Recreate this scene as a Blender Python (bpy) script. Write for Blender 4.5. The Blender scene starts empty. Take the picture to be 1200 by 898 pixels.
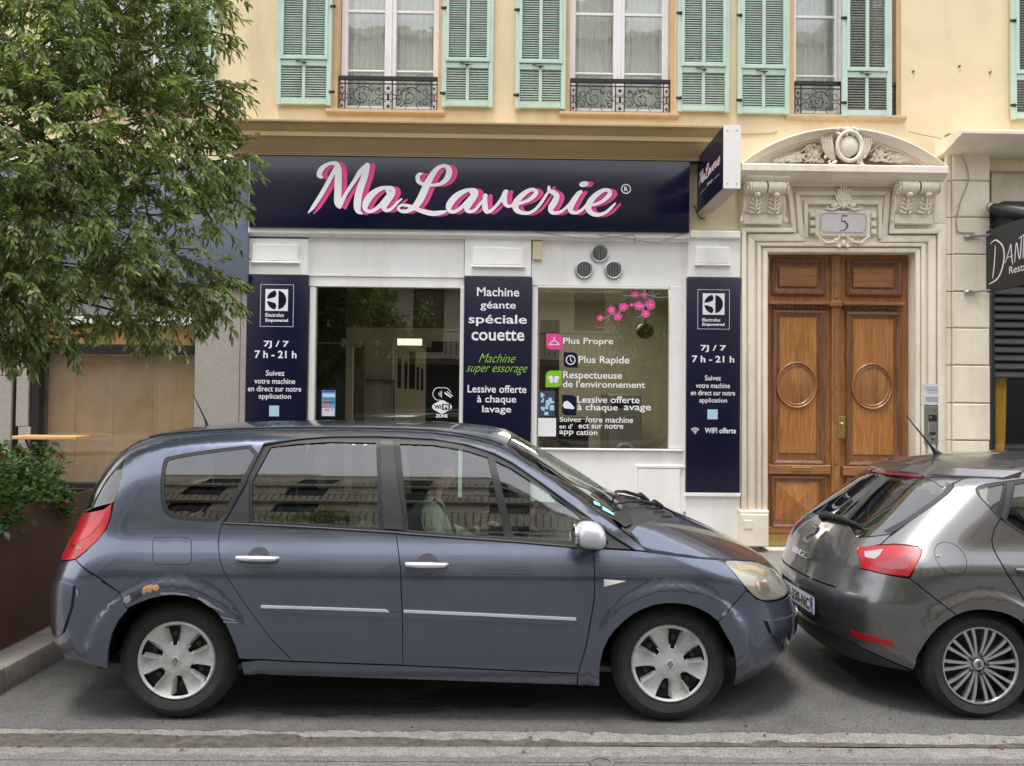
import bpy, bmesh, math, random
import numpy as np
from mathutils import Vector, Matrix
from mathutils.geometry import delaunay_2d_cdt
random.seed(7)
rnd = random.random
def U(a, b): return a + (b - a) * random.random()
SC = bpy.context.scene
COL = SC.collection
# ------------------------------------------------------------------ camera
CAM_H = 1.83; PITCH = math.radians(1.27); YAW = math.radians(0.70); ROLL = math.radians(0.60)
FPX = 900.0                                    # focal length for a 1200 px wide picture
RM = (Matrix.Rotation(-YAW, 3, 'Z') @ Matrix.Rotation(math.pi/2 + PITCH, 3, 'X') @ Matrix.Rotation(ROLL, 3, 'Z'))
cd = bpy.data.cameras.new('camera'); cam = bpy.data.objects.new('camera', cd); COL.objects.link(cam)
cam.location = (0, 0, CAM_H); cam.rotation_euler = RM.to_euler()
cd.sensor_width = 36; cd.lens = FPX/1200*36; cd.clip_start = 0.05; cd.clip_end = 2000
SC.camera = cam
# ------------------------------------------------------------------ sky, sun, exposure
SUN_EL = math.radians(76); SUN_AZ = math.radians(205)     # behind the camera, thin cloud
w = bpy.data.worlds.new('World'); SC.world = w; w.use_nodes = True
nt = w.node_tree; nt.nodes.clear()
o_ = nt.nodes.new('ShaderNodeOutputWorld'); bg = nt.nodes.new('ShaderNodeBackground'); bg.inputs['Strength'].default_value = 0.14
sky = nt.nodes.new('ShaderNodeTexSky'); sky.sky_type = 'NISHITA'; sky.sun_disc = False
sky.sun_elevation = SUN_EL; sky.sun_rotation = SUN_AZ; sky.air_density = 1.0; sky.dust_density = 2.0
tc = nt.nodes.new('ShaderNodeTexCoord'); mp = nt.nodes.new('ShaderNodeMapping'); mp.inputs['Scale'].default_value = (1, 1, 2.2)
nz = nt.nodes.new('ShaderNodeTexNoise'); nz.inputs['Scale'].default_value = 1.9; nz.inputs['Detail'].default_value = 7; nz.inputs['Roughness'].default_value = 0.55
rp = nt.nodes.new('ShaderNodeValToRGB'); rp.color_ramp.elements[0].position = 0.36; rp.color_ramp.elements[0].color = (0.72,)*3 + (1,)
rp.color_ramp.elements[1].position = 0.56; rp.color_ramp.elements[1].color = (0.96,)*3 + (1,)
mx = nt.nodes.new('ShaderNodeMixRGB'); mx.inputs[2].default_value = (7.6, 7.7, 8.0, 1)
nt.links.new(tc.outputs['Generated'], mp.inputs[0]); nt.links.new(mp.outputs[0], nz.inputs['Vector'])
nt.links.new(nz.outputs['Fac'], rp.inputs[0]); nt.links.new(rp.outputs[0], mx.inputs[0]); nt.links.new(sky.outputs[0], mx.inputs[1])
nt.links.new(mx.outputs[0], bg.inputs[0]); nt.links.new(bg.outputs[0], o_.inputs[0])
ld = bpy.data.lights.new('sun', 'SUN'); ld.energy = 1.5; ld.angle = math.radians(16); ld.color = (1.0, 0.95, 0.88)
sun = bpy.data.objects.new('sun', ld); COL.objects.link(sun)
# Nishita azimuth: rotation 0 = +Y, clockwise seen from above
sd = Vector((math.sin(SUN_AZ)*math.cos(SUN_EL), math.cos(SUN_AZ)*math.cos(SUN_EL), math.sin(SUN_EL)))
sun.rotation_euler = sd.to_track_quat('Z', 'Y').to_euler(); sun.location = sd*30
vs = SC.view_settings; vs.view_transform = 'Standard'; vs.look = 'None'; vs.gamma = 1.0; vs.exposure = 1.02
SC.cycles.max_bounces = 8; SC.cycles.transparent_max_bounces = 16
# ------------------------------------------------------------------ survey helpers (photograph -> metres on a plane of the place)
def ray(u, v):
    return RM @ Vector(((u-600)/FPX, -(v-449)/FPX, -1))
def at(u, v, Y):
    d = ray(u, v); t = Y/d.y
    return (d.x*t, CAM_H + d.z*t)
def rect(u0, v0, u1, v1, Y):
    um, vm = (u0+u1)/2, (v0+v1)/2
    return at(u0, vm, Y)[0], at(u1, vm, Y)[0], at(um, v1, Y)[1], at(um, v0, Y)[1]     # x0 x1 z0 z1
# ------------------------------------------------------------------ object helpers
def prop(o, label=None, cat=None, group=None, kind=None):
    if label: o['label'] = label
    if cat: o['category'] = cat
    if group: o['group'] = group
    if kind: o['kind'] = kind
    return o
def thing(name, label, cat, loc, group=None, kind=None):
    o = bpy.data.objects.new(name, None); COL.objects.link(o); o.location = loc; o.empty_display_size = .1
    return prop(o, label, cat, group, kind)
def worigin(o):
    v = Vector((0, 0, 0))
    while o is not None:
        v = v + Vector(o.location); o = o.parent
    return v
class MB:
    def __init__(s): s.v = []; s.f = []
    def add(s, vs, fs):
        b = len(s.v); s.v.extend([tuple(p) for p in vs]); s.f.extend([tuple(i+b for i in f) for f in fs]); return s
    def box(s, x0, x1, y0, y1, z0, z1):
        if x0 > x1: x0, x1 = x1, x0
        if y0 > y1: y0, y1 = y1, y0
        if z0 > z1: z0, z1 = z1, z0
        return s.add([(x0,y0,z0),(x1,y0,z0),(x1,y1,z0),(x0,y1,z0),(x0,y0,z1),(x1,y0,z1),(x1,y1,z1),(x0,y1,z1)],
                     [(0,3,2,1),(4,5,6,7),(0,1,5,4),(1,2,6,5),(2,3,7,6),(3,0,4,7)])
    def cbox(s, x0, x1, y0, y1, z0, z1, c):           # front (low y) face chamfered by c
        c = min(c, abs(x1-x0)*.45, abs(z1-z0)*.45, abs(y1-y0)*.9)
        v = [(x0,y1,z0),(x1,y1,z0),(x1,y1,z1),(x0,y1,z1),(x0,y0+c,z0),(x1,y0+c,z0),(x1,y0+c,z1),(x0,y0+c,z1),
             (x0+c,y0,z0+c),(x1-c,y0,z0+c),(x1-c,y0,z1-c),(x0+c,y0,z1-c)]
        return s.add(v, [(0,3,2,1)[::-1],(8,9,10,11),(0,1,5,4),(1,2,6,5),(2,3,7,6),(3,0,4,7),(4,5,9,8),(5,6,10,9),(6,7,11,10),(7,4,8,11)])
    def prism(s, poly, y0, y1):                       # poly in x,z
        n = len(poly); v = [(x, y0, z) for x, z in poly] + [(x, y1, z) for x, z in poly]
        area = sum(poly[i][0]*poly[(i+1)%n][1]-poly[(i+1)%n][0]*poly[i][1] for i in range(n))
        f = [tuple(range(n)), tuple(range(2*n-1, n-1, -1))] + [(i, i+n, (i+1)%n+n, (i+1)%n) for i in range(n)]
        if area < 0: f = [q[::-1] for q in f]
        return s.add(v, f)
    def profile(s, prof, x0, x1, cap=True):           # prof: (y,z) list extruded along x
        n = len(prof); v = [(x0, y, z) for y, z in prof] + [(x1, y, z) for y, z in prof]
        f = [(i, (i+1)%n, (i+1)%n+n, i+n) for i in range(n)]
        if cap: f += [tuple(range(n))[::-1], tuple(range(n, 2*n))]
        return s.add(v, f)
    def tube(s, pts, r, n=8, cap=True):
        pts = [Vector(p) for p in pts]; m = len(pts)
        rr = r if isinstance(r, (list, tuple)) else [r]*m
        rings = []; up = Vector((0.13, 0.31, 0.94))
        for i, p in enumerate(pts):
            t = (pts[min(i+1, m-1)]-pts[max(i-1, 0)]).normalized()
            a = t.cross(up)
            if a.length < .1: a = t.cross(Vector((1, 0, 0)))
            a.normalize(); b = t.cross(a).normalized()
            rings.append([p + (a*math.cos(2*math.pi*k/n) + b*math.sin(2*math.pi*k/n))*rr[i] for k in range(n)])
        v = [q for R in rings for q in R]; f = []
        for i in range(m-1):
            for k in range(n): f.append((i*n+k, (i+1)*n+k, (i+1)*n+(k+1)%n, i*n+(k+1)%n))
        if cap: f += [tuple(range(n)), tuple(range((m-1)*n, m*n))[::-1]]
        return s.add(v, f)
    def lathe(s, prof, c, ax='y', n=24, sgn=1, a0=0, a1=2*math.pi):   # prof: (radius, offset along axis)
        cx, cy, cz = c; full = abs(a1-a0-2*math.pi) < 1e-6; m = n if full else n+1
        v = []
        for r, a in prof:
            for k in range(m):
                t = a0+(a1-a0)*k/n; p, q = r*math.cos(t), r*math.sin(t)
                v.append((cx+p, cy+a*sgn, cz+q) if ax == 'y' else (cx+p, cy+q, cz+a*sgn) if ax == 'z' else (cx+a*sgn, cy+p, cz+q))
        f = []
        for i in range(len(prof)-1):
            for k in range(m if full else m-1):
                f.append((i*m+k, i*m+(k+1)%m, (i+1)*m+(k+1)%m, (i+1)*m+k))
        return s.add(v, f)
    def ball(s, c, r, n=10, m=6):
        rx, ry, rz = r if isinstance(r, (tuple, list)) else (r, r, r); v = []; f = []
        for i in range(1, m):
            a = math.pi*i/m
            for k in range(n):
                b = 2*math.pi*k/n; v.append((c[0]+rx*math.sin(a)*math.cos(b), c[1]+ry*math.sin(a)*math.sin(b), c[2]+rz*math.cos(a)))
        v += [(c[0], c[1], c[2]+rz), (c[0], c[1], c[2]-rz)]; T = len(v)-2; B = len(v)-1
        for i in range(m-2):
            for k in range(n): f.append((i*n+k, (i+1)*n+k, (i+1)*n+(k+1)%n, i*n+(k+1)%n))
        for k in range(n): f += [(T, k, (k+1)%n), (B, (m-2)*n+(k+1)%n, (m-2)*n+k)]
        return s.add(v, f)
    def build(s, name, mat, parent=None, sharp=35, bevel=0, org=None, fix=True, smooth=True):
        if org is None:
            if parent is not None: org = worigin(parent)
            else:
                a = np.array(s.v); org = Vector(((a[:,0].min()+a[:,0].max())/2, (a[:,1].min()+a[:,1].max())/2, a[:,2].min()))
        me = bpy.data.meshes.new(name)
        me.from_pydata([(x-org[0], y-org[1], z-org[2]) for x, y, z in s.v], [], s.f)
        if fix or bevel:
            bm = bmesh.new(); bm.from_mesh(me)
            if fix: bmesh.ops.recalc_face_normals(bm, faces=bm.faces)
            if bevel:
                es = [e for e in bm.edges if len(e.link_faces) == 2 and e.calc_face_angle(0) > .6]
                bmesh.ops.bevel(bm, geom=es, offset=bevel, segments=2, profile=.5, affect='EDGES', clamp_overlap=True)
            bm.to_mesh(me); bm.free()
        if smooth:
            me.shade_smooth(); me.set_sharp_from_angle(angle=math.radians(sharp))
        me.materials.append(mat); o = bpy.data.objects.new(name, me); COL.objects.link(o)
        if parent is not None: o.parent = parent
        else: o.location = org
        return o
def dup(o, dx, parent=None, **kw):
    c = o.copy(); COL.objects.link(c)
    if parent is None: c.location = Vector(o.location)+Vector(dx)
    else: c.parent = parent
    for ch in list(o.children): dup(ch, dx, c)
    return prop(c, **kw)
# ------------------------------------------------------------------ materials
def M_(name, col, rough=.6, metal=0, var=.08, scale=6, bump=0, bscale=60, spec=.5, coat=0, dirt=None, dscale=1.5, damt=.5, alpha=None, stretch=(1,1,1), streak=0):
    m = bpy.data.materials.new(name); m.use_nodes = True; t = m.node_tree; n = t.nodes; L = t.links
    b = n['Principled BSDF']; b.inputs['Roughness'].default_value = rough; b.inputs['Metallic'].default_value = metal
    b.inputs['Specular IOR Level'].default_value = spec
    if coat: b.inputs['Coat Weight'].default_value = coat; b.inputs['Coat Roughness'].default_value = .03
    co = n.new('ShaderNodeTexCoord'); ma = n.new('ShaderNodeMapping'); ma.inputs['Scale'].default_value = stretch
    ge = n.new('ShaderNodeNewGeometry')
    L.new(ge.outputs['Position'], ma.inputs[0])
    nz = n.new('ShaderNodeTexNoise'); nz.inputs['Scale'].default_value = scale; nz.inputs['Detail'].default_value = 6; nz.inputs['Roughness'].default_value = .6
    L.new(ma.outputs[0], nz.inputs['Vector'])
    mr = n.new('ShaderNodeMapRange'); mr.inputs[1].default_value = .3; mr.inputs[2].default_value = .7; mr.inputs[3].default_value = 1-var; mr.inputs[4].default_value = 1+var
    L.new(nz.outputs['Fac'], mr.inputs[0])
    mx = n.new('ShaderNodeMixRGB'); mx.blend_type = 'MULTIPLY'; mx.inputs[0].default_value = 1; mx.inputs[1].default_value = (*col, 1)
    L.new(mr.outputs[0], mx.inputs[2]); out = mx.outputs[0]
    if dirt:
        d = n.new('ShaderNodeTexNoise'); d.inputs['Scale'].default_value = dscale; d.inputs['Detail'].default_value = 8; d.inputs['Roughness'].default_value = .68
        m2 = n.new('ShaderNodeMapping'); m2.inputs['Scale'].default_value = (1, 1, .25) if streak else (1, 1, 1)
        L.new(ge.outputs['Position'], m2.inputs[0]); L.new(m2.outputs[0], d.inputs['Vector'])
        r = n.new('ShaderNodeMapRange'); r.inputs[1].default_value = .5; r.inputs[2].default_value = .72; r.inputs[3].default_value = 0; r.inputs[4].default_value = damt
        L.new(d.outputs['Fac'], r.inputs[0]); x = n.new('ShaderNodeMixRGB'); x.inputs[2].default_value = (*dirt, 1)
        L.new(r.outputs[0], x.inputs[0]); L.new(out, x.inputs[1]); out = x.outputs[0]
    L.new(out, b.inputs['Base Color'])
    if bump:
        bn = n.new('ShaderNodeTexNoise'); bn.inputs['Scale'].default_value = bscale; bn.inputs['Detail'].default_value = 4
        L.new(ma.outputs[0], bn.inputs['Vector'])
        bp = n.new('ShaderNodeBump'); bp.inputs['Strength'].default_value = bump; bp.inputs['Distance'].default_value = .01
        L.new(bn.outputs['Fac'], bp.inputs['Height']); L.new(bp.outputs[0], b.inputs['Normal'])
    return m
def glass(name, tint, refl=1.0, dirt=0, rough=.0, base=.06, wav=.01):
    m = bpy.data.materials.new(name); m.use_nodes = True; t = m.node_tree; n = t.nodes; L = t.links; n.clear()
    o = n.new('ShaderNodeOutputMaterial'); tr = n.new('ShaderNodeBsdfTransparent'); tr.inputs[0].default_value = (*tint, 1)
    gl = n.new('ShaderNodeBsdfGlossy'); gl.inputs['Roughness'].default_value = rough; gl.inputs[0].default_value = (refl, refl, refl, 1)
    lw = n.new('ShaderNodeLayerWeight'); lw.inputs[0].default_value = .5; pw = n.new('ShaderNodeMath'); pw.operation = 'POWER'; pw.inputs[1].default_value = 4.2
    L.new(lw.outputs['Facing'], pw.inputs[0])
    ma = n.new('ShaderNodeMath'); ma.operation = 'MULTIPLY_ADD'; ma.inputs[1].default_value = .85; ma.inputs[2].default_value = base+.05; ma.use_clamp = True
    L.new(pw.outputs[0], ma.inputs[0]); mx = n.new('ShaderNodeMixShader'); L.new(ma.outputs[0], mx.inputs[0]); L.new(tr.outputs[0], mx.inputs[1]); L.new(gl.outputs[0], mx.inputs[2])
    if wav:
        nz = n.new('ShaderNodeTexNoise'); nz.inputs['Scale'].default_value = 2.2; nz.inputs['Detail'].default_value = 2
        ge = n.new('ShaderNodeNewGeometry'); L.new(ge.outputs['Position'], nz.inputs['Vector'])
        bp = n.new('ShaderNodeBump'); bp.inputs['Strength'].default_value = wav; bp.inputs['Distance'].default_value = .1
        L.new(nz.outputs['Fac'], bp.inputs['Height']); L.new(bp.outputs[0], gl.inputs['Normal'])
    last = mx
    if dirt:
        df = n.new('ShaderNodeBsdfDiffuse'); df.inputs[0].default_value = (.55, .53, .48, 1)
        nd = n.new('ShaderNodeTexNoise'); nd.inputs['Scale'].default_value = 3; nd.inputs['Detail'].default_value = 8
        ge = n.new('ShaderNodeNewGeometry'); L.new(ge.outputs['Position'], nd.inputs['Vector'])
        mr = n.new('ShaderNodeMapRange'); mr.inputs[1].default_value = .3; mr.inputs[2].default_value = .8; mr.inputs[4].default_value = dirt
        L.new(nd.outputs['Fac'], mr.inputs[0]); m3 = n.new('ShaderNodeMixShader'); L.new(mr.outputs[0], m3.inputs[0]); L.new(mx.outputs[0], m3.inputs[1]); L.new(df.outputs[0], m3.inputs[2]); last = m3
    L.new(last.outputs[0], o.inputs[0]); return m
def emit(name, col, s):
    m = M_(name, col, var=0); b = m.node_tree.nodes['Principled BSDF']
    b.inputs['Emission Color'].default_value = (*col, 1); b.inputs['Emission Strength'].default_value = s; return m
def srgb(r, g, b):
    f = lambda c: (c/255/12.92) if c/255 <= .04045 else ((c/255+.055)/1.055)**2.4
    return f(r), f(g), f(b)
# asphalt with speckle
def asphalt(name, c, var, sc, dirt, damt):
    m = M_(name, c, .9, var=var, scale=sc, bump=.5, bscale=180, dirt=dirt, dscale=.8, damt=damt)
    n = m.node_tree.nodes; L = m.node_tree.links; b = n['Principled BSDF']
    src = b.inputs['Base Color'].links[0].from_socket
    ge = n.new('ShaderNodeNewGeometry'); vo = n.new('ShaderNodeTexVoronoi'); vo.inputs['Scale'].default_value = 130
    L.new(ge.outputs['Position'], vo.inputs['Vector']); hs = n.new('ShaderNodeMapRange'); hs.inputs[3].default_value = .55; hs.inputs[4].default_value = 1.6
    L.new(vo.outputs['Color'], hs.inputs[0]); mu = n.new('ShaderNodeMixRGB'); mu.blend_type = 'MULTIPLY'; mu.inputs[0].default_value = .8
    L.new(src, mu.inputs[1]); L.new(hs.outputs[0], mu.inputs[2]); L.new(mu.outputs[0], b.inputs['Base Color']); return m
m_road = asphalt('asphalt', (.128,.125,.121), .12, 5, (.16,.15,.14), .5)
m_park = asphalt('parking_asphalt', (.105,.103,.10), .15, 3, (.06,.058,.056), .7)
m_conc = asphalt('gutter_concrete', (.205,.193,.178), .2, 12, (.13,.12,.105), .85)
m_pave = M_('pavement_asphalt', (.22,.205,.19), .9, var=.12, scale=8, bump=.3, bscale=120, dirt=(.13,.12,.11), dscale=1.2)
m_kerb = M_('kerb_stone', (.36,.33,.30), .85, var=.14, scale=16, bump=.35, bscale=70, dirt=(.17,.15,.13), dscale=3, damt=.6)
m_wall = M_('yellow_render', srgb(230,210,174), .9, var=.06, scale=2.2, bump=.2, bscale=40, dirt=srgb(190,168,134), dscale=1.3, damt=.6, streak=1)
m_warmpale = M_('pale_render', srgb(214,200,166), .9, var=.05, scale=3, bump=.1, bscale=40, dirt=srgb(180,165,135), dscale=2, damt=.3, streak=1)
m_corn = M_('cornice_stone', srgb(178,154,112), .88, var=.07, scale=4, bump=.15, bscale=50, dirt=srgb(150,130,98), dscale=1.6, damt=.5, stretch=(.3,1,1))  # stained stone; the brown base also has the soffit shade mixed in
m_stone = M_('carved_stone', srgb(238,229,212), .85, var=.05, scale=7, bump=.2, bscale=70, dirt=srgb(192,178,152), dscale=2.2, damt=.5, streak=1)
m_ash = M_('ashlar_stone', srgb(234,224,204), .85, var=.05, scale=5, bump=.2, bscale=90, dirt=srgb(188,174,146), dscale=1.4, damt=.6, streak=1)
m_white = M_('white_paint', srgb(244,243,240), .5, var=.03, scale=5, bump=.08, bscale=40, dirt=srgb(205,198,186), dscale=1.6, damt=.45, streak=1)
m_white2 = M_('white_window_frame', srgb(238,236,236), .35, var=.02, dirt=srgb(200,196,190), dscale=3, damt=.4)
m_navy = M_('navy_panel', srgb(10,13,46), .3, var=.06, scale=3, spec=.5)
m_navyt = M_('navy_sign_face', srgb(14,16,48), .2, var=.05, scale=3, spec=.6)
m_wlet = M_('white_lettering', (.85,.85,.87), .4, var=.01)
m_pink = M_('pink_lettering', srgb(232,72,150), .4, var=.02)
m_green = M_('lime_lettering', srgb(150,205,50), .4, var=.02)
m_limeic = M_('lime_sticker', srgb(130,200,40), .4, var=.02)
m_cyan = M_('pale_cyan_sticker', srgb(175,215,230), .4, var=.1, scale=40)
m_black = M_('black_paint', (.012,.012,.013), .4, var=.1)
m_iron = M_('wrought_iron', (.02,.021,.024), .45, metal=.2, var=.2, scale=20)
m_shut = M_('mint_shutter', srgb(188,211,197), .6, var=.06, scale=6, dirt=srgb(120,150,138), dscale=3.5, damt=.45, streak=1, bump=.05, bscale=50)
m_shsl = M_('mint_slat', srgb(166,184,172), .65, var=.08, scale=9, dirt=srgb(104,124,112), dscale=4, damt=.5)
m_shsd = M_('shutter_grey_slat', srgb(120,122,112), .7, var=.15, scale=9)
m_curt = M_('net_curtain', srgb(242,242,240), .9, var=.10, scale=14, stretch=(6,1,.6))
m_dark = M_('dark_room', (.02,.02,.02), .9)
m_metal = M_('grey_metal', (.45,.45,.46), .35, metal=.8, var=.1)
m_brass = M_('brass', (.62,.46,.16), .3, metal=.9, var=.15, scale=15)
m_glass = glass('window_glass', (.86,.88,.86), base=.03, wav=.02)
m_shopgl = glass('shop_glass', (.70,.70,.65), base=.03, wav=.005)
# ================================================================== GROUND
def sheet(name, poly, z, mat, sub=None):
    b = MB(); b.add([(x, y, z) for x, y in poly], [tuple(range(len(poly)))]); o = b.build(name, mat, fix=False, org=(0,0,0), smooth=False)
    return prop(o, kind='structure')
def R4(x0, x1, y0, y1): return [(x0,y0),(x1,y0),(x1,y1),(x0,y1)]
sheet('ground', R4(-300, 300, -300, 300), -.03, m_road)
sheet('road', R4(-60, 60, -6.2, 3.955), 0.0, m_road)
sheet('parking_lane', R4(-60, 60, 4.30, 6.40), 0.0, m_park)
# shallow concrete gutter: two strips and a dished channel, all real relief
prof = [(3.955,.001),(4.09,.003),(4.115,-.006),(4.15,-.012),(4.185,-.008),(4.20,.002),(4.30,.001)]
g = MB(); xs = [-30+.25*i for i in range(241)]; rng = random.Random(3)
vv = []
for x in xs:
    k = rng.uniform(-.007, .007) if abs(x) < 12 else 0
    for j, (y, z) in enumerate(prof): vv.append((x, y + (k if 0 < j < 6 else k*.3), z))
n = len(prof); g.add(vv, [(i*n+j, (i+1)*n+j, (i+1)*n+j+1, i*n+j+1) for i in range(len(xs)-1) for j in range(n-1)])
gut = prop(g.build('gutter', m_conc, org=(0,0,0), fix=False), kind='structure')
m_mud = M_('gutter_silt', (.085,.074,.06), .95, var=.5, scale=18, bump=.6, bscale=120)
# ragged line of silt lying in the channel
d = MB(); xs = [-5.5+.05*i for i in range(221)]; vv = []; a = b_ = 0
for i, x in enumerate(xs):
    q = max(0, -x-.5)*.014
    k_ = min(1, max(0, (.6-x)/2.2)); a = .8*a + .2*rng.uniform(-.03, .03)*2.2; b_ = .8*b_+.2*rng.uniform(-.012,.012)
    burst = .03 if (abs(x-1.45) < .08 or abs(x+1.2) < .15 or abs(x-.25) < .1) and rng.random() > .3 else 0
    vv += [(x, 4.105-.045*k_+b_, .0035), (x, 4.148+.065*k_+a*.7+burst, .0045)]
d.add(vv, [(2*i, 2*i+2, 2*i+3, 2*i+1) for i in range(len(xs)-1)])
prop(d.build('silt', m_mud, org=(0,0,0), fix=False), kind='stuff')
# worn asphalt edge lapping unevenly over the concrete strip, on both sides
for ya, yb_, sg_ in ((4.296,4.34,-1),(3.96,3.92,1)):
    e_ = MB(); vv = []; a = 0
    for i in range(401):
        x = -6+.03*i; a = .85*a+.15*rng.uniform(-.05,.05)*2.2; vv += [(x, ya+sg_*(abs(a)+.004), .0035+(.0 if sg_ < 0 else .001)), (x, yb_, .0025)]
    e_.add(vv, [(2*i, 2*i+2, 2*i+3, 2*i+1) for i in range(400)]); prop(e_.build('asphalt_edge', m_park if sg_ < 0 else m_road, org=(0,0,0), fix=False), kind='structure')
# dark oil stains on the parking lane
m_oil = M_('oil_stain', (.05,.049,.047), .8, var=.4, scale=20, bump=.3, bscale=180)
for j, (x, y, r, s) in enumerate([(-.9,4.6,.26,2.2),(-.1,4.75,.3,1.5)]):
    b = MB(); pts = [(x+s*r*math.cos(t/16*math.pi)*U(.75,1.15), y+.5*r*math.sin(t/16*math.pi)*U(.7,1.2), .0028+j*.0004) for t in range(32)]
    b.add(pts, [tuple(range(32))]); o = b.build('oil_stain', m_oil, org=(0,0,0), fix=False, smooth=False); prop(o, kind='structure')
# pavement along the building and the built-out corner on the left
sheet('pavement', [(-60,6.55),(60,6.55),(60,8.72),(-60,8.72)], .15, m_pave)
sheet('pavement', [(-30,4.2),(-3.28,4.2),(-3.28,6.55),(-30,6.55)], .1502, m_pave)
kb = thing('kerb', None, None, (0,6.47,0), kind='structure')
x = -3.04; i = 0
while x < 12:
    L_ = U(.95,1.05); b = MB().box(x+.004, x+L_-.004, 6.40, 6.553, -.02, .152); o = b.build('kerb_stone', m_kerb, kb, bevel=.012); x += L_
kb2 = thing('kerb', None, None, (-3.15,5,0), kind='structure')
y = 4.2
for L_ in (.62, .66, .58, .5):
    if y+L_ > 6.56: L_ = 6.56-y
    b = MB().box(-3.283, -3.045+U(-.004,.004), y+.004, y+L_-.004, -.02, .153+U(-.003,.003)); b.build('kerb_stone', m_kerb, kb2, bevel=.014); y += L_
b = MB()
for i in range(14):
    x = -3.05-i*.9; MB().box(x-.896, x-.004, 4.05, 4.198, -.02, .152).build('kerb_stone', m_kerb, kb2, bevel=.014)
# small round cover in the road and litter: leaves, petals, butts
mc = MB().lathe([(0,.004),(.05,.004),(.05,.010),(.062,.010),(.064,0)], (.52,3.905,0), 'z', 28)
prop(mc.build('access_cover', M_('cast_iron', (.13,.12,.12), .7, var=.3, scale=40)), 'small round iron cover in the asphalt beside the gutter strip', 'utility cover')
m_leafd = M_('dead_leaf', (.12,.06,.03), .8, var=.3); m_petal = M_('petal', (.30,.02,.04), .7, var=.2); m_butt = M_('butt', (.7,.65,.55), .8)
lv = MB()
for k in range(46):
    x, y = U(-3.2,3.3), random.choice([U(4.0,4.35), U(4.2,4.6)]); s = U(.006,.017); a = U(0,6.28); c, q = math.cos(a)*s, math.sin(a)*s
    lv.add([(x-c,y-q,.008),(x+q*.5,y-c*.5,.016),(x+c,y+q,.009),(x-q*.5,y+c*.5,.013)], [(0,1,2),(0,2,3)])
prop(lv.build('fallen_leaves', m_leafd, fix=False, org=(0,0,0)), kind='stuff', label='small scraps of dead leaf scattered along the gutter')
lv = MB()
for k in range(16):
    x, y = U(1.6,3.3), U(4.05,4.45); s = U(.005,.012); a = U(0,6.28); c, q = math.cos(a)*s, math.sin(a)*s
    lv.add([(x-c,y-q,.006),(x+q*.6,y-c*.6,.012),(x+c,y+q,.007),(x-q*.6,y+c*.6,.011)], [(0,1,2),(0,2,3)])
prop(lv.build('fallen_petals', m_petal, fix=False, org=(0,0,0)), kind='stuff', label='red petals lying by the gutter near the grey hatchback')
# ================================================================== MAIN BUILDING
WY = 8.80
bld = thing('apartment_building', 'cream rendered apartment building with mint shutters above the laundrette', 'building', (0,WY,0.15))
def zc(v, Y=WY, u=600): return at(u, v, Y)[1]
XL, XR = at(-420, 300, WY)[0], at(1800, 300, WY)[0]
# windows: (glass opening u0,u1,bottom v)
wins = [(118,236,127),(388,518,129),(660,791,132),(924,1056,135),(1262,1394,139)]
ZT = 7.35; holes = []
for u0, u1, vb in wins:
    x0, x1, z0, _ = rect(u0, 10, u1, vb, WY); holes.append((x0, x1, z0, ZT))
def wall_holes(b, x0, x1, z0, z1, y, dep, holes):
    xs = sorted({x0, x1, *[h[0] for h in holes], *[h[1] for h in holes]}); zs = sorted({z0, z1, *[h[2] for h in holes], *[h[3] for h in holes]})
    xs = [x for x in xs if x0 <= x <= x1]; zs = [z for z in zs if z0 <= z <= z1]
    for i in range(len(xs)-1):
        for j in range(len(zs)-1):
            cx, cz = (xs[i]+xs[i+1])/2, (zs[j]+zs[j+1])/2
            if any(h[0] < cx < h[1] and h[2] < cz < h[3] for h in holes): continue
            b.add([(xs[i],y,zs[j]),(xs[i+1],y,zs[j]),(xs[i+1],y,zs[j+1]),(xs[i],y,zs[j+1])], [(0,1,2,3)])
    for hx0, hx1, hz0, hz1 in holes:
        b.add([(hx0,y,hz0),(hx0,y+dep,hz0),(hx0,y+dep,hz1),(hx0,y,hz1)], [(0,1,2,3)]); b.add([(hx1,y,hz0),(hx1,y+dep,hz0),(hx1,y+dep,hz1),(hx1,y,hz1)], [(3,2,1,0)])
        b.add([(hx0,y,hz0),(hx1,y,hz0),(hx1,y+dep,hz0),(hx0,y+dep,hz0)], [(0,1,2,3)]); b.add([(hx0,y,hz1),(hx1,y,hz1),(hx1,y+dep,hz1),(hx0,y+dep,hz1)], [(3,2,1,0)])
ZC = zc(143, 8.42)                      # top of shop cornice
ZB = 4.55
w_ = MB(); wall_holes(w_, XL, XR, ZB, 8.6, WY, .30, holes)
w_.add([(XL,WY,8.6),(XR,WY,8.6),(XR,WY+9,8.6),(XL,WY+9,8.6)], [(0,1,2,3)])
w_.add([(XL,WY,ZB),(XL,WY+9,ZB),(XL,WY+9,8.6),(XL,WY,8.6)], [(0,1,2,3)]).add([(XR,WY,0),(XR,WY+9,0),(XR,WY+9,8.6),(XR,WY,8.6)], [(3,2,1,0)])
w_.build('wall', m_wall, bld, fix=False)
# wall from window reveal back (dark rooms)
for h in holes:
    MB().box(h[0]+.01, h[1]-.01, WY+.75, WY+.78, h[2], h[3]).build('room_back', m_dark, bld)
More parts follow.
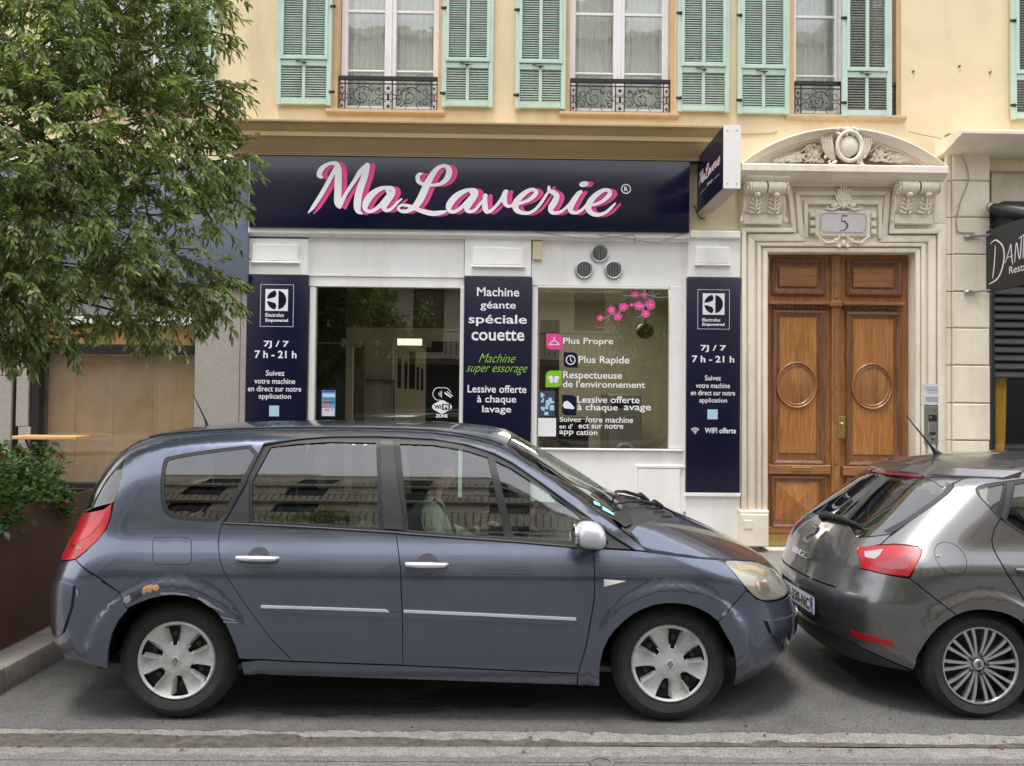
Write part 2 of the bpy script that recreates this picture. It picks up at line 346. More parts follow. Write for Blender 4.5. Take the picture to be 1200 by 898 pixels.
# small stubs / marks in the wall at right
for u, v in ((1070,84),(1124,78),(1160,85)):
    x, z = at(u, v, WY); MB().lathe([(.0,-.02),(.011,-.018),(.014,0)], (x,WY,z), 'y', 8).build('anchor_stub', M_('rust', (.2,.13,.07), .8), bld)
m_peach = M_('peach_reveal', srgb(214,180,140), .85, var=.08, dirt=srgb(170,140,110), dscale=4, damt=.4)
def window(h, idx, curt=True):
    x0, x1, z0, z1 = h; f = MB(); y = WY+.16; fw = .085
    g0 = z0-.0; parts = []
    wd = x1-x0; a = x0+.10; b = x1-.06
    if idx == 3: b = x1-.06
    # fixed frame
    f.cbox(a-.02, a+.055, y, y+.07, g0, z1, .008); f.cbox(b-.055, b+.02, y, y+.07, g0, z1, .008)
    m = (a+b)/2
    f.cbox(m-.068, m-.002, y-.014, y+.06, g0, z1, .008); f.cbox(m+.002, m+.068, y-.010, y+.06, g0, z1, .008)
    f.cbox(m-.018, m+.018, y-.032, y-.012, g0, z1, .006)
    for q0, q1 in ((a+.057, m-.070), (m+.070, b-.057)):
        f.box(q0, q1, y+.012, y+.05, g0, g0+.11); f.cbox(q0, q1, y+.008, y+.045, z0+.51, z0+.535, .006)
        f.box(q0, q1, y+.01, y+.045, z0+1.22, z0+1.25)
    wf = f.build('window', m_white2, bld)
    pn = MB(); 
    for q0, q1 in ((a+.05, m-.06), (m+.06, b-.05)): pn.box(q0, q1, y+.027, y+.031, g0+.10, z1)
    pn.build('pane', m_glass, wf)
    if curt:
        c = MB(); N = 90; rows = 14; vv = []
        for q0, q1 in ((a+.04, m-.03), (m+.03, b-.04)):
            vv = []
            for j in range(rows+1):
                z = g0+.06+(z1-g0-.06)*j/rows
                for i in range(N+1):
                    t = i/N; vv.append((q0+(q1-q0)*t, y+.13+.018*math.sin(t*34+.7*math.sin(j*.3+t*7))+.008*math.sin(t*81), z))
            c.add(vv, [(j*(N+1)+i, j*(N+1)+i+1, (j+1)*(N+1)+i+1, (j+1)*(N+1)+i) for j in range(rows) for i in range(N)])
        c.build('curtain', m_curt, wf, fix=False, sharp=180)
    # peach surround strips on the reveal
    MB().box(x0-.002, x0+.075, WY+.02, y-.001, z0, z1).build('reveal', m_peach, bld); MB().box(x1-.045, x1+.002, WY+.02, y-.001, z0, z1).build('reveal', m_peach, bld)
    # sill
    sl = MB().profile([(WY+.16,z0-.005),(WY-.055,z0-.012),(WY-.055,z0-.05),(WY-.035,z0-.062),(WY+.0,z0-.066),(WY+.16,z0-.066)], x0-.04, x1+.04)
    sl.build('sill', M_('sill_stone', srgb(198,172,136), .85, var=.1, scale=8), bld, bevel=.004)
    # iron guard
    y0 = WY+.035; gz0 = z0+.012; gz1 = z0+.40; gx0, gx1 = x0+.085, x1-.05
    G = MB(); G.box(gx0, gx1, y0-.02, y0+.02, gz1-.042, gz1)
    rail = G.build('guard_rail', m_iron, bld)
    B = MB(); B.box(gx0, gx1, y0-.008, y0+.008, gz1-.088, gz1-.078).box(gx0, gx1, y0-.008, y0+.008, gz0, gz0+.012)
    gm = (gx0+gx1)/2
    for xx in (gx0+.006, gx0+.075, gm-.05, gm+.05, gx1-.075, gx1-.006): B.box(xx-.006, xx+.006, y0-.006, y0+.006, gz0, gz1-.043)
    def arc(cx, cz, r, a0, a1, n=18, rr=.0045, dec=1.0, dy=0):
        pts = [(cx+r*(dec**(i/n))*math.cos(a0+(a1-a0)*i/n), y0+dy, cz+r*(dec**(i/n))*math.sin(a0+(a1-a0)*i/n)) for i in range(n+1)]
        B.tube(pts, rr, 5)
    hz = (gz0+.014+gz1-.09)/2; hh = (gz1-.09-gz0-.014)/2
    for c in ((gx0+.075+gm-.05)/2, (gm+.05+gx1-.075)/2):
        hw = (gm-.05-gx0-.075)/2
        arc(c-.03, hz, hh*.95, .4, 10.8, 60, .0055, .22)                 # big spiral
        for s in (-1, 1):
            arc(c+s*hw*.72, hz+hh*.45, hh*.5, math.pi*(.5-.5*s), math.pi*(.5-.5*s)+s*-7, 34, .0045, .2)
            arc(c+s*hw*.72, hz-hh*.45, hh*.5, math.pi*(.5-.5*s), math.pi*(.5-.5*s)+s*7, 34, .0045, .2)
            arc(c+s*hw*.38, hz+hh*.6, hh*.36, math.pi*.5, math.pi*.5+s*5, 20, .004, .3)
            arc(c+s*hw*.38, hz-hh*.65, hh*.3, -math.pi*.5, -math.pi*.5-s*5, 20, .004, .3)
        for k in range(9): B.ball((c+U(-hw,hw)*.9, y0-.004, hz+U(-hh,hh)*.8), (.012,.006,.01), 6, 4)
    for c in (gm, gx0+.04, gx1-.04):
        k_ = 1 if c == gm else .62
        for q in (-1, 1):
            arc(c+q*.022*k_, hz+.04, .026*k_, 0 if q < 0 else math.pi, (0 if q < 0 else math.pi)+q*5, 16, .005, .3)
            arc(c+q*.022*k_, hz-.05, .026*k_, 0 if q < 0 else math.pi, (0 if q < 0 else math.pi)-q*5, 16, .005, .3)
        B.ball((c, y0, hz), (.014*k_,.01,.05), 8, 6).ball((c, y0, hz+.10), (.02*k_,.01,.02), 8, 6).ball((c, y0, hz-.11), (.02*k_,.01,.02), 8, 6)
    B.build('scrollwork', m_iron, rail, fix=False)
for i, h in enumerate(holes): window(h, i)
# shutters -----------------------------------------------------------
slat_mesh = {}
SLATS = [0]
def shutter(u0, u1, vb, dark=False, tilt=0):
    x0, x1, z0, _ = rect(u0, 20, u1, vb, WY-.06); z1 = ZT-.02; y1 = WY-.015; y0 = WY-.06
    if dark: y0, y1 = WY-.06, WY-.02
    W = x1-x0; st = .052 if not dark else .06; m = (x0+x1)/2
    f = MB(); f.cbox(x0, x0+st, y0, y1, z0, z1, .004).cbox(x1-st, x1, y0, y1, z0, z1, .004)
    f.cbox(x0+st, x1-st, y0+.003, y1, z0+.01, z0+.075, .004); zm = z0+.455
    f.cbox(x0+st, x1-st, y0+.003, y1, zm, zm+.062, .004); f.cbox(m-.018, m+.018, y0+.004, y1, z0+.075, zm, .004)
    # projecting upper flap frame
    f.cbox(x0+st-.012, x0+st+.024, y0-.012, y0+.012, zm+.07, z1-.1, .004); f.cbox(x1-st-.024, x1-st+.012, y0-.012, y0+.012, zm+.07, z1-.1, .004)
    f.cbox(x0+st+.024, x1-st-.024, y0-.012, y0+.012, zm+.07, zm+.112, .004); f.cbox(m-.018, m+.018, y0-.010, y1, zm+.112, z1, .004)
    sh = f.build('shutter', m_shut, bld)
    ir = MB(); ir.ball(((x0+x1)/2+.01*U(-1,1), y0-.012, zm+.03), (.022,.014,.012), 8, 5); ir.tube([((x0+x1)/2-.09,y0-.006,zm+.055),((x0+x1)/2,y0-.012,zm+.03),((x0+x1)/2+.04,y0-.014,zm+.034)], .005, 5)
    hx = x1 if u0 < 600 and (abs(u0-324) < 5 or abs(u0-603) < 5) else x0
    for zz in (z0+.14, z0+1.13): ir.box(hx-.02, hx+.035, y0-.006, y0+.004, zz, zz+.028); ir.ball((hx+.03, y0-.004, zz+.014), .02, 8, 5)
    ir.build('hinge', m_iron, sh)
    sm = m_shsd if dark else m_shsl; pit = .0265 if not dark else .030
    for a, b in ((x0+st, m-.018), (m+.018, x1-st)):
        ww = b-a; key = (round(ww, 4), dark)
        if key not in slat_mesh:
            s = MB(); s.add([(0,-.012,-.018),(ww,-.012,-.018),(ww,.012,.008),(0,.012,.008),(0,-.012,-.011),(ww,-.012,-.011),(ww,.012,.015),(0,.012,.015)],
                            [(0,3,2,1),(4,5,6,7),(0,1,5,4),(1,2,6,5),(2,3,7,6),(3,0,4,7)])
            o = s.build('slat', sm, None, org=(0,0,0), smooth=False); slat_mesh[key] = o.data; bpy.data.objects.remove(o)
        rest = MB()
        zrs = [(z0+.085, zm-.01), (zm+.122, z1-.02)]
        for za, zb in zrs:
            n = int((zb-za)/pit)
            for k in range(n):
                zz = za+(k+.5)*(zb-za)/n; visible = zz < 6.42
                if visible and SLATS[0] < 300:
                    o = bpy.data.objects.new('slat', slat_mesh[key]); COL.objects.link(o); o.parent = sh
                    o.location = Vector((a, (y0+y1)/2+.002, zz))-worigin(sh); SLATS[0] += 1
                    o.rotation_euler = (U(-.06,.06), U(-.008,.008), 0)
                else:
                    yy = (y0+y1)/2+.002
                    rest.add([(a,yy-.012,zz-.018),(b,yy-.012,zz-.018),(b,yy+.012,zz+.008),(a,yy+.012,zz+.008),(a,yy-.012,zz-.011),(b,yy-.012,zz-.011),(b,yy+.012,zz+.015),(a,yy+.012,zz+.015)],
                             [(0,3,2,1),(4,5,6,7),(0,1,5,4),(1,2,6,5),(2,3,7,6),(3,0,4,7)])
        if rest.v: o = rest.build('slats', sm, sh, fix=False, smooth=False); prop(o, kind='stuff')
    return sh
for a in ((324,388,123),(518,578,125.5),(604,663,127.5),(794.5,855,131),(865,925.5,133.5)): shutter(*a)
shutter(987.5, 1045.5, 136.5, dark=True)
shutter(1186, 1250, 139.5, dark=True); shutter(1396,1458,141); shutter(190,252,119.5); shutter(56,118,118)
# wooden string course block by the sign (lower wall zone) and the stone between sign and door
def slab(name, u0, v0, u1, v1, ya, yb, mat, parent, c=.004, **k):
    x0, x1, z0, z1 = rect(u0, v0, u1, v1, ya); return MB().cbox(x0, x1, ya, yb, z0, z1, c).build(name, mat, parent, **k)
# ------------------------------------------------------------------ shop cornice (from profile), runs over the shop
za, zb = at(570,143.5,8.36)[1], at(570,182,8.60)[1]
xa, xb = at(258,160,8.36)[0], at(861,160,8.36)[0]
P = [(WY+.02,za+.015),(8.40,za+.006),(8.36,za-.002),(8.36,za-.020),(8.39,za-.030),(8.42,za-.075),(8.445,za-.115),(8.40,za-.118),(8.40,za-.165),(8.435,za-.175),(8.47,za-.22),(8.53,za-.27),(8.555,za-.30),(8.555,za-.33),(8.60,zb+.02),(8.60,zb),(WY+.02,zb)]
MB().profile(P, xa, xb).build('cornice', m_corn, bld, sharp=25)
# plain stone strip between shop sign and door surround, and behind everything on ground floor
x0, x1, z0, z1 = rect(806,181,870,270,8.72); MB().box(x0, x1, 8.72, WY+.25, z0-.03, ZB+.001).build('stone_strip', m_warmpale, bld)
# lower wall closing behind the shop front above the opening
x0, _, _, _ = rect(286,300,288,310,8.75)
MB().box(at(286,200,8.8)[0], at(868,200,8.8)[0], 8.78, 9.1, at(600,330,8.8)[1], ZB+.002).build('wall', m_wall, bld)
# ================================================================== TEXT AND STICKERS
def text(s, u0, v0, u1, v1, Y, mat, parent, name='lettering', bold=.0, shear=0, ext=.0012):
    """one line of raised or printed lettering fitted into the box it has on its board"""
    x0, x1, z0, z1 = rect(u0, v0, u1, v1, Y)
    return text_m(s, x0, x1, z0, z1, Y, mat, parent, name, bold, shear, ext)
def text_mesh(s, bold=0, shear=0, ext=.001):
    c = bpy.data.curves.new('t', 'FONT'); c.body = s; c.size = 1; c.offset = bold; c.shear = shear; c.resolution_u = 3; c.extrude = 0
    o = bpy.data.objects.new('t', c); COL.objects.link(o); bpy.context.view_layer.update()
    me = bpy.data.meshes.new_from_object(o.evaluated_get(bpy.context.evaluated_depsgraph_get())); bpy.data.objects.remove(o)
    n = len(me.vertices); a = np.zeros(n*3); me.vertices.foreach_get('co', a); a = a.reshape(-1, 3)
    f = [tuple(p.vertices) for p in me.polygons]; bpy.data.meshes.remove(me); return a, f
def text_m(s, x0, x1, z0, z1, Y, mat, parent, name='lettering', bold=0, shear=0, ext=.0012, fn=None):
    a, f = text_mesh(s, bold, shear); mn, mxx = a.min(0), a.max(0)
    q = (a-mn)/np.maximum(mxx-mn, 1e-6)
    b = MB()
    if fn: b.add([fn(x0+(x1-x0)*p[0], z0+(z1-z0)*p[1]) for p in q], f)
    else: b.add([(x0+(x1-x0)*p[0], Y, z0+(z1-z0)*p[1]) for p in q], f)
    return b.build(name, mat, parent, fix=False, smooth=False)
def catmull(P, n=8):
    P = [tuple(map(float, p)) for p in P]; Q = [P[0]]+P+[P[-1]]; out = []
    for i in range(1, len(Q)-2):
        for k in range(n):
            t = k/n; p0, p1, p2, p3 = Q[i-1], Q[i], Q[i+1], Q[i+2]
            out.append(tuple(.5*((2*b)+(-a+c)*t+(2*a-5*b+4*c-d)*t*t+(-a+3*b-3*c+d)*t**3) for a, b, c, d in zip(p0, p1, p2, p3)))
    out.append(P[-1]); return out
def ribbon(b, pts, y, cap=True):
    """pts (x,z,width) -> flat brush stroke with round ends"""
    P = catmull(pts); n = len(P); L, R = [], []
    for i, (x, z, w_) in enumerate(P):
        x0, z0, _ = P[max(i-1,0)]; x1, z1, _ = P[min(i+1,n-1)]; dx, dz = x1-x0, z1-z0; l = math.hypot(dx, dz) or 1
        nx, nz_ = -dz/l*w_/2, dx/l*w_/2; yy = y-.0003*i/n; L.append((x+nx, yy, z+nz_)); R.append((x-nx, yy, z-nz_))
    b.add(L+R, [(i, i+1, n+i+1, n+i) for i in range(n-1)])
    if cap:
        for (x, z, w_), dy in ((P[0], .0002), (P[-1], .00035)):
            b.add([(x+w_/2*math.cos(t*math.pi/7), y+dy, z+w_/2*math.sin(t*math.pi/7)) for t in range(14)], [tuple(range(14))])
# ================================================================== LAUNDRETTE SHOP FRONT
SY = 8.72
shop = thing('laundrette_shopfront', 'white painted laundrette shop front of panels, pilaster heads and two large windows', 'shop front', (0,SY,.15))
# floor-to-cornice white timberwork
slab('moulding', 290, 269, 808, 276.5, 8.60, 8.80, m_white, shop, c=.012)
slab('moulding', 290, 276.8, 808, 279.5, 8.64, 8.80, m_white, shop, c=.005)
slab('moulding', 808.5, 270.5, 868, 279, 8.62, 8.80, m_white, shop, c=.01)
def head(u0, u1, v0, v1, p):
    slab('pilaster_head', u0, v0, u1, v1, 8.665, 8.79, m_white, shop)
    slab('raised_panel', p[0], p[1], p[2], p[3], 8.635, 8.664, m_white, shop, c=.012)
    slab('panel_lip', p[0]-1.5, p[3]+.2, p[2]+1.5, p[3]+2.4, 8.625, 8.664, m_white, shop, c=.006)
head(290, 360.5, 279.7, 322, (295,286,349,306)); head(544.5, 622.5, 279.7, 324, (554,290,614,311)); head(806.5, 868, 279.3, 325, (816,289,855,309))
slab('fascia_panel', 361, 279.7, 544, 322.3, 8.70, 8.79, m_white, shop)
slab('lintel', 361, 322.6, 544, 324.6, 8.685, 8.79, m_white, shop, c=.003); slab('lintel', 361, 324.8, 544, 336.6, 8.70, 8.79, m_white, shop)
slab('window_frame', 360.5, 336.8, 367.2, 660, 8.69, 8.80, m_white2, shop); slab('window_frame', 537.8, 336.8, 542.4, 660, 8.69, 8.80, m_white2, shop)
slab('door_leaf_base', 367.5, 648, 537.5, 660, 8.70, 8.78, m_metal, shop)
slab('board', 623, 279.7, 805.5, 335.6, 8.705, 8.79, m_white, shop)
slab('window_frame', 623, 336, 629.6, 526, 8.70, 8.79, m_white2, shop); slab('window_frame', 784.6, 336, 801.2, 526, 8.70, 8.79, m_white2, shop)
slab('window_frame', 629.8, 336, 784.4, 338, 8.69, 8.79, m_white2, shop)
slab('board', 801.5, 279.7, 805.5, 600, 8.69, 8.79, m_white, shop)
slab('board', 622, 527, 801.2, 668, 8.705, 8.79, m_white, shop); slab('window_frame', 623, 526.2, 801.2, 528.2, 8.67, 8.79, m_white2, shop, c=.006)
slab('board', 543, 500, 621.8, 668, 8.705, 8.79, m_white, shop)
slab('board', 286, 495, 360, 668, 8.705, 8.79, m_white, shop)
hf = MB()
x0, x1, z0, z1 = rect(744, 545, 803, 604, 8.7)
hf.cbox(x0, x1+.005, 8.685, 8.704, z1-.035, z1, .006).cbox(x0, x0+.03, 8.685, 8.704, z0, z1-.036, .006); hf.build('hatch_frame', m_white, shop)
MB().cbox(x0+.034, x1-.06, 8.690, 8.704, z0, z1-.042, .004).build('hatch_door', m_white, shop)
MB().ball((x0+.05,8.688,z0+.25), .009, 8, 5).build('hatch_lock', m_metal, shop)
slab('plinth_board', 803.5, 581, 867, 668, 8.695, 8.79, m_white, shop); slab('ledge', 803.5, 577.6, 868, 582, 8.655, 8.79, m_white, shop, c=.004)
x0, x1, z0, z1 = rect(624.5, 283, 635, 305, 8.69); MB().cbox(x0, x1, 8.66, 8.704, z0, z1, .008).build('junction_box', m_warmpale, shop)
# cables drooping under the moulding
cb = MB()
def wpt(u, v, y): x, z = at(u, v, y); return (x, y, z)
for a, m, b_ in (((628,272),(690,281),(742,275)), ((700,275),(770,285),(803,273)), ((742,275),(745,279),(743,286))):
    cb.tube([Vector(wpt(*a, 8.592)).lerp(Vector(wpt(*m, 8.592)), t*2) if t < .5 else Vector(wpt(*m, 8.592)).lerp(Vector(wpt(*b_, 8.592)), t*2-1) for t in (0,.25,.5,.75,1)], .003, 5)
cb.build('cable', m_conc, shop)
# three round vents
for u, v in ((702.5,297.5),(684.3,316.5),(718.8,316.8)):
    x, z = at(u, v, 8.70); b = MB(); r = .105
    b.lathe([(r,.0),(r,-.016),(r-.012,-.022),(r-.022,-.018),(r-.024,-.002)], (x,8.70,z), 'y', 28)
    fr = b.build('round_vent', m_metal, shop); MB().lathe([(0,.0),(r-.02,.0)], (x,8.6995,z), 'y', 24).build('vent_back', m_dark, fr)
    gl = MB()
    for k in range(9):
        xx = (k-4)*.0185; hh = math.sqrt((r-.024)**2-xx*xx); gl.box(x+xx-.0035, x+xx+.0035, 8.684, 8.692, z-hh, z+hh)
    gl.build('vent_bar', m_metal, fr)
# glass panes
def pane(u0, v0, u1, v1, y, name, parent, mat=m_shopgl):
    x0, x1, z0, z1 = rect(u0, v0, u1, v1, y); return MB().box(x0, x1, y, y+.006, z0, z1).build(name, mat, parent, smooth=False)
pane(366.8, 336.2, 538, 660, 8.735, 'window_pane', shop); pane(629, 336, 785, 527, 8.735, 'window_pane', shop)
# room behind the glass ---------------------------------------------
m_beige = M_('laundry_wall', srgb(194,188,172), .8, var=.05, scale=2)
m_dim = M_('laundry_brown', srgb(104,94,80), .8, var=.1)
m_mach = M_('machine_grey', (.30,.30,.31), .4, metal=.5)
X0, X1 = at(286,400,8.8)[0], at(868,400,8.8)[0]
rm = MB(); zf, zt = .16, 3.45
rm.add([(X0,8.8,zf),(X1,8.8,zf),(X1,12.6,zf),(X0,12.6,zf)],[(0,1,2,3)]).add([(X0,8.8,zt),(X1,8.8,zt),(X1,12.6,zt),(X0,12.6,zt)],[(0,1,2,3)])
rm.add([(X0,12.6,zf),(X1,12.6,zf),(X1,12.6,zt),(X0,12.6,zt)],[(0,1,2,3)]).add([(X0,8.8,zf),(X0,12.6,zf),(X0,12.6,zt),(X0,8.8,zt)],[(0,1,2,3)]).add([(X1,8.8,zf),(X1,12.6,zf),(X1,12.6,zt),(X1,8.8,zt)],[(0,1,2,3)])
rm.build('room_shell', m_beige, shop, fix=False)
# glass porch inside the left window: posts, hinges, half walls, lit tube
ip = MB()
def ibox(u0, v0, u1, v1, ya, yb, mat, name='partition'):
    x0, x1, z0, z1 = rect(u0, v0, u1, v1, ya); return MB().box(x0, x1, ya, yb, z0, z1).build(name, mat, shop)
ibox(404, 405, 412, 640, 9.3, 9.36, m_beige, 'porch_post'); ibox(413, 405, 426, 640, 9.5, 9.54, m_dim, 'porch_post')
ibox(426, 402, 459, 640, 10.0, 10.05, m_beige); ibox(366, 336, 404, 640, 9.8, 9.84, m_dark, 'dark_partition'); ibox(459, 447, 461, 640, 9.96, 10.0, m_dim, 'porch_post'); ibox(366, 336, 540, 384, 10.4, 10.44, m_dim, 'bulkhead')
ibox(426, 445, 462, 447, 9.94, 9.99, m_dim, 'rail'); ibox(498, 400, 540, 640, 10.3, 10.34, m_dark, 'dark_partition')
ibox(366.9, 401.2, 403, 402.6, 8.85, 8.856, m_metal, 'glazing_bar'); ibox(497, 396.5, 537.5, 398, 8.85, 8.856, m_metal, 'glazing_bar')
for u0, u1 in ((400,422),(495,505)): ibox(u0, 397, u1, 407, 8.84, 8.87, m_metal, 'glass_clamp')
for k, (u, v0, v1, w_) in enumerate(((468,420,455,4),(475.5,424,456,3.5),(483,412,456,7),(489.5,430,457,3),(494.5,432,458,3))):
    ibox(u-w_/2, v0, u+w_/2, v1, 11.8, 11.83, m_black, 'poster_frame')
lt = ibox(465.5, 397, 494, 404.5, 9.4, 9.46, emit('lit_tube', (1,.97,.9), 1.1), 'ceiling_lamp')
al = bpy.data.lights.new('shop_lamp', 'AREA'); al.energy = 38; al.size = 1.2; al.color = (1,.95,.86); ao = bpy.data.objects.new('shop_lamp', al); COL.objects.link(ao); ao.location = (1.05,10.4,3.38)
# machines and a chair seen in the right window
def washer(u0, u1, v0, Y):
    x0, x1, _, z1 = rect(u0, v0, u1, v0+60, Y); t = thing('washing_machine', 'grey washing machine dim behind the right shop window' if u0 > 700 else 'dark machine at the left inside the right shop window', 'washing machine', ((x0+x1)/2, Y+.4, .16))
    MB().cbox(x0, x1, Y, Y+.8, .165, z1, .02).build('cabinet', m_mach if u0 > 690 else m_black, t)
    cx = (x0+x1)/2; r = (x1-x0)*.33; MB().lathe([(r,.0),(r,-.03),(r*.8,-.045),(r*.75,-.02)], (cx,Y,z1*.55), 'y', 24).build('door_ring', m_metal, t)
    MB().box(x0+.05, x1-.05, Y-.01, Y, z1-.2, z1-.08).build('control_panel', m_black, t)
washer(712, 752, 462, 11.2); washer(634, 690, 490, 10.6)
cm = thing('ceiling_camera', 'round black dome hanging from the ceiling inside the right shop window', 'dome fixture', (*at(756,388,9.6)[:1], 9.6, at(756,388,9.6)[1]))
x, z = at(756,388,9.6); MB().ball((x,9.6,z), (.115,.1,.1), 18, 10).build('dome', m_black, cm); MB().tube([(x,9.6,z+.09),(x+.02,9.6,3.45)], .02, 8).build('stem', m_black, cm)
MB().box(*[at(633,470,9.6)[0], at(655,470,9.6)[0]], 9.6, 9.9, .17, at(640,375,9.6)[1]).build('cupboard', m_dim, shop)
# window lettering ----------------------------------------------------
GY = 8.728
def wl(s, u0, v0, u1, v1, b=.012): return text(s, u0, v0, u1, v1, GY, m_wlet, shop, 'window_lettering', b)
wl('Plus Propre', 660, 396, 718.5, 405.5); wl('Plus Rapide', 678, 417.5, 737.5, 428.5); wl('Respectueuse', 660, 435.5, 729, 446.5); wl("de l'environnement", 659.5, 446.5, 756, 454.5)
wl('Lessive offerte', 676.5, 464.5, 749.5, 472.5); wl('à chaque', 676.5, 473.5, 724, 483.5); wl('avage', 731, 475.5, 763, 483.5)
wl('Suivez', 656, 489, 681, 494.5); wl('/otre machine', 686, 488.5, 742, 495.5); wl("en d'", 655.5, 497, 671, 502.5); wl('ect sur notre', 678, 497, 730.5, 502.5); wl('app', 655.5, 504.5, 672, 511); wl('cation', 675.5, 504, 700, 510)
def leafbox(u0, v0, u1, v1, mat, corners, label, cat='sticker', Y=GY):
    x0, x1, z0, z1 = rect(u0, v0, u1, v1, Y); r = (x1-x0)*.33; P = []
    for (cx, cz, a, key) in ((x0+r,z0+r,math.pi,'bl'),(x1-r,z0+r,1.5*math.pi,'br'),(x1-r,z1-r,0,'tr'),(x0+r,z1-r,.5*math.pi,'tl')):
        if key in corners: P += [(cx+r*math.cos(a+t*math.pi/12), cz+r*math.sin(a+t*math.pi/12)) for t in range(7)]
        else: P.append({'bl':(x0,z0),'br':(x1,z0),'tr':(x1,z1),'tl':(x0,z1)}[key])
    t = thing('window_sticker', label, cat, ((x0+x1)/2,Y,z0)); MB().prism(P, Y-.001, Y+.003).build('badge', mat, t); return t, x0, x1, z0, z1
t, x0, x1, z0, z1 = leafbox(640,391,659,410, m_pink, ('tr','bl'), 'pink leaf shaped sticker with a white clothes hanger beside Plus Propre')
hg = MB(); cx, cz = (x0+x1)/2, (z0+z1)/2; yy = GY-.002
ribbon(hg, [(cx-.055,cz-.03,.01),(cx-.03,cz-.005,.01),(cx,cz+.012,.01),(cx+.03,cz-.005,.01),(cx+.055,cz-.03,.01)], yy); ribbon(hg, [(cx-.055,cz-.035,.01),(cx+.055,cz-.035,.01)], yy-.0003); ribbon(hg, [(cx,cz+.012,.008),(cx+.006,cz+.03,.008),(cx,cz+.045,.009),(cx-.01,cz+.038,.008)], yy-.0006); hg.build('hanger_mark', m_wlet, t, fix=False, smooth=False)
t, x0, x1, z0, z1 = leafbox(660.5,413,677,431, m_navy, ('tr','bl'), 'navy sticker with a white clock beside Plus Rapide')
ck = MB(); cx, cz = (x0+x1)/2, (z0+z1)/2
ribbon(ck, [(cx+.05*math.cos(a), cz+.05*math.sin(a), .011) for a in [i*math.pi/6 for i in range(13)]], yy); ribbon(ck, [(cx,cz+.03,.009),(cx,cz,.009),(cx+.015,cz-.018,.009)], yy-.0005); ck.build('clock_mark', m_wlet, t, fix=False, smooth=False)
t, x0, x1, z0, z1 = leafbox(639.5,434.5,658,454, m_limeic, ('tl','br'), 'lime green sticker with a white butterfly beside Respectueuse')
bf = MB(); cx, cz = (x0+x1)/2, (z0+z1)/2
for s in (-1,1):
    bf.add([(cx+s*(.035+.03*math.cos(a)), yy-.0004*(s+1), cz+.014+.024*math.sin(a)) for a in [i*math.pi/6 for i in range(12)]], [tuple(range(12))]); bf.add([(cx+s*(.026+.022*math.cos(a)), yy-.001-.0004*s, cz-.026+.02*math.sin(a)) for a in [i*math.pi/6 for i in range(12)]], [tuple(range(12))])
    bf.add([(cx,yy-.002-.0002*s,cz-.035),(cx+s*.03,yy-.002-.0002*s,cz-.005),(cx+s*.01,yy-.002-.0002*s,cz+.01)], [(0,1,2)])
bf.build('butterfly_mark', m_wlet, t, fix=False, smooth=False)
t, x0, x1, z0, z1 = leafbox(658.5,463,675.5,487, m_navy, ('tr','bl'), 'navy sticker with a white soap scoop beside Lessive offerte')
cx, cz = (x0+x1)/2, (z0+z1)/2; MB().add([(cx-.075,yy,cz+.0),(cx-.055,yy,cz+.04),(cx-.02,yy,cz+.05),(cx+.02,yy,cz+.02),(cx+.06,yy,cz-.03),(cx+.05,yy,cz-.045),(cx-.055,yy,cz-.035)], [tuple(range(7))]).build('scoop_mark', m_wlet, t, fix=False, smooth=False)
# notice with blue figures, blank white square under it
x0, x1, z0, z1 = rect(631,458,650,488,GY); t = thing('window_sticker', 'blue and white picture notice stuck low at the left of the right shop window', 'sticker', (x0,GY,z0))
MB().box(x0,x1,GY-.001,GY+.003,z0,z1).build('sheet', M_('notice_navy', srgb(60,68,96), .5, var=.5, scale=40), t)
pt = MB(); 
for k in range(16): a, b_ = U(x0+.01,x1-.05), U(z0+.01,z1-.06); pt.box(a, a+U(.02,.05), GY-.0022-k*.0001, GY-.0012, b_, b_+U(.02,.06))
pt.build('picture_blocks', m_cyan, t)
x0, x1, z0, z1 = rect(630.5,490,651.5,511.5,GY); prop(MB().box(x0,x1,GY-.001,GY+.003,z0,z1).build('window_sticker', m_wlet), 'square white sticker at the lower left corner of the right shop window', 'sticker')
# blossom branch decal
t = thing('blossom_decal', 'pink blossom branch decal at the top right of the shop window', 'sticker', (*at(740,360,GY)[:1],GY,at(740,360,GY)[1]))
b = MB(); b2 = MB(); b3 = MB()
def P2(X, Y_): return at(680+X/10, 325+Y_/10, GY)
kk = 0
for X, Y_, r in ((640,200,50),(750,205,42),(685,335,58),(820,325,62),(765,430,50),(505,350,56),(365,385,48),(440,465,50),(235,480,40),(600,325,22)):
    cx, cz = P2(X, Y_); R_ = r/10*.0098
    for p in range(5):
        a = p*1.257+X; kk += 1
        ex, ez = cx+R_*.55*math.cos(a), cz+R_*.5*math.sin(a)
        b.add([(ex+R_*.52*math.cos(q*math.pi/4), GY-.001-kk*.00006, ez+R_*.47*math.sin(q*math.pi/4)) for q in range(8)], [tuple(range(8))])
    b3.add([(cx+.004*math.cos(q*math.pi/3), GY-.006, cz+.004*math.sin(q*math.pi/3)) for q in range(6)], [tuple(range(6))])
    for p in range(4): a = p*1.6+X; ribbon(b3, [(cx,cz,.002),(cx+R_*.6*math.cos(a),cz+R_*.6*math.sin(a),.002)], GY-.0061-.0002*p, False)
def br(*p):
    global kk; kk += 1; ribbon(b2, [(*P2(X, Y_), .006) for X, Y_ in p], GY+.0005-kk*.00005, False)
br((1030,232),(900,235),(770,205),(640,215),(500,215)); br((870,235),(840,180),(880,150)); br((780,250),(740,340),(600,325),(505,360)); br((740,340),(720,440),(660,470)); br((505,360),(440,430),(365,430),(300,480),(240,480)); br((330,480),(320,520)); br((760,235),(860,280)); br((930,180),(870,210))
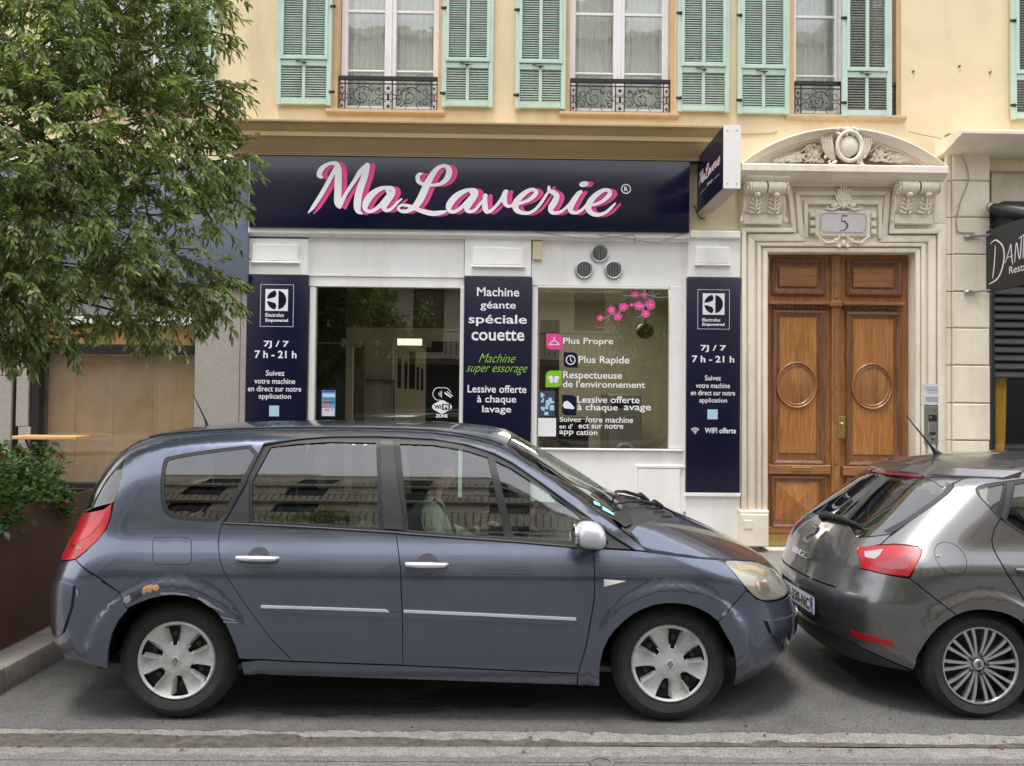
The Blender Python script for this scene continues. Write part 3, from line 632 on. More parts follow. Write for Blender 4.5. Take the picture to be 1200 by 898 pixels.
b.build('petals', m_pink, t, fix=False, smooth=False); b2.build('twigs', M_('twig_white', srgb(170,170,190), .5), t, fix=False, smooth=False); b3.build('stamens', m_wlet, t, fix=False, smooth=False)
# orange small prints below the decal
x, z = at(702,383,GY); t = MB()
for u in (700,703,706): cx, cz = at(u, 383.5, GY); t.add([(cx+.012*math.cos(q*math.pi/3), GY, cz+.006*math.sin(q*math.pi/3)) for q in range(6)], [tuple(range(6))])
prop(t.build('fallen_petal_decal', M_('orange_print', srgb(200,130,90), .6), fix=False), 'row of tiny orange petals printed below the pink blossom decal', 'sticker')
# contactless + wifi stickers on the left window
x0, z0 = at(518,462,GY); t = thing('window_sticker', 'white outline contactless payment sticker at the lower right of the left window', 'sticker', (x0,GY,z0)); b = MB()
ribbon(b, [(x0+.10,z0+.02,.006),(x0+.06,z0+.065,.007),(x0,z0+.072,.007),(x0-.07,z0+.065,.007),(x0-.105,z0,.007),(x0-.07,z0-.06,.007),(x0-.02,z0-.07,.007)], GY-.001)
for k, r in enumerate((.015,.03,.045)): ribbon(b, [(x0-.05+r+.002*abs(q)*-1,z0+q*(.012+.012*k),.007) for q in (-1,-.5,0,.5,1)], GY-.0012)
ribbon(b, [(x0+.03,z0+.015,.012),(x0+.06,z0-.005,.02),(x0+.1,z0-.035,.012)], GY-.0014); ribbon(b, [(x0+.055,z0+.03,.008),(x0+.12,z0-.02,.01)], GY-.0016); b.build('mark', m_wlet, t, fix=False, smooth=False)
x0, z0 = at(518,477,GY); t = thing('window_sticker', 'white rounded WiFi zone sticker just below the contactless payment one', 'sticker', (x0,GY,z0)); P = []
for k in range(36):
    a = k*math.pi/18; P.append((x0+.112*math.cos(a)*(1 if abs(math.sin(a)) < .8 else .95), z0+(.055+.022*math.exp(-(math.cos(a)*2.4)**2))*math.sin(a)))
MB().prism(P, GY-.001, GY+.002).build('badge', m_wlet, t); text_m('Wi', x0-.09, x0-.012, z0-.022, z0+.024, GY-.002, m_black, t, bold=.04)
MB().box(x0+.0,x0+.09,GY-.003,GY-.0015,z0-.032,z0+.034).build('panel', m_black, t); text_m('Fi', x0+.018, x0+.074, z0-.022, z0+.024, GY-.0045, m_wlet, t, bold=.04); text('ZONE', 510.5, 485.5, 524.5, 489.5, GY-.001, m_wlet, t, bold=.05)
# small card sign with coloured bands
x0, x1, z0, z1 = rect(377,457.5,393,488,GY); t = thing('window_sticker', 'small upright notice with blue, green and red bands at lower left of the left window', 'sticker', ((x0+x1)/2,GY,z0)); h_ = z1-z0
MB().box(x0,x1,GY-.001,GY+.002,z0,z1).build('sheet', M_('notice_blue', srgb(110,160,210), .5), t)
for k, (a, b_, c_) in enumerate(((.0,.33,(215,215,225)),(.35,.62,(225,120,120)),(.48,.6,(60,120,110)),(.64,.70,(40,140,120)),(.72,.88,(190,225,250)),(.93,1.0,(30,80,150)))):
    MB().box(x0+.008,x1-(.008 if k != 1 else .07),GY-.002-.0003*k,GY-.0013,z0+h_*a+.004,z0+h_*b_-.004).build('band', M_('print', srgb(*c_), .5, var=.02), t)
text_m('et 1', x0+.04, x1-.03, z0+.06, z0+.09, GY-.0025, m_navy, t)
# ================================================================== SIGNS
# main fascia sign
x0, x1, z0, z1 = rect(293,183,808,269.5,8.565)
sg = thing('shop_sign', 'long navy sign board reading MaLaverie in white script with pink shadow', 'sign', ((x0+x1)/2,8.565,z0))
MB().box(x0, x1, 8.565, 8.76, z0, z1).build('board', m_navyt, sg, bevel=.003)
MB().cbox(x0-.012, x0-.002, 8.555, 8.76, z0, z1, .002).build('edge_trim', m_metal, sg); MB().cbox(x0, x1, 8.553, 8.564, z1-.006, z1, .002).build('edge_trim', m_black, sg)
SC8 = 8.5714
def Lp(z, X, Y_): u = 350+15.17*0+ {1:0,2:130,3:260}[z] + X/SC8; v = 180+Y_/SC8; return u, v
strokes = [
 (1,[(232,248,30),(208,225,52),(222,175,52),(262,135,42),(320,108,34),(375,112,48),(398,170,66),(398,260,70),(396,370,72),(392,470,72),(402,520,68),(412,548,30)]),
 (1,[(100,602,14),(150,540,38),(240,400,44),(320,255,44),(375,150,36),(385,125,30)]),
 (1,[(415,545,34),(440,480,40),(490,390,36),(560,285,40),(620,190,48),(690,118,40)]),
 (1,[(692,125,52),(668,220,66),(630,330,70),(600,430,74),(590,530,72),(600,585,52),(640,612,14)]),
 (1,[(905,402,40),(870,352,36),(800,372,52),(725,430,68),(675,510,66),(672,565,44),(720,590,34),(800,545,40),(860,480,42),(905,425,44)]),
 (1,[(868,350,36),(930,355,44),(950,390,50),(925,440,56),(880,500,60),(858,550,54),(888,578,36),(940,555,30),(990,500,28),(1035,462,16)]),
 (2,[(132,206,14),(100,215,38),(82,245,46),(95,290,42),(150,316,34),(230,322,28),(310,308,38),(370,262,56),(398,195,62),(385,145,50),(335,128,34),(275,160,46),(215,240,62),(160,350,72),(115,450,74),(70,520,66),(15,565,48),(-50,588,36),(-100,575,30),(-112,545,26),(-75,524,24),(-20,528,32),(45,552,40),(140,588,46),(230,606,52),(300,600,46),(360,585,26)]),
 (2,[(635,420,40),(600,370,34),(530,392,50),(455,445,66),(400,520,66),(398,572,44),(445,590,34),(520,545,38),(585,480,42),(632,430,44)]),
 (2,[(598,368,34),(652,372,42),(668,405,48),(640,455,56),(595,515,60),(575,562,52),(608,586,36),(660,568,30),(700,520,28),(740,470,20)]),
 (2,[(762,425,44),(755,480,52),(758,540,58),(775,585,44),(820,575,32),(880,515,32),(930,450,40),(955,400,46),(975,380,34)]),
 (2,[(965,385,46),(952,430,54),(955,490,50),(985,530,34),(1030,525,28)]),
 (3,[(-84,525,28),(0,500,30),(80,470,34),(140,420,44),(158,385,42),(120,362,36),(60,385,46),(0,435,56),(-48,500,66),(-45,560,58),(0,592,40),(80,598,32),(150,560,30),(210,490,30),(255,420,26),(285,375,20)]),
 (3,[(285,335,28),(290,370,42),(335,395,50),(362,430,58),(340,490,64),(308,540,62),(306,582,44),(350,598,34),(410,580,30),(460,540,28),(495,500,26)]),
 (3,[(605,382,34),(575,410,48),(530,480,60),(500,540,60),(510,582,44),(560,594,32),(620,560,30),(665,510,28)]),
 (3,[(700,522,26),(790,495,30),(855,450,42),(895,405,46),(885,370,38),(830,368,40),(760,412,52),(700,480,62),(680,545,60),(705,592,48),(770,614,40),(850,592,32),(910,540,28),(950,498,18)]),
]
W_ = MB(); Pk = MB()
for k, (zn, pts) in enumerate(strokes):
    q = []; 
    for X, Y_, wd in pts:
        u, v = Lp(zn, X, Y_); x, z = at(u, v-.0095*(u-550), 8.562)[0], at(550, v-.0095*(u-550), 8.562)[1]; q.append((x, z, wd/SC8*.00955))
    ribbon(W_, q, 8.556-k*.0004)
    ribbon(Pk, [(a+.058, b_-.004, c_) for a, b_, c_ in q], 8.5636-k*.00018)
cx, cz = at(*Lp(3,636,305), 8.56)[0], at(550, Lp(3,636,305)[1]-.0095*(684-550), 8.56)[1]
for B_, dx, y in ((W_,0,8.553),(Pk,.055,8.5605)):
    B_.add([(cx+dx+(.052*math.cos(t)+.012*math.sin(t)), y, cz+.034*math.sin(t)) for t in [k*math.pi/10 for k in range(20)]], [tuple(range(20))])
Pk.build('pink_script_lettering', m_pink, sg, fix=False, smooth=False); W_.build('white_script_lettering', m_wlet, sg, fix=False, smooth=False)
cx, cz = at(733.5,221.7,8.56); rg = MB(); ribbon(rg, [(cx+.05*math.cos(a), cz+.05*math.sin(a), .011) for a in [i*math.pi/8 for i in range(17)]], 8.556, False); rg.build('registered_ring', m_wlet, sg, fix=False, smooth=False)
text_m('R', cx-.021, cx+.023, cz-.026, cz+.026, 8.556, m_wlet, sg, bold=.03)
# side blue panels
def logo(t, u0, u1, v0, v1, Y, ub, vb0, vb1):
    x0, x1, z0, z1 = rect(u0, v0, u1, v1, Y); e = MB(); tn = .007; X0_, X1_, Z0_, Z1_ = rect(ub[0], vb0, ub[1], vb1, Y)
    e.box(X0_,X1_,Y-.001,Y,Z0_,Z0_+tn*.6).box(X0_,X1_,Y-.001,Y,Z1_-tn*.6,Z1_).box(X0_,X0_+tn*.6,Y-.001,Y,Z0_+tn*.6,Z1_-tn*.6).box(X1_-tn*.6,X1_,Y-.001,Y,Z0_+tn*.6,Z1_-tn*.6); e.build('logo_border', m_wlet, t)
    MB().box(x0,x1,Y-.002,Y,z0,z1).build('logo_square', m_wlet, t)
    cx, cz = (x0+x1)/2, (z0+z1)/2; R_ = (x1-x0)*.43; d = MB()
    # three dark segments cut by the white folded shape
    def seg(pts): d.add([(cx+R_*a, Y-.003, cz+R_*c) for a, c in pts], [tuple(range(len(pts)))])
    A = lambda a0, a1, n=10: [(math.cos(a0+(a1-a0)*k/n), math.sin(a0+(a1-a0)*k/n)) for k in range(n+1)]
    seg([(.18,-.95)]+A(-1.36,1.36)+[(.18,.95)]); 
    seg(A(1.72,3.0)+[(-.75,.14),(-.15,.32),(.0,.62)]); seg([(-.75,-.14)]+A(3.28,4.56)+[(.0,-.62),(-.15,-.32)])
    d.build('logo_mark', m_navy, t, fix=False, smooth=False)
def bluepanel(u0, v0, u1, v1, label):
    x0, x1, z0, z1 = rect(u0, v0, u1, v1, 8.655); t = thing('advertising_panel', label, 'sign', ((x0+x1)/2,8.655,z0)); MB().box(x0,x1,8.655,8.70,z0,z1).build('board', m_navy, t, bevel=.002); return t
t = bluepanel(287.5,322.5,359.3,582, 'navy opening hours panel at the left end of the laundrette'); Y = 8.6535
logo(t, 311, 337.5, 339, 364.5, Y, (305,344), 333.5, 383)
text('Electrolux', 311, 367, 333, 371.5, Y, m_wlet, t, bold=.02); text('Empowered', 311, 373.5, 337.5, 378.5, Y, m_wlet, t, bold=.03)
text('7J / 7', 309, 399.5, 338.5, 408.5, Y, m_wlet, t, bold=.025); text('7 h - 21 h', 298.5, 411, 347.5, 420, Y, m_wlet, t, bold=.025)
for s, a, b_, c_ in (('Suivez',311.5,333.5,434),('votre machine',298,346,443.5),('en direct sur notre',290.5,353,452.5),('application',303,341,461.5)):
    text(s, a, c_, b_, c_+(6.5 if s != 'application' else 7.8), Y, m_wlet, t, bold=.012)
xx = rect(315.5,475.5,327,488,Y); MB().box(xx[0],xx[1],Y-.002,Y,xx[2],xx[3]).build('sticker', m_cyan, t)
t = bluepanel(542.8,325,622.5,600, 'navy panel advertising a giant machine between the two windows')
for s, a, b_, c_, d_, bo in (('Machine',559,608.5,337,347.5,.012),('géante',563,604.5,353.5,364.5,.012),('spéciale',549,617.5,369,382.5,.015),('couette',552.5,614.5,387,399.5,.015),('Lessive offerte',548,617,451.5,460.5,.012),('à chaque',559,605,463.5,474.5,.012),('lavage',565,599,475.5,486,.012)):
    text(s, a, c_, b_, d_, Y, m_wlet, t, bold=bo)
text('Machine', 561, 414.5, 604, 425, Y, m_green, t, shear=.5, bold=-.012); text('super essorage', 546.5, 429.5, 618, 439.5, Y, m_green, t, shear=.5, bold=-.012)
t = bluepanel(804.5,326,867.3,577.3, 'navy panel with WIFI offerte at the right of the laundrette beside the carved doorway')
logo(t, 823.5, 849, 344, 369, Y, (817.5,855), 339.5, 386)
text('Electrolux', 823, 373, 844.5, 377, Y, m_wlet, t, bold=.02); text('Empowered', 823, 378.5, 849, 383, Y, m_wlet, t, bold=.03)
text('7J / 7', 821, 404.5, 851, 413, Y, m_wlet, t, bold=.025); text('7 h - 21 h', 811, 417, 860.5, 425, Y, m_wlet, t, bold=.025)
for s, a, b_, c_ in (('Suivez',826,845,440),('votre machine',815.5,855.5,449),('en direct sur notre',809.5,861.5,457.5),('application',819.5,852,466.5)):
    text(s, a, c_, b_, c_+(6 if s != 'application' else 7), Y, m_wlet, t, bold=.012)
xx = rect(829,480,841,491.5,Y); MB().box(xx[0],xx[1],Y-.002,Y,xx[2],xx[3]).build('sticker', m_cyan, t)
text('WIFI offerte', 826, 501.5, 862.5, 508, Y, m_wlet, t, bold=.02)
wf = MB(); cx, cz = at(814.5,508,Y)
for k, r in enumerate((.02,.04,.06)): ribbon(wf, [(cx+r*math.cos(a), cz+r*math.sin(a), .009) for a in [math.pi*.25+math.pi*.5*i/6 for i in range(7)]], Y-.001-k*.0003)
wf.ball((cx,Y,cz+.002), (.008,.002,.008), 8, 4); wf.build('wifi_mark', m_wlet, t, fix=False, smooth=False)
# projecting light box sign, square to the wall
sx0, sx1 = at(849,185,7.93)[0], at(868,185,7.93)[0]; zt_, zb_ = at(858,147,7.62)[1], at(858,221,7.62)[1]
sx0 = 2.19; sx1 = 2.362
pj = thing('projecting_sign', 'box sign projecting from the wall beside the door, navy sides and white edge', 'sign', ((sx0+sx1)/2,8.3,zb_))
MB().box(sx0+.004, sx1-.004, 7.63, 8.66, zb_+.004, zt_-.004).build('box', M_('sign_soffit', srgb(176,168,156), .5), pj)
MB().cbox(sx0, sx1, 7.62, 7.629, zb_, zt_, .002).build('edge_plate', m_white2, pj)
MB().box(sx0-.002, sx0+.003, 7.635, 8.655, zb_+.006, zt_-.006).build('side_face', m_navy, pj)
for xq in (sx0+.04, sx1-.04):
    for zq in (zb_+.05, zt_-.05): MB().ball((xq,7.62,zq), (.009,.005,.009), 8, 5).build('screw', m_metal, pj)
MB().profile([(8.62,zt_-.0),(8.76,zt_),(8.76,zt_+.07),(8.66,zt_+.07)], sx0+.05, sx1+.05).build('bracket', m_black, pj)
MB().tube([(sx0-.02,8.70,zb_+.10),(sx0+.01,8.66,zb_-.02),(sx0+.06,8.70,zb_-.05),(sx0+.10,8.72,zb_-.045)], .008, 6).build('bracket', M_('rusty_iron', (.16,.1,.06), .8), pj)
X_ = sx0-.0035
fy = lambda a, z: (X_, 8.62-a, z)             # a runs outwards from the wall
H_ = zt_-zb_; B_ = MB(); P_ = MB()
def mini(bm_, off, x):
    b = MB()
    s_ = .84/ (at(726,230,8.56)[0]-at(362,230,8.56)[0]); ox = at(362,230,8.56)[0]; oz = at(550,232,8.56)[1]
    for k, (zn, pts) in enumerate(strokes):
        q = []
        for X, Yy, wd in pts:
            u, v = Lp(zn, X, Yy); xq, zq = at(u, v-.0095*(u-550), 8.56)[0], at(550, v-.0095*(u-550), 8.56)[1]
            q.append(((xq-ox)*s_+.07+off, (zq-oz)*s_*1.1+zb_+H_*.52, wd/SC8*.00955*s_*1.15))
        t0 = len(b.v); ribbon(b, q, x-k*.0001)
    b.v = [(y, 8.62-a, z) for a, y, z in b.v]; return b
mini(None, .012, X_-.000).build('pink_script_lettering', m_pink, pj, fix=False, smooth=False); mini(None, 0, X_-.002).build('white_script_lettering', m_wlet, pj, fix=False, smooth=False)
text_m('Shop', .38, .60, zb_+H_*.27, zb_+H_*.36, 0, m_wlet, pj, fn=fy)
for a, b_ in ((.10,.32),(.66,.88)): MB().box(X_-.001,X_,8.62-b_,8.62-a,zb_+H_*.29,zb_+H_*.295).build('rule', m_wlet, pj)
# ================================================================== CARVED DOORWAY
DY = 8.70                                  # general face of the stone surround
dw = thing('stone_doorway', 'carved cream stone door surround with curved pediment and shield above number five', 'doorway', (at(985,400,DY)[0],DY,.15))
def poly(uv, Y): return [at(u, v, Y) for u, v in uv]
def spr(name, uv, ya, yb, mat=m_stone, par=None, **k): return MB().prism(poly(uv, ya), ya, yb).build(name, mat, par or dw, **k)
LX = lambda v: 0
def band(name, outer, inner, ya, yb, **k):  # frame between two open outlines (both start at left foot and end at right foot)
    b = MB(); O, I = poly(outer, ya), poly(inner, ya)
    for i in range(len(O)-1): b.prism([O[i], O[i+1], I[i+1], I[i]], ya, yb)
    bm_ = b.build(name, m_stone, dw, **k); return bm_
BOT = 641
# main slab pieces beside and above the opening
spr('jamb', [(868.5,BOT),(868.5,262),(899.7,262),(899.7,BOT)], DY, 9.05, bevel=.004)
spr('jamb', [(1073,BOT),(1073,262),(1109,262),(1109,BOT)], DY, 9.05, bevel=.004)
spr('lintel', [(868.5,261.7),(868.5,202),(1109,202),(1109,261.7)], DY, 9.04)
spr('lintel', [(899.9,295.5),(899.9,262),(1072.8,262),(1072.8,296)], DY+.002, 9.03)
# outer crossetted fillet, then nested mouldings
band('outer_moulding', [(870,BOT-38),(870,267),(928.5,267),(922,213.5),(1053.5,213.5),(1048,268.5),(1105,268.5),(1105,BOT)],
     [(874.5,BOT-38),(874.5,272),(933.5,272),(927.5,218),(1048.5,218),(1043,273.5),(1100,273.5),(1100,BOT)], 8.640, DY-.001, bevel=.006)
band('middle_moulding', [(877,BOT-38),(877,274),(936,274),(932,223.5),(1043.5,223.5),(1040.5,276),(1097,276),(1097,BOT)],
     [(884.5,BOT-38),(884.5,282.5),(944.5,282.5),(937.5,229),(1038,229),(1032,283.5),(1088,283.5),(1088,BOT)], 8.667, DY-.001, bevel=.008)
band('inner_moulding', [(888,BOT-38),(888,284.5),(1084.5,285),(1084.5,BOT)], [(892,BOT-38),(892,288.5),(1080.5,289),(1080.5,BOT)], 8.655, DY-.001, bevel=.008)
band('opening_moulding', [(894,BOT-38),(894,290.5),(1078.8,291),(1078.8,BOT)], [(899.6,BOT-38),(899.6,295.6),(1073.2,296),(1073.2,BOT)], 8.672, DY-.001, bevel=.008)
# stepped frame round the number
band('number_frame', [(943,278),(943,234.5),(1034,234.5),(1034,279)], [(947,278),(947,239.5),(1030,239.5),(1030,279)], 8.655, DY-.001, bevel=.006)
slab('plinth', 867.5, 602.5, 901, 641, 8.60, 9.0, m_stone, dw, c=.012); slab('plinth_cap', 866.5, 598.5, 901.5, 602.2, 8.615, 8.99, m_stone, dw, c=.01)
slab('plinth_panel', 871.5, 610, 882, 620, 8.590, 8.60, m_stone, dw)
slab('plinth', 1072.5, 603, 1110, 641, 8.60, 9.0, m_stone, dw, c=.012)
# consoles left and right: block, rolled volutes with flutes, bud and leaves
def console(u0, u1, v0=206.5):
    x0, x1 = at(u0,230,8.5)[0], at(u1,230,8.5)[0]; zt, zb = at((u0+u1)/2, v0, 8.5)[1], at((u0+u1)/2, v0+44, 8.62)[1]
    c = MB(); c.profile([(8.69,zt),(8.47,zt),(8.47,zt-.02),(8.50,zt-.05),(8.69,zt-.052)], x0-.03, x1+.03); co = c.build('console', m_stone, dw, bevel=.004)
    MB().profile([(8.69,zt-.054),(8.56,zt-.054),(8.57,zt-.20),(8.62,zb+.03),(8.65,zb),(8.69,zb)], x0, x1).build('console_body', m_stone, co)
    MB().cbox(x0-.01, x1+.01, 8.63, 8.69, zb-.115, zb-.004, .006).build('console_base', m_stone, co)
    b = MB(); m = (x0+x1)/2
    for a, e in ((x0+.005, m-.008), (m+.008, x1-.005)):
        N = 6; w_ = (e-a)/N                      # fluted roll
        prof = []
        for k in range(N):
            for t in (0,.25,.5,.75): prof.append((.062+.012*math.sin(math.pi*t), a+(k+t)*w_))
        b.lathe([(r, x_-a) for r, x_ in prof]+[(.062, e-a)], (a, 8.535, zt-.12), 'x', 14)
    b.build('fluted_roll', m_stone, co, fix=False)
    # side volutes
    for xs, s in ((x0-.012,-1),(x1+.012,1)):
        v_ = MB(); pts = [(xs+s*.004*i/30, 8.535+.075*(.15+.85*(1-i/34))*math.cos(i*.42), zt-.13+.075*(.15+.85*(1-i/34))*math.sin(i*.42)) for i in range(34)]
        v_.tube(pts, .012, 6); v_.tube([(xs,8.60,zt-.2),(xs,8.60,zt-.32),(xs+s*.01,8.64,zb-.02),(xs+s*.03,8.62,zb-.09)], [.014,.016,.014,.02], 6)
        v_.tube([(xs+s*.01*i, 8.56+.0*i, zt-.13+.055*(1-i/22)*math.sin(i*.5)) for i in range(3)], .01, 5)
        v_.build('volute', m_stone, co, fix=False)
    lf = MB(); bd = MB()
    for cx in (x0+(m-x0)*.5, m+(x1-m)*.5):
        bd.ball((cx, 8.515, zt-.205), (.036,.04,.026), 10, 7)
        lf.tube([(cx,8.54,zt-.23),(cx,8.545,zt-.30),(cx,8.575,zb+.02)], [.012,.01,.014], 6)
        for s in (-1,1):
            for k in range(4):
                z = zt-.24-k*.045; lf.ball((cx+s*(.038+.012*(k%2)), 8.572+.012*k, z), (.019,.02,.026), 7, 5)
                lf.tube([(cx+s*.012,8.56,z-.03),(cx+s*.045,8.555+.012*k,z-.01),(cx+s*.07,8.575+.01*k,z+.012)], [.008,.01,.005], 5)
    bd.build('bud', m_stone, co, fix=False); lf.build('acanthus_leaves', m_stone, co, fix=False)
console(877, 921.5); console(1056, 1100)
# shelf cornice and curved pediment (profile swept along an arc)
xc0, xc1 = at(870.5,196,8.40)[0], at(1113,196,8.40)[0]; zs = at(992,192,8.40)[1]; ze = at(992,201.5,8.40)[1]
MB().profile([(8.80,zs),(8.43,zs),(8.42,zs-.015),(8.42,ze+.01),(8.44,ze),(8.47,ze-.03),(8.53,ze-.05),(8.53,ze-.06),(8.80,ze-.062)], xc0, xc1).build('shelf_cornice', m_stone, dw, sharp=25)
cxm = (xc0+xc1)/2; hw = (xc1-xc0)/2; zap = at(992,148.5,8.42)[1]; sag = zap-zs-.012; Rr = (hw*hw+sag*sag)/(2*sag); czc = zap-Rr; am = math.asin(hw/Rr)
def arcband(name, prof, a0, a1, n=44, clipz=None):
    """prof: (radius offset from outer arc, y)"""
    b = MB(); vs = []; m = len(prof)
    for i in range(n+1):
        a = a0+(a1-a0)*i/n
        for dr, y in prof:
            x, z = cxm+(Rr+dr)*math.sin(a), czc+(Rr+dr)*math.cos(a); vs.append((x, y, max(z, zs+.001)))
    b.add(vs, [(i*m+j, (i+1)*m+j, (i+1)*m+(j+1)%m, i*m+(j+1)%m) for i in range(n) for j in range(m)])
    b.add([vs[j] for j in range(m)], [tuple(range(m))]); b.add(vs[-m:], [tuple(range(m))[::-1]]); return b.build(name, m_stone, dw, sharp=22)
arcband('pediment_arch', [(0,8.80),(0,8.45),(-.012,8.44),(-.024,8.445),(-.03,8.465),(-.055,8.50),(-.08,8.53),(-.083,8.555),(-.10,8.557),(-.102,8.585),(-.12,8.587),(-.123,8.62),(-.175,8.622),(-.18,8.80)], -am, am)
for dr, yy_, rr_ in ((-.092,8.552,.0075),(-.112,8.58,.0065),(-.172,8.618,.008)):
    bb = MB(); bb.tube([(cxm+(Rr+dr)*math.sin(a), yy_, max(zs, czc+(Rr+dr)*math.cos(a))) for a in np.linspace(-am*.985,am*.985,50)], rr_, 6); bb.build('pediment_bead', m_stone, dw, fix=False)
# tympanum back
N = 30; tp = MB(); Ri = Rr-.165; ai = am*.9
pts = [(cxm+Ri*math.sin(-ai+2*ai*i/N), max(zs, czc+Ri*math.cos(-ai+2*ai*i/N))) for i in range(N+1)]
tp.prism([(pts[0][0], zs+.0005)]+pts[1:-1]+[(pts[-1][0], zs+.0005)], 8.705, 8.79); tp.build('tympanum', M_('dark_stone', srgb(150,140,124), .9, var=.2, scale=9), dw)  # back panel in a darker stone tone than the carving
# tympanum flowers and scrolls
def T(u, v, Y=8.60):
    Y = Y+.02 if Y < 8.6 else Y-.05 if v < 200 else Y
    x, z = at(u, v, Y); return (x, Y, z)
orn = MB()
for s, c in ((-1, 992), (1, 992)):
    for du, v, r in ((38,181.5,.062),(58,185.5,.04),(72,187.5,.026),(46,175,.03)):
        x, y, z = T(c+s*du, v, 8.62)
        orn.ball((x,y-.02,z), (r*.55,r*.6,r*.55), 8, 6)
        for k in range(6):
            a = k*math.pi/3; orn.ball((x+r*.85*math.cos(a), y, z+r*.75*math.sin(a)), (r*.42,r*.3,r*.42), 7, 5)
    for (a, b_, c_) in (((30,187),(44,170),(56,180)),((44,188),(60,181),(78,189)),((50,181),(66,184),(86,189)),((28,178),(38,170),(48,172)),((52,188.5),(62,189),(74,186)),((32,189),(42,187),(50,190))):
        orn.tube([T(c+s*a[0],a[1],8.64),T(c+s*b_[0],b_[1],8.62),T(c+s*c_[0],c_[1],8.64)], [.012,.018,.008], 6)
    for k in range(60):
        du = U(28,86); v = 190.5-U(0,1)*(21*(1-(du-28)/62)); x, y, z = T(c+s*du, v, 8.65); orn.ball((x,y-.01,z), (U(.012,.032),.03,U(.010,.024)), 7, 5)
orn.build('tympanum_carving', m_stone, dw, fix=False)
# shield cartouche
ca = MB(); x, y, z = T(992,173,8.50); MB().lathe([(0,-.03),(.06,-.027),(.105,-.012),(.115,.0),(.115,.12)], (x,8.47,z), 'y', 28).build('shield', m_stone, dw)
sh = ca; nn = 40
sh.tube([(x+.135*math.cos(a), 8.445, z+.155*math.sin(a)-.01*(1-math.sin(a))) for a in [2*math.pi*i/nn for i in range(nn+1)]], .022, 7, False)
for s in (-1,1):
    for k in range(5):                               # plume leaves up both sides
        b0 = T(992+s*(13+k*2.2), 192-k*2.0, 8.50); b1 = T(992+s*(16+k*2.7), 178-k*1.0, 8.46+.006*k); b2 = T(992+s*(17.5+k*2.9), 166-k*1.2, 8.46+.008*k); b3 = T(992+s*(18+k*3.6), 154+k*1.0, 8.47+.01*k)
        sh.tube([b0,b1,b2,b3], [.012,.0155,.013,.004], 6)
        for t_ in (.35,.6,.8): q_ = Vector(b1).lerp(Vector(b3), t_); sh.tube([q_, q_+Vector((s*.028,-.012,.022))], [.009,.003], 5)
    sh.tube([T(992+s*2,152,8.45),T(992+s*9,150,8.43),T(992+s*13,155,8.44),T(992+s*8,159,8.43),T(992+s*5,156,8.44)], [.014,.02,.018,.014,.01], 7)
    sh.tube([T(992+s*12,189,8.45),T(992+s*20,194,8.44),T(992+s*14,198,8.44),T(992+s*4,203,8.46)], [.014,.022,.02,.012], 7)
    sh.ball(T(992+s*9,157,8.43), (.022,.02,.02), 8, 6)
    for k in range(6): sh.ball(T(992+s*(16+U(0,12)), 196-k*6, 8.48), (.016,.018,.022), 6, 5)
for k in range(7): sh.tube([T(986+k*2,193+abs(k-3)*.5,8.44),T(984.5+k*2.4,198,8.42),T(988+k*1.3,205-abs(k-3)*.8,8.46)], [.01,.013,.006], 6)
sh.ball(T(992,151.5,8.45), (.035,.03,.035), 9, 6).ball(T(992,158,8.43), (.02,.02,.016), 8, 6)
sh.build('cartouche_carving', m_stone, dw, fix=False)
# number plaque and its little carved frame
x0, x1, z0, z1 = rect(955.5,246.5,1020.5,277,8.655); MB().cbox(x0, x1, 8.655, 8.70, z0, z1, .012).build('plaque_frame', m_stone, dw)
x0, x1, z0, z1 = rect(960.5,249.5,1016,273.5,8.648); pl = MB().box(x0,x1,8.648,8.654,z0,z1).build('number_plaque', M_('plaque_marble', srgb(214,208,208), .3, var=.05, scale=12), dw)
c = .035; O = [(x0+.012+c,z0+.012),(x1-.012-c,z0+.012),(x1-.012,z0+.012+c),(x1-.012,z1-.012-c),(x1-.012-c,z1-.012),(x0+.012+c,z1-.012),(x0+.012,z1-.012-c),(x0+.012,z0+.012+c)]
ln = MB(); 
for i in range(8): ribbon(ln, [(*O[i],.005),(*O[(i+1)%8],.005)], 8.6472-.00005*i, False)
m_slate = M_('engraved_slate', srgb(86,84,100), .6); ln.build('engraved_line', m_slate, pl, fix=False, smooth=False)
xx = rect(984,253,993.5,270.5,8.647)
fv = MB(); a, b_, c_, d_ = xx; W5 = b_-a; H5 = d_-c_
ribbon(fv, [(a+W5*.28,d_,.016),(a+W5*.95,d_,.016)], 8.6468, False); ribbon(fv, [(a+W5*.30,d_,.010),(a+W5*.22,c_+H5*.56,.010)], 8.6466, False)
ribbon(fv, [(a+W5*.22,c_+H5*.58,.008),(a+W5*.6,c_+H5*.62,.018),(a+W5*.95,c_+H5*.34,.022),(a+W5*.6,c_+H5*.05,.014),(a,c_,.006)], 8.6464); fv.build('numeral_five', m_slate, pl, fix=False, smooth=False)
nb = MB(); cx = 988.5
for k in range(9):                                       # shell above the number
    a = math.pi*(k/8); nb.tube([T(cx,243,8.65),T(cx+8*math.cos(a),238-10*math.sin(a),8.63),T(cx+10.5*math.cos(a)*(1-.25*math.sin(a)),236-21*math.sin(a),8.65)], [.008,.014,.009], 6)
for k in range(14): nb.ball(T(cx+U(-8,8), 222+U(0,16), 8.635), (U(.008,.018),.018,U(.008,.018)), 7, 5)
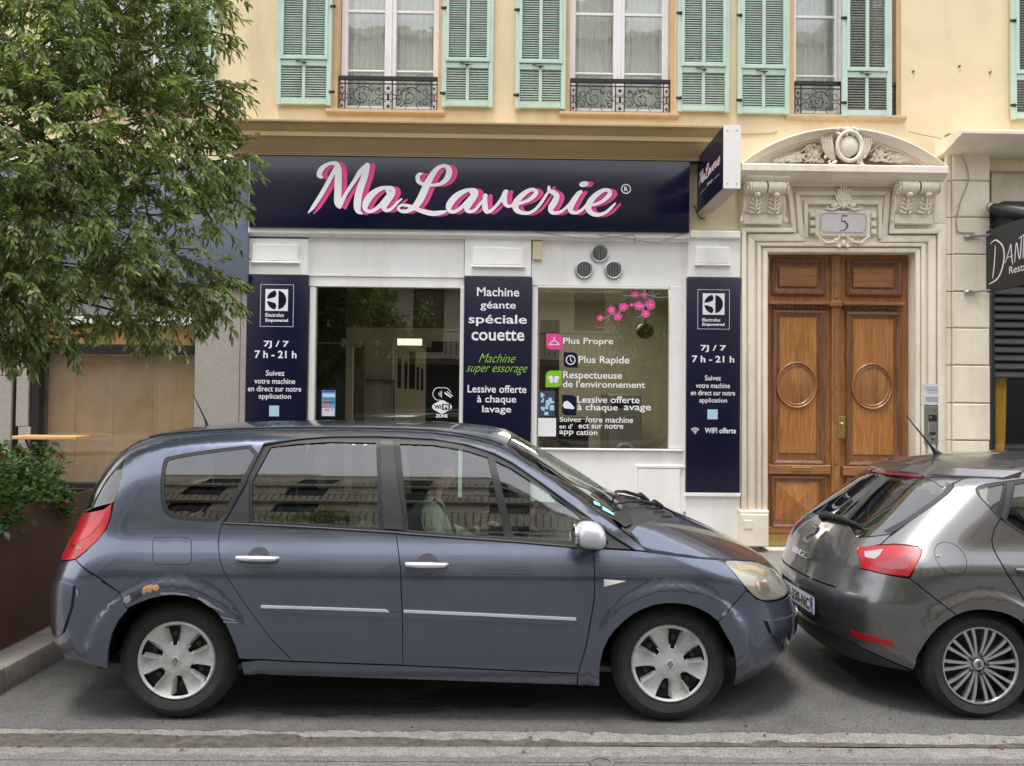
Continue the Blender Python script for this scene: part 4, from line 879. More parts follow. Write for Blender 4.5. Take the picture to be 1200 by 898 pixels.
for s in (-1,1):
    nb.ball(T(cx+s*11,241,8.64), (.038,.03,.032), 9, 6).ball(T(cx+s*19,243,8.65), (.03,.02,.012), 8, 5)
    nb.tube([T(cx+s*3,242,8.64),T(cx+s*13,246,8.63),T(cx+s*24,244,8.655)], [.01,.014,.005], 6)
    nb.tube([T(cx+s*31,276,8.66),T(cx+s*20,285,8.64),T(cx+s*9,283,8.64),T(cx+s*4,277,8.65)], [.01,.015,.014,.01], 6)
    for v in (252,262,271): nb.cbox(*[T(cx+s*36-3,v,8.65)[0],T(cx+s*36+3,v,8.65)[0]], 8.645, 8.69, T(cx,v+3,8.65)[2], T(cx,v-3,8.65)[2], .008)
    nb.ball(T(cx+s*10,281,8.64), (.02,.02,.018), 8, 5); nb.ball(T(cx+s*5,289,8.65), (.022,.02,.018), 8, 5)
nb.ball(T(cx,242,8.635), (.02,.02,.03), 8, 6).ball(T(cx,285,8.635), (.02,.02,.04), 8, 6).ball(T(cx,276,8.64), (.014,.014,.02), 8, 5)
nb.build('number_carving', m_stone, dw, fix=False)
# soffit of the opening and threshold
MB().box(at(899.8,400,8.72)[0], at(1065.7,400,8.72)[0], 8.71, 9.0, .0, .165).build('threshold', m_stone, dw)
# ------------------------------------------------------------------ wooden double door
def wood(name, c1, c2, vert=True):
    m = M_(name, c1, .42, var=.12, scale=3, bump=.12, bscale=50, stretch=(6,6,.7) if vert else (.7,6,6), coat=.25)
    n = m.node_tree.nodes; L = m.node_tree.links; b = n['Principled BSDF']; src = b.inputs['Base Color'].links[0].from_socket
    ge = n.new('ShaderNodeNewGeometry'); mp_ = n.new('ShaderNodeMapping'); mp_.inputs['Scale'].default_value = (14,14,1.1) if vert else (1.1,14,14)
    nz_ = n.new('ShaderNodeTexNoise'); nz_.inputs['Scale'].default_value = 2.2; nz_.inputs['Detail'].default_value = 8; nz_.inputs['Distortion'].default_value = 1.2
    L.new(ge.outputs['Position'], mp_.inputs[0]); L.new(mp_.outputs[0], nz_.inputs['Vector'])
    mr = n.new('ShaderNodeMapRange'); mr.inputs[1].default_value = .35; mr.inputs[2].default_value = .68; L.new(nz_.outputs['Fac'], mr.inputs[0])
    x = n.new('ShaderNodeMixRGB'); x.inputs[2].default_value = (*c2, 1); L.new(mr.outputs[0], x.inputs[0]); L.new(src, x.inputs[1]); L.new(x.outputs[0], b.inputs['Base Color']); return m
m_wood = wood('oiled_oak', srgb(172,118,68), srgb(132,84,44)); m_woodh = wood('oak_rail', srgb(166,114,72), srgb(130,84,50), False)
m_woodp = wood('oak_panel', srgb(184,126,68), srgb(144,92,46)); m_woodd = wood('oak_dark_moulding', srgb(136,90,56), srgb(94,60,36))
LY = 8.86
def lrect(u0, v0, u1, v1, Y): return rect(u0, v0, u1, v1, Y)
def bolection(t, u0, v0, u1, v1, wpx, Y, dep=.03, mat=m_woodd, name='panel_moulding'):
    x0, x1, z0, z1 = rect(u0, v0, u1, v1, Y); w_ = wpx*.0098; b = MB()
    pr = [(0,Y),(0,Y-dep*.7),(w_*.25,Y-dep),(w_*.45,Y-dep*.75),(w_*.6,Y-dep*.35),(w_,Y-dep*.1),(w_,Y)]
    cor = [(x0,z0,1,1),(x1,z0,-1,1),(x1,z1,-1,-1),(x0,z1,1,-1)]; vs = []; m = len(pr)
    for cx, cz, sx, sz in cor: vs += [(cx+sx*a, y, cz+sz*a) for a, y in pr]
    b.add(vs, [(k*m+j, k*m+j+1, ((k+1)%4)*m+j+1, ((k+1)%4)*m+j) for k in range(4) for j in range(m-1)]); return b.build(name, mat, t, fix=True, sharp=30)
for side in (0, 1):
    dl = (0, 0)[side]
    u0, u1 = ((900.5, 973.5), (983.5, 1067))[side]
    x0, x1, z0, z1 = rect(u0, 296, u1, 626, LY)
    t = MB().box(x0, x1, LY, LY+.05, z0, z1+.02).build('door_leaf', m_wood, dw); prop(t, label='left leaf of the carved oak door' if side == 0 else 'right leaf of the carved oak door')
    P = ((902.5,302.5,966,350),(990.5,306,1056.5,347.5))[side]
    # upper panel
    q = (904,303.5,966,346) if side == 0 else (991,305,1056,347)
    bolection(t, *q, 7.5, LY-.001, .045); x0_, x1_, z0_, z1_ = rect(q[0]+9,q[1]+9.5,q[2]-8,q[3]-9.5,LY-.03); MB().cbox(x0_, x1_, LY-.028, LY-.001, z0_, z1_, .012).build('raised_panel', m_woodh, t)
    # dentil shelf
    q = (901,353,974,357.5) if side == 0 else (988,353.5,1060,358.5)
    x0_, x1_, z0_, z1_ = rect(*q, LY-.07); zz = z0_
    MB().profile([(LY-.001,zz+.05),(LY-.06,zz+.045),(LY-.08,zz+.035),(LY-.08,zz+.012),(LY-.06,zz),(LY-.001,zz)], x0_, x1_).build('shelf_moulding', m_woodh, t, sharp=25)
    dn = MB(); kx = x0_+.03
    while kx < x1_-.04: dn.box(kx, kx+.016, LY-.055, LY-.001, zz-.035, zz-.002); kx += .031
    prop(dn.build('dentils', m_woodd, t), kind='stuff')
    # tall panel with roundel
    q = (904,364,966,545) if side == 0 else (990.5,366,1056.5,547)
    bolection(t, *q, 9.5, LY-.001, .04); x0_, x1_, z0_, z1_ = rect(q[0]+9,q[1]+8,q[2]-8.5,q[3]-13,LY-.02); MB().cbox(x0_, x1_, LY-.016, LY-.001, z0_, z1_, .010).build('raised_panel', m_woodp, t)
    cu = 933.5 if side == 0 else 1022; cv = 451.5 if side == 0 else 453; cx, cz = at(cu, cv, LY-.02); r_ = .226
    ro = MB().lathe([(r_+.014,.004),(r_+.012,-.014),(r_+.002,-.022),(r_-.010,-.016),(r_-.014,-.004),(r_-.020,-.006),(r_-.028,-.012),(r_-.036,-.006),(r_-.040,.0),(r_-.05,-.003),(.0,-.003)], (cx,LY-.0165,cz), 'y', 48); ro.v = [(x_, y_, cz+(z_-cz)*1.14) for x_, y_, z_ in ro.v]; ro.build('roundel', m_wood, t, sharp=50)
    # middle rail with letter flap or plain, lower diamond panel
    q = (901,545,974,556) if side == 0 else (988,547,1060,558)
    x0_, x1_, z0_, z1_ = rect(*q, LY-.05); MB().cbox(x0_, x1_, LY-.05, LY-.001, z0_, z1_, .01).build('rail', m_woodh, t)
    if side == 0:
        xx = rect(928,547.5,950,552,LY-.055); MB().cbox(xx[0],xx[1],LY-.062,LY-.051,xx[2],xx[3],.004).build('letter_flap', m_brass, t)
    q = (903,558,966,618) if side == 0 else (990,560,1057,620)
    bolection(t, *q, 6, LY-.001, .035); x0_, x1_, z0_, z1_ = rect(q[0]+7.5,q[1]+8,q[2]-7.5,q[3]-8,LY-.03); d = MB(); mx_, mz_ = (x0_+x1_)/2, (z0_+z1_)/2
    d.add([(x0_,LY-.004,z0_),(x1_,LY-.004,z0_),(x1_,LY-.004,z1_),(x0_,LY-.004,z1_),(mx_,LY-.05,mz_)], [(0,1,4),(1,2,4),(2,3,4),(3,0,4)]); d.build('diamond_panel', m_woodp, t, smooth=False)
    xx = rect(900.5,626.5,924 if side == 0 else 1065,640,LY-.02)
    xx = rect(u0, 626.5, u1+ (5 if side == 0 else 0), 638.5, LY-.02); MB().cbox(xx[0],xx[1],LY-.025,LY+.05,xx[2],xx[3],.004).build('kick_plate', m_brass, t)
    st = MB(); xx = rect(u0,618,u1,626,LY-.03); st.cbox(xx[0],xx[1],LY-.03,LY-.001,xx[2],xx[3],.01); st.build('bottom_rail', m_woodh, t)
# meeting stile
x0, x1, z0, z1 = rect(975.2,299,985.3,560,LY-.05); cs = MB(); cs.cbox(x0, x1, LY-.05, LY+.04, z0-.6, z1, .015); ms = cs.build('meeting_stile', m_wood, dw)
xa_ = rect(973,352.5,987.5,359,LY-.09); MB().cbox(xa_[0],xa_[1],LY-.095,LY-.02,xa_[2],xa_[3],.012).build('stile_cap', m_woodh, dw)
xa_ = rect(978.3,305,982.3,350,LY-.07); MB().cbox(xa_[0],xa_[1],LY-.065,LY-.04,xa_[2],xa_[3],.01).build('stile_bead', m_woodh, ms)
xa_ = rect(979,362,982.6,545,LY-.07); MB().cbox(xa_[0],xa_[1],LY-.065,LY-.04,xa_[2],xa_[3],.01).build('stile_bead', m_woodh, ms)
xa_ = rect(982,488,990.5,513.5,LY-.055); MB().cbox(xa_[0],xa_[1],LY-.062,LY-.045,xa_[2],xa_[3],.004).build('lock_plate', m_brass, dw)
cx, cz = at(986,497,LY-.07); MB().ball((cx,LY-.085,cz), .02, 12, 8).build('door_knob', m_brass, dw)
# intercom and notice
x0, x1, z0, z1 = rect(1083,476,1103,520.5,8.65); ic = thing('intercom', 'grey metal intercom panel with keypad on the stone beside the oak door', 'intercom', ((x0+x1)/2,8.66,z0))
MB().cbox(x0,x1,8.650,8.70,z0,z1,.006).build('face_plate', M_('intercom_grey', srgb(128,126,116), .4, metal=.4), ic)
MB().box(x0+.05,x1-.05,8.647,8.650,z1-.17,z1-.10).build('display', m_black, ic); MB().box(x0+.06,x1-.11,8.6455,8.647,z1-.14,z1-.12).build('display_mark', M_('red_print', (.5,.1,.1), .5), ic)
for r in range(4):
    for c_ in range(3): MB().box(x0+.062+c_*.026,x0+.080+c_*.026,8.644,8.650,z1-.215-r*.025,z1-.200-r*.025).build('key_button', m_metal, ic)
kp = MB(); 
for (a, b_) in ((x0+.05,.0),(x1-.05,.0)): kp.tube([(a,8.65,z1-.18),(a,8.65,z1-.30),((x0+x1)/2+(a-(x0+x1)/2)*.5,8.65,z1-.345),((x0+x1)/2,8.65,z1-.35)], .004, 5)
kp.build('keypad_rim', m_metal, ic, fix=False); MB().box((x0+x1)/2-.03,(x0+x1)/2+.03,8.645,8.650,z1-.325,z1-.30).build('speaker_slot', m_black, ic)
MB().ball(((x0+x1)/2,8.65,z0+.055), (.014,.006,.014), 10, 6).build('key_switch', m_black, ic); MB().ball(((x0+x1)/2+.02,8.65,z1-.05), (.01,.005,.01), 8, 6).build('lens', m_black, ic)
x0, x1, z0, z1 = rect(1081.5,450,1103.5,474.5,8.65); nt_ = thing('notice', 'small laminated white notice stuck just above the intercom', 'notice', ((x0+x1)/2,8.65,z0)); MB().box(x0,x1,8.650,8.6545,z0,z1).build('sheet', M_('laminated_paper', srgb(205,205,212), .3, var=.04, scale=30), nt_)
pr = MB(); m_prt = M_('grey_print', srgb(120,120,130), .6)
for a, b_, c_ in ((.035,.8,.005),(.06,.75,.006),(.075,.5,.004),(.10,.55,.004),(.15,.7,.006),(.165,.7,.006),(.18,.75,.006),(.195,.6,.005)):
    m_ = (x0+x1)/2; h = (x1-x0)*b_/2; pr.box(m_-h,m_+h,8.6485,8.6498,z1-a-c_,z1-a)
pr.build('print', m_prt, nt_)
# ------------------------------------------------------------------ rusticated ashlar pier right of the door
pier = thing('ashlar_pier', 'cream pier of large dressed stone blocks between the oak door and the restaurant', 'pier', (at(1135,640,8.7)[0],8.7,.15))
joints = [173,212,254.8,298.3,341.8,384.6,428.2,472.6,516.2,560,603.5,641]
for i in range(len(joints)-1):
    v0, v1 = joints[i]+.45, joints[i+1]-.45
    x0, x1, z0, z1 = rect(1111, v0, 1160, v1, 8.66)
    b = MB().cbox(x0+.055+U(0,.002), x1+U(-.003,.003), 8.655+U(-.003,.003), 8.74, z0, z1, .012); b.build('stone_block', m_ash, pier)
    MB().cbox(x0, x0+.053, 8.68, 8.74, z0, z1, .008).build('stone_return', m_ash, pier)
x0, x1, z0, z1 = rect(1110, 173, 1159.5, 641, 8.70); MB().box(x0,x1,8.741,9.0,z0-.1,z1).build('mortar_backing', M_('mortar', srgb(150,140,120), .95), pier)
# cornice hood over the pier and restaurant
x0, x1, z0, z1 = rect(1110,155,1330,175,8.40)
xl = at(1134.5,153,8.30)[0]-.12; zt_ = at(1170,153,8.28)[1]
MB().profile([(8.80,zt_+.03),(8.26,zt_),(8.25,zt_-.012),(8.25,zt_-.045),(8.28,zt_-.06),(8.34,zt_-.065),(8.42,zt_-.10),(8.52,zt_-.125),(8.62,zt_-.15),(8.80,zt_-.155)], at(1112,160,8.5)[0], at(1500,160,8.4)[0]).build('cornice', m_ash, bld, sharp=25)
MB().box(at(1116,170,8.68)[0], at(1160,170,8.68)[0], 8.68, 8.79, at(1140,175,8.68)[1]-.01, zt_-.156).build('stone_block', m_ash, pier)
# cable along the wall and down the pier
def cable(pts, r, name, label, mat):
    b = MB(); P = catmull(pts, 6); b.tube(P, r, 6); return prop(b.build(name, mat, fix=False), label, 'cable')
m_cab = M_('grey_cable', srgb(150,142,128), .7)
q = [(*at(u,v,8.77),8.77) for u, v in ((1064,154),(1080,158),(1095,161),(1111,165))]; q = [(a,c_,b_) for a, b_, c_ in q]
cable(q, .005, 'cable', 'thin cable sagging from the pediment to the junction box under the cornice', m_cab)
q = [(*at(u,v,8.64),8.64) for u, v in ((1112,167),(1126,180),(1134,200),(1134,215),(1126,235),(1121,256),(1121,268),(1123,272),(1135,273),(1142,273))]; cable([(a,c_,b_) for a, b_, c_ in q], .006, 'cable', 'cable wandering down the cream pier to the restaurant sign lamp', m_cab)
q = [(*at(u,v,8.79),8.79) for u, v in ((869,157.5),(890,157),(906,156.5),(911,154))]; cable([(a,c_,b_) for a, b_, c_ in q], .005, 'cable', 'short horizontal cable on the yellow wall beside the projecting box sign', m_cab)
x, z = at(1113,163,8.70); MB().cbox(x-.06,x+.06,8.62,8.70,z-.05,z+.04,.01).build('junction_box', m_conc, pier); 
# ================================================================== RESTAURANT AT RIGHT
rs = thing('restaurant_front', 'restaurant front at the right edge with black roller shutter box and dark window', 'shop front', (6.8,8.8,.15))
x0, x1, z0, z1 = rect(1159.5,176,1700,240,8.9); MB().box(x0, x1, 8.86, 9.0, z0-.7, z1+.1).build('wall', m_ash, rs)
xa_, xb_ = at(1162,400,8.86)[0], at(1700,400,8.86)[0]
sv = 337; k = 0
while sv < 434:
    z1_ = at(1190, sv, 8.84)[1]; z0_ = at(1190, sv+9.7, 8.84)[1]
    MB().profile([(8.85,z1_),(8.835,z1_),(8.80,z0_+.02),(8.80,z0_+.006),(8.85,z0_+.004)], xa_, xb_).build('shutter_slat', m_black, rs, sharp=20); sv += 9.7
zl = z0_
MB().box(xa_-.03, xa_, 8.80, 8.9, .16, at(1180,240,8.8)[1]).build('window_frame', m_black, rs); MB().box(xa_, xb_, 8.80, 8.88, .16, .7).build('stall_riser', m_black, rs)
MB().box(xa_, xb_, 8.855, 8.86, .7, zl).build('window_pane', glass('restaurant_glass', (.92,.92,.9), base=.03), rs)
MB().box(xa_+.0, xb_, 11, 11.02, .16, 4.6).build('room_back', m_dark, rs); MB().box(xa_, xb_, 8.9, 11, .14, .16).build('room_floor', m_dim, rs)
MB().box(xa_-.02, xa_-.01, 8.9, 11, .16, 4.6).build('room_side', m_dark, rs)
m_yel = M_('yellow_curtain', srgb(244,204,70), .8, var=.12, scale=6, stretch=(5,1,.5))
cx0, cx1 = at(1164.5,480,8.91)[0], at(1181,480,8.91)[0]; czt = at(1172,423,8.91)[1]; vs = []; N = 28; rws = 14
for j in range(rws+1):
    for i in range(N+1):
        t = i/N; s_ = 1-.35*(j/rws) if j < 9 else .69; zz = czt-(czt-.75)*j/rws
        vs.append((cx0+(cx1-cx0)*t*s_, 8.92+.022*math.sin(t*22+j*.1), zz))
cu = thing('yellow_curtain', 'gathered yellow curtain hanging inside the restaurant window', 'curtain', (cx0,8.95,.75)); MB().add(vs, [(j*(N+1)+i, j*(N+1)+i+1, (j+1)*(N+1)+i+1, (j+1)*(N+1)+i) for j in range(rws) for i in range(N)]).build('cloth', m_yel, cu, fix=False, sharp=180)
MB().tube([(cx0-.05,8.93,czt+.01),(xb_,8.93,czt+.01)], .012, 8).build('rod', m_brass, cu)
# restaurant flag sign, square to the wall
RX = 5.46; ya_, yb_ = 8.60, 7.35; ztop = 3.80; zbot = 3.10
fs = thing('hanging_sign', 'black restaurant sign projecting square from the wall with white hand lettering', 'sign', (RX,8.0,zbot))
MB().box(RX, RX+.05, yb_, ya_, zbot, ztop).build('board', M_('sign_black', srgb(44,44,47), .6, var=.06), fs, bevel=.004)
fy = lambda a, z: (RX-.002, ya_-a, z)
dl = MB()
def fr(pts): ribbon(dl, pts, 0)
fr([(.17,3.60,.012),(.15,3.40,.018),(.12,3.25,.014)]); fr([(.08,3.64,.008),(.18,3.66,.016),(.30,3.56,.018),(.31,3.40,.02),(.22,3.24,.018),(.06,3.19,.012)])
fr([(.335,3.38,.01),(.40,3.50,.012),(.43,3.56,.012),(.44,3.44,.016),(.46,3.34,.012)]); fr([(.36,3.43,.008),(.46,3.435,.008)])
fr([(.49,3.36,.012),(.52,3.56,.014),(.57,3.38,.014),(.60,3.60,.014)]); fr([(.56,3.60,.01),(.70,3.64,.012)]); fr([(.64,3.62,.012),(.62,3.38,.014)]); fr([(.72,3.38,.012),(.76,3.56,.012),(.84,3.38,.012)])
dl.v = [fy(a, z)[:1]+(ya_-a, z) for a, _, z in dl.v]; dl.build('script_lettering', m_wlet, fs, fix=False, smooth=False)
text_m('Restaurant', .40, .95, 3.245, 3.325, 0, m_wlet, fs, fn=fy, bold=.0)
for zz in (ztop-.05, zbot+.02):
    MB().tube([(RX-.2,8.66,zz-.01),(RX-.02,8.60,zz),(RX+.02,8.5,zz)], [.02,.014,.012], 6).build('bracket', m_metal, fs); MB().ball((RX-.18,8.64,zz-.01), (.05,.03,.03), 8, 6).build('fixing', m_metal, fs)
sp = thing('spotlight', 'black spotlight fixed to the wall above the black restaurant sign', 'lamp', (5.55,8.6,3.88))
MB().tube([(5.50,8.56,4.06),(5.62,8.40,3.97),(5.74,8.26,3.90)], [.05,.085,.095], 14).build('lamp_body', m_black, sp); MB().ball((5.50,8.57,4.07), .055, 12, 8).build('lamp_cap', m_metal, sp)
MB().tube([(5.52,8.62,3.85),(5.55,8.5,3.9),(5.60,8.42,3.95)], .015, 6).build('lamp_arm', m_black, sp); MB().box(5.6,7.5,8.50,8.86,3.9,4.12).build('shutter_box', m_black, rs)
# ================================================================== NEIGHBOUR AT LEFT
nb_ = thing('neighbour_shopfront', 'closed shop front at the left with slate blue fascia, granite piers and boarded glazing', 'shop front', (-5.5,8.75,.15))
m_slt = M_('slate_fascia', srgb(112,122,140), .55, var=.04, scale=2, dirt=srgb(100,108,122), dscale=1)
m_gran = M_('speckled_granite', srgb(164,156,149), .7, var=.16, scale=60, bump=.1, dirt=srgb(150,136,124), dscale=5, damt=.4)
m_ply = M_('kraft_board', srgb(196,164,120), .7, var=.09, scale=3, stretch=(4,1,.4), dirt=srgb(150,132,104), dscale=1.6, damt=.5)
m_org = M_('orange_board', srgb(204,152,88), .6, var=.08, scale=4, dirt=srgb(190,110,60), dscale=3, damt=.5)
x0, x1, z0, z1 = rect(-500,183,290.5,329,8.60); MB().box(x0, x1, 8.60, 8.80, z0, z1).build('fascia', m_slt, nb_, bevel=.004)
MB().cbox(x0, x1, 8.57, 8.599, z1-.06, z1, .01).build('fascia_trim', m_white, nb_); MB().box(x0, x1, 8.61, 8.80, z0-.03, z0-.001).build('fascia_dark_strip', m_black, nb_)  # black strip along the lower edge of the fascia
MB().box(x0, x1, 8.70, 9.2, at(200,370.6,8.7)[1], z0-.031).build('soffit_board', M_('grey_board', srgb(150,150,150), .6), nb_)
def npier(u0, u1, joints=(333,642)):
    for a, b_ in zip(joints[:-1], joints[1:]):
        xx = rect(u0, a+.3, u1, b_-.3, 8.66); MB().cbox(xx[0], xx[1], 8.66, 9.1, xx[2], xx[3], .004).build('granite_slab', m_gran, nb_)
npier(227, 279.5); npier(280.2, 288.5); npier(19.5, 33.5, (380,500,642)); npier(-120, 12.5, (333,440,540,642)); npier(-500,-330)
slab('door_post', 12.8, 380, 19.2, 645, 8.70, 8.9, m_black, nb_); slab('window_post', 34, 400, 43, 645, 8.68, 8.9, m_black, nb_)
slab('white_lintel', 43.3, 371, 226.7, 380.5, 8.70, 8.95, m_white2, nb_); slab('upper_board', 43.3, 380.8, 226.7, 403.8, 8.80, 8.9, m_org, nb_)
slab('transom', 43.2, 404, 226.7, 414.5, 8.70, 8.9, m_black, nb_)
for a, b_ in ((43.5,53),(53.3,88),(88.3,132),(132.3,178),(178.3,226)): slab('board', a, 414.8, b_, 567, 8.88, 8.92, m_ply, nb_, c=.003)
slab('slatted_board', 184, 414.8, 226.4, 567, 8.865, 8.879, M_('pale_board', srgb(206,172,128), .7, var=.1, stretch=(9,1,.3)), nb_)
slab('base_frame', 43.2, 567.5, 226.7, 578, 8.70, 8.9, m_black, nb_); slab('stall_riser', 43.2, 578.3, 226.7, 645, 8.74, 8.95, M_('brown_riser', srgb(84,66,58), .6, var=.1), nb_)
pane(43.2, 415, 226.8, 567.4, 8.80, 'window_pane', nb_, glass('dusty_glass', (.98,.97,.95), refl=.8, base=.03, dirt=.14, wav=.01))
slab('wall_board', -330, 333, -120, 645, 8.9, 9.0, m_dark, nb_)
x0, x1, z0, z1 = rect(17, 511, 92, 515, 8.45); lg = thing('wooden_shelf', 'narrow pale wooden shelf ledge at the left shop window above the planter', 'shelf', ((x0+x1)/2,8.45,z0)); MB().box(x0,x1,8.40,8.69,z0,z1).build('board', M_('pale_wood', srgb(214,170,120), .5, var=.08, stretch=(1,6,6)), lg, bevel=.004)
MB().tube([(x0+.08,8.64,z0),(x0+.08,8.64,z0-.22),(x0+.08,8.52,z0-.005)], .012, 6).build('shelf_bracket', m_black, lg)
# ================================================================== OPPOSITE SIDE OF THE STREET (seen in the glass)
m_opw = M_('opposite_render', srgb(206,196,176), .9, var=.06, scale=1); m_opg = M_('opposite_glass', (.03,.035,.04), .15); m_opb = M_('balcony_slab', srgb(190,182,168), .9)
op = thing('opposite_building', 'long pale apartment building across the street', 'building', (0,-13,0))
def yb(x): return -13.0
W = MB(); oz = 16.5; holes = []
for fl in range(4):
    for k in range(17): x = -26+k*3.2; holes.append((x, x+1.25, 4.6+fl*2.9-(.9 if k%3 == 1 else 0), 6.4+fl*2.9))
W.v = []; 
for hx0, hx1, hz0, hz1 in holes: pass
def wall2(b, x0, x1, z0, z1, y, holes):
    xs = sorted({x0,x1,*[h[0] for h in holes],*[h[1] for h in holes]})
    for i in range(len(xs)-1):
        cx = (xs[i]+xs[i+1])/2; hs = sorted([(h[2],h[3]) for h in holes if h[0] < cx < h[1]]); z = z0
        for a, c_ in hs: b.add([(xs[i],y,z),(xs[i],y,a),(xs[i+1],y,a),(xs[i+1],y,z)], [(0,1,2,3)]); z = c_
        b.add([(xs[i],y,z),(xs[i],y,z1),(xs[i+1],y,z1),(xs[i+1],y,z)], [(0,1,2,3)])
wall2(W, -30, 30, 0, oz, -13, holes); W.box(-30, 30, -24, -13.4, 0, oz-.1); W.box(-30,30,-13.4,-12.7,oz,oz+.3)
W.build('wall', m_opw, op, fix=False, smooth=False)
g_ = MB(); s_ = MB()
for hx0, hx1, hz0, hz1 in holes: g_.box(hx0, hx1, -13.25, -13.2, hz0, hz1)
g_.build('window_glass', m_opg, op)
for fl in range(4): s_.box(-30, 30, -12.99, -12.1, 4.35+fl*2.9-.95, 4.35+fl*2.9-.8)
s_.build('balcony_slab', m_opb, op)
rl = MB()
for fl in range(4):
    rl.box(-30,30,-12.16,-12.12,4.35+fl*2.9+.05,4.35+fl*2.9+.1)
    for k in range(300): rl.box(-30+k*.2,-29.97+k*.2,-12.15,-12.13,3.55+fl*2.9,4.4+fl*2.9)
prop(rl.build('balcony_bars', m_iron, op, smooth=False), kind='stuff')
MB().box(-30,30,-13.0,-12.9,.3,3.2).build('shop_windows', m_opg, op, smooth=False)
for k in range(4): MB().box(-22+k*12,-19+k*12,-17,-14,oz+.3,oz+2.2).build('roof_room', m_opw, op)
sheet('pavement', R4(-60,60,-12.9,-6.2), .12, m_pave)
# ================================================================== CARS: one smooth body function per car, panels cut out of it
def pchip(K):
    K = sorted(K); X = np.array([k[0] for k in K], float); Y = np.array([k[1] for k in K], float)
    h = np.diff(X); d = np.diff(Y)/h; m = np.zeros(len(X))
    for i in range(1, len(X)-1):
        if d[i-1]*d[i] > 0: w1, w2 = 2*h[i]+h[i-1], h[i]+2*h[i-1]; m[i] = (w1+w2)/(w1/d[i-1]+w2/d[i])
    m[0], m[-1] = d[0], d[-1]
    def f(x):
        x = np.clip(np.asarray(x, float), X[0], X[-1]); i = np.clip(np.searchsorted(X, x, side='right')-1, 0, len(X)-2)
        t = (x-X[i])/h[i]; return (2*t**3-3*t*t+1)*Y[i]+(t**3-2*t*t+t)*h[i]*m[i]+(-2*t**3+3*t*t)*Y[i+1]+(t**3-t*t)*h[i]*m[i+1]
    return f
def smooth(K, sig):
    f = pchip(K); X = [k[0] for k in K]; a, b = min(X), max(X); n = 4000; g = np.linspace(a, b, n); y = f(g); st = (b-a)/(n-1); m = max(1, int(3*sig/st))
    k = np.exp(-.5*(np.arange(-m, m+1)*st/sig)**2); k /= k.sum(); y0, y1 = y[0], y[-1]
    yp = np.concatenate([2*y0-y[1:m+1][::-1], y, 2*y1-y[-m-1:-1][::-1]]); ys = np.convolve(yp, k, 'valid')
    return lambda x: np.interp(x, g, ys)
def sup(d, R, p):
    t = np.clip(d/R, 0, 1); return np.maximum(0, 1-(1-t)**p)**(1/p)
class Body:
    def __init__(s, yc, wk, rk, fk, zk, Rr, pr, Rf, pf, Rz, pz, wheels, arch=(.40,.50,.02)):
        s.yc = yc; s.w, s.xr, s.xf, s.zr = smooth(wk, .02), smooth(rk, .03), smooth(fk, .018), smooth(zk, .08); s.Rr, s.Rf = smooth(Rr, .05), smooth(Rf, .05)
        s.pr, s.pf, s.Rz, s.pz, s.wheels, s.arch = pr, pf, Rz, pz, wheels, arch
    def h(s, x, z):
        x = np.asarray(x, float); z = np.asarray(z, float)
        v = s.w(z)*sup(x-s.xr(z), s.Rr(z), s.pr)*sup(s.xf(z)-x, s.Rf(z), s.pf)*sup(s.zr(x)-z, s.Rz, s.pz)
        for (wx, wz) in s.wheels:
            r = np.hypot(x-wx, z-wz); a, b, e = s.arch; t = np.clip((b-r)/(b-a-.04), 0, 1); v = v+e*t*t*(3-2*t)*(z > .12)*(v > .3)
        return v
    def hit(s, u, v):
        """first point of the body on the sight line, or the nearest grazing point"""
        d = np.array(ray(u, v)); t = np.linspace((s.yc-1.0)/d[1], (s.yc+.9)/d[1], 900); P = d[None]*t[:, None]; P[:, 2] += CAM_H
        F = np.abs(P[:, 1]-s.yc)-s.h(P[:, 0], P[:, 2]); F = np.where(s.h(P[:, 0], P[:, 2]) <= 0.001, np.abs(P[:, 1]-s.yc)+.05, F)
        k = np.argmax(F < 0) if (F < 0).any() else int(np.argmin(F))
        if (F < 0).any() and k > 0:
            a = F[k-1]/(F[k-1]-F[k]); p = P[k-1]+(P[k]-P[k-1])*a
        else: p = P[k]
        return p[0], p[1]-s.yc, p[2]
    def side(s, pts, d0=.05):
        out = []
        for p in pts:
            if p[0] == 'R': out.append((float(s.xr(p[1]))+d0, p[1]))
            elif p[0] == 'F': out.append((float(s.xf(p[1]))-d0, p[1]))
            elif p[0] == 'm': out.append((p[1], p[2]))
            else: x, y, z = s.hit(*p); x = min(max(x, float(s.xr(z))+d0), float(s.xf(z))-d0); out.append((x, z))
        return out
    # chart maps
    def S(s, a, b, off=0, sg=-1): return a, sg*(float(s.h(a, b))+off), b
    def solve_x(s, y, z, front):
        lo = float(s.xf(z) if front else s.xr(z)); mid = (float(s.xf(z))+float(s.xr(z)))/2; ay = max(abs(y), .006); a, b = lo, mid
        for _ in range(26):
            m = (a+b)/2
            if float(s.h(m, z)) < ay: a = m
            else: b = m
        return b
    def solve_z(s, x, y):
        a, b = float(s.zr(x))+.001, .5; ay = max(abs(y), .006)
        for _ in range(26):
            m = (a+b)/2
            if float(s.h(x, m)) < ay: a = m
            else: b = m
        return b
def resample(poly, res, closed=True):
    out = []; n = len(poly)
    for i in range(n):
        a, b = poly[i], poly[(i+1) % n]; L_ = math.hypot(b[0]-a[0], b[1]-a[1]); k = max(1, int(L_/res+.5))
        for j in range(k): out.append((a[0]+(b[0]-a[0])*j/k, a[1]+(b[1]-a[1])*j/k))
    return out
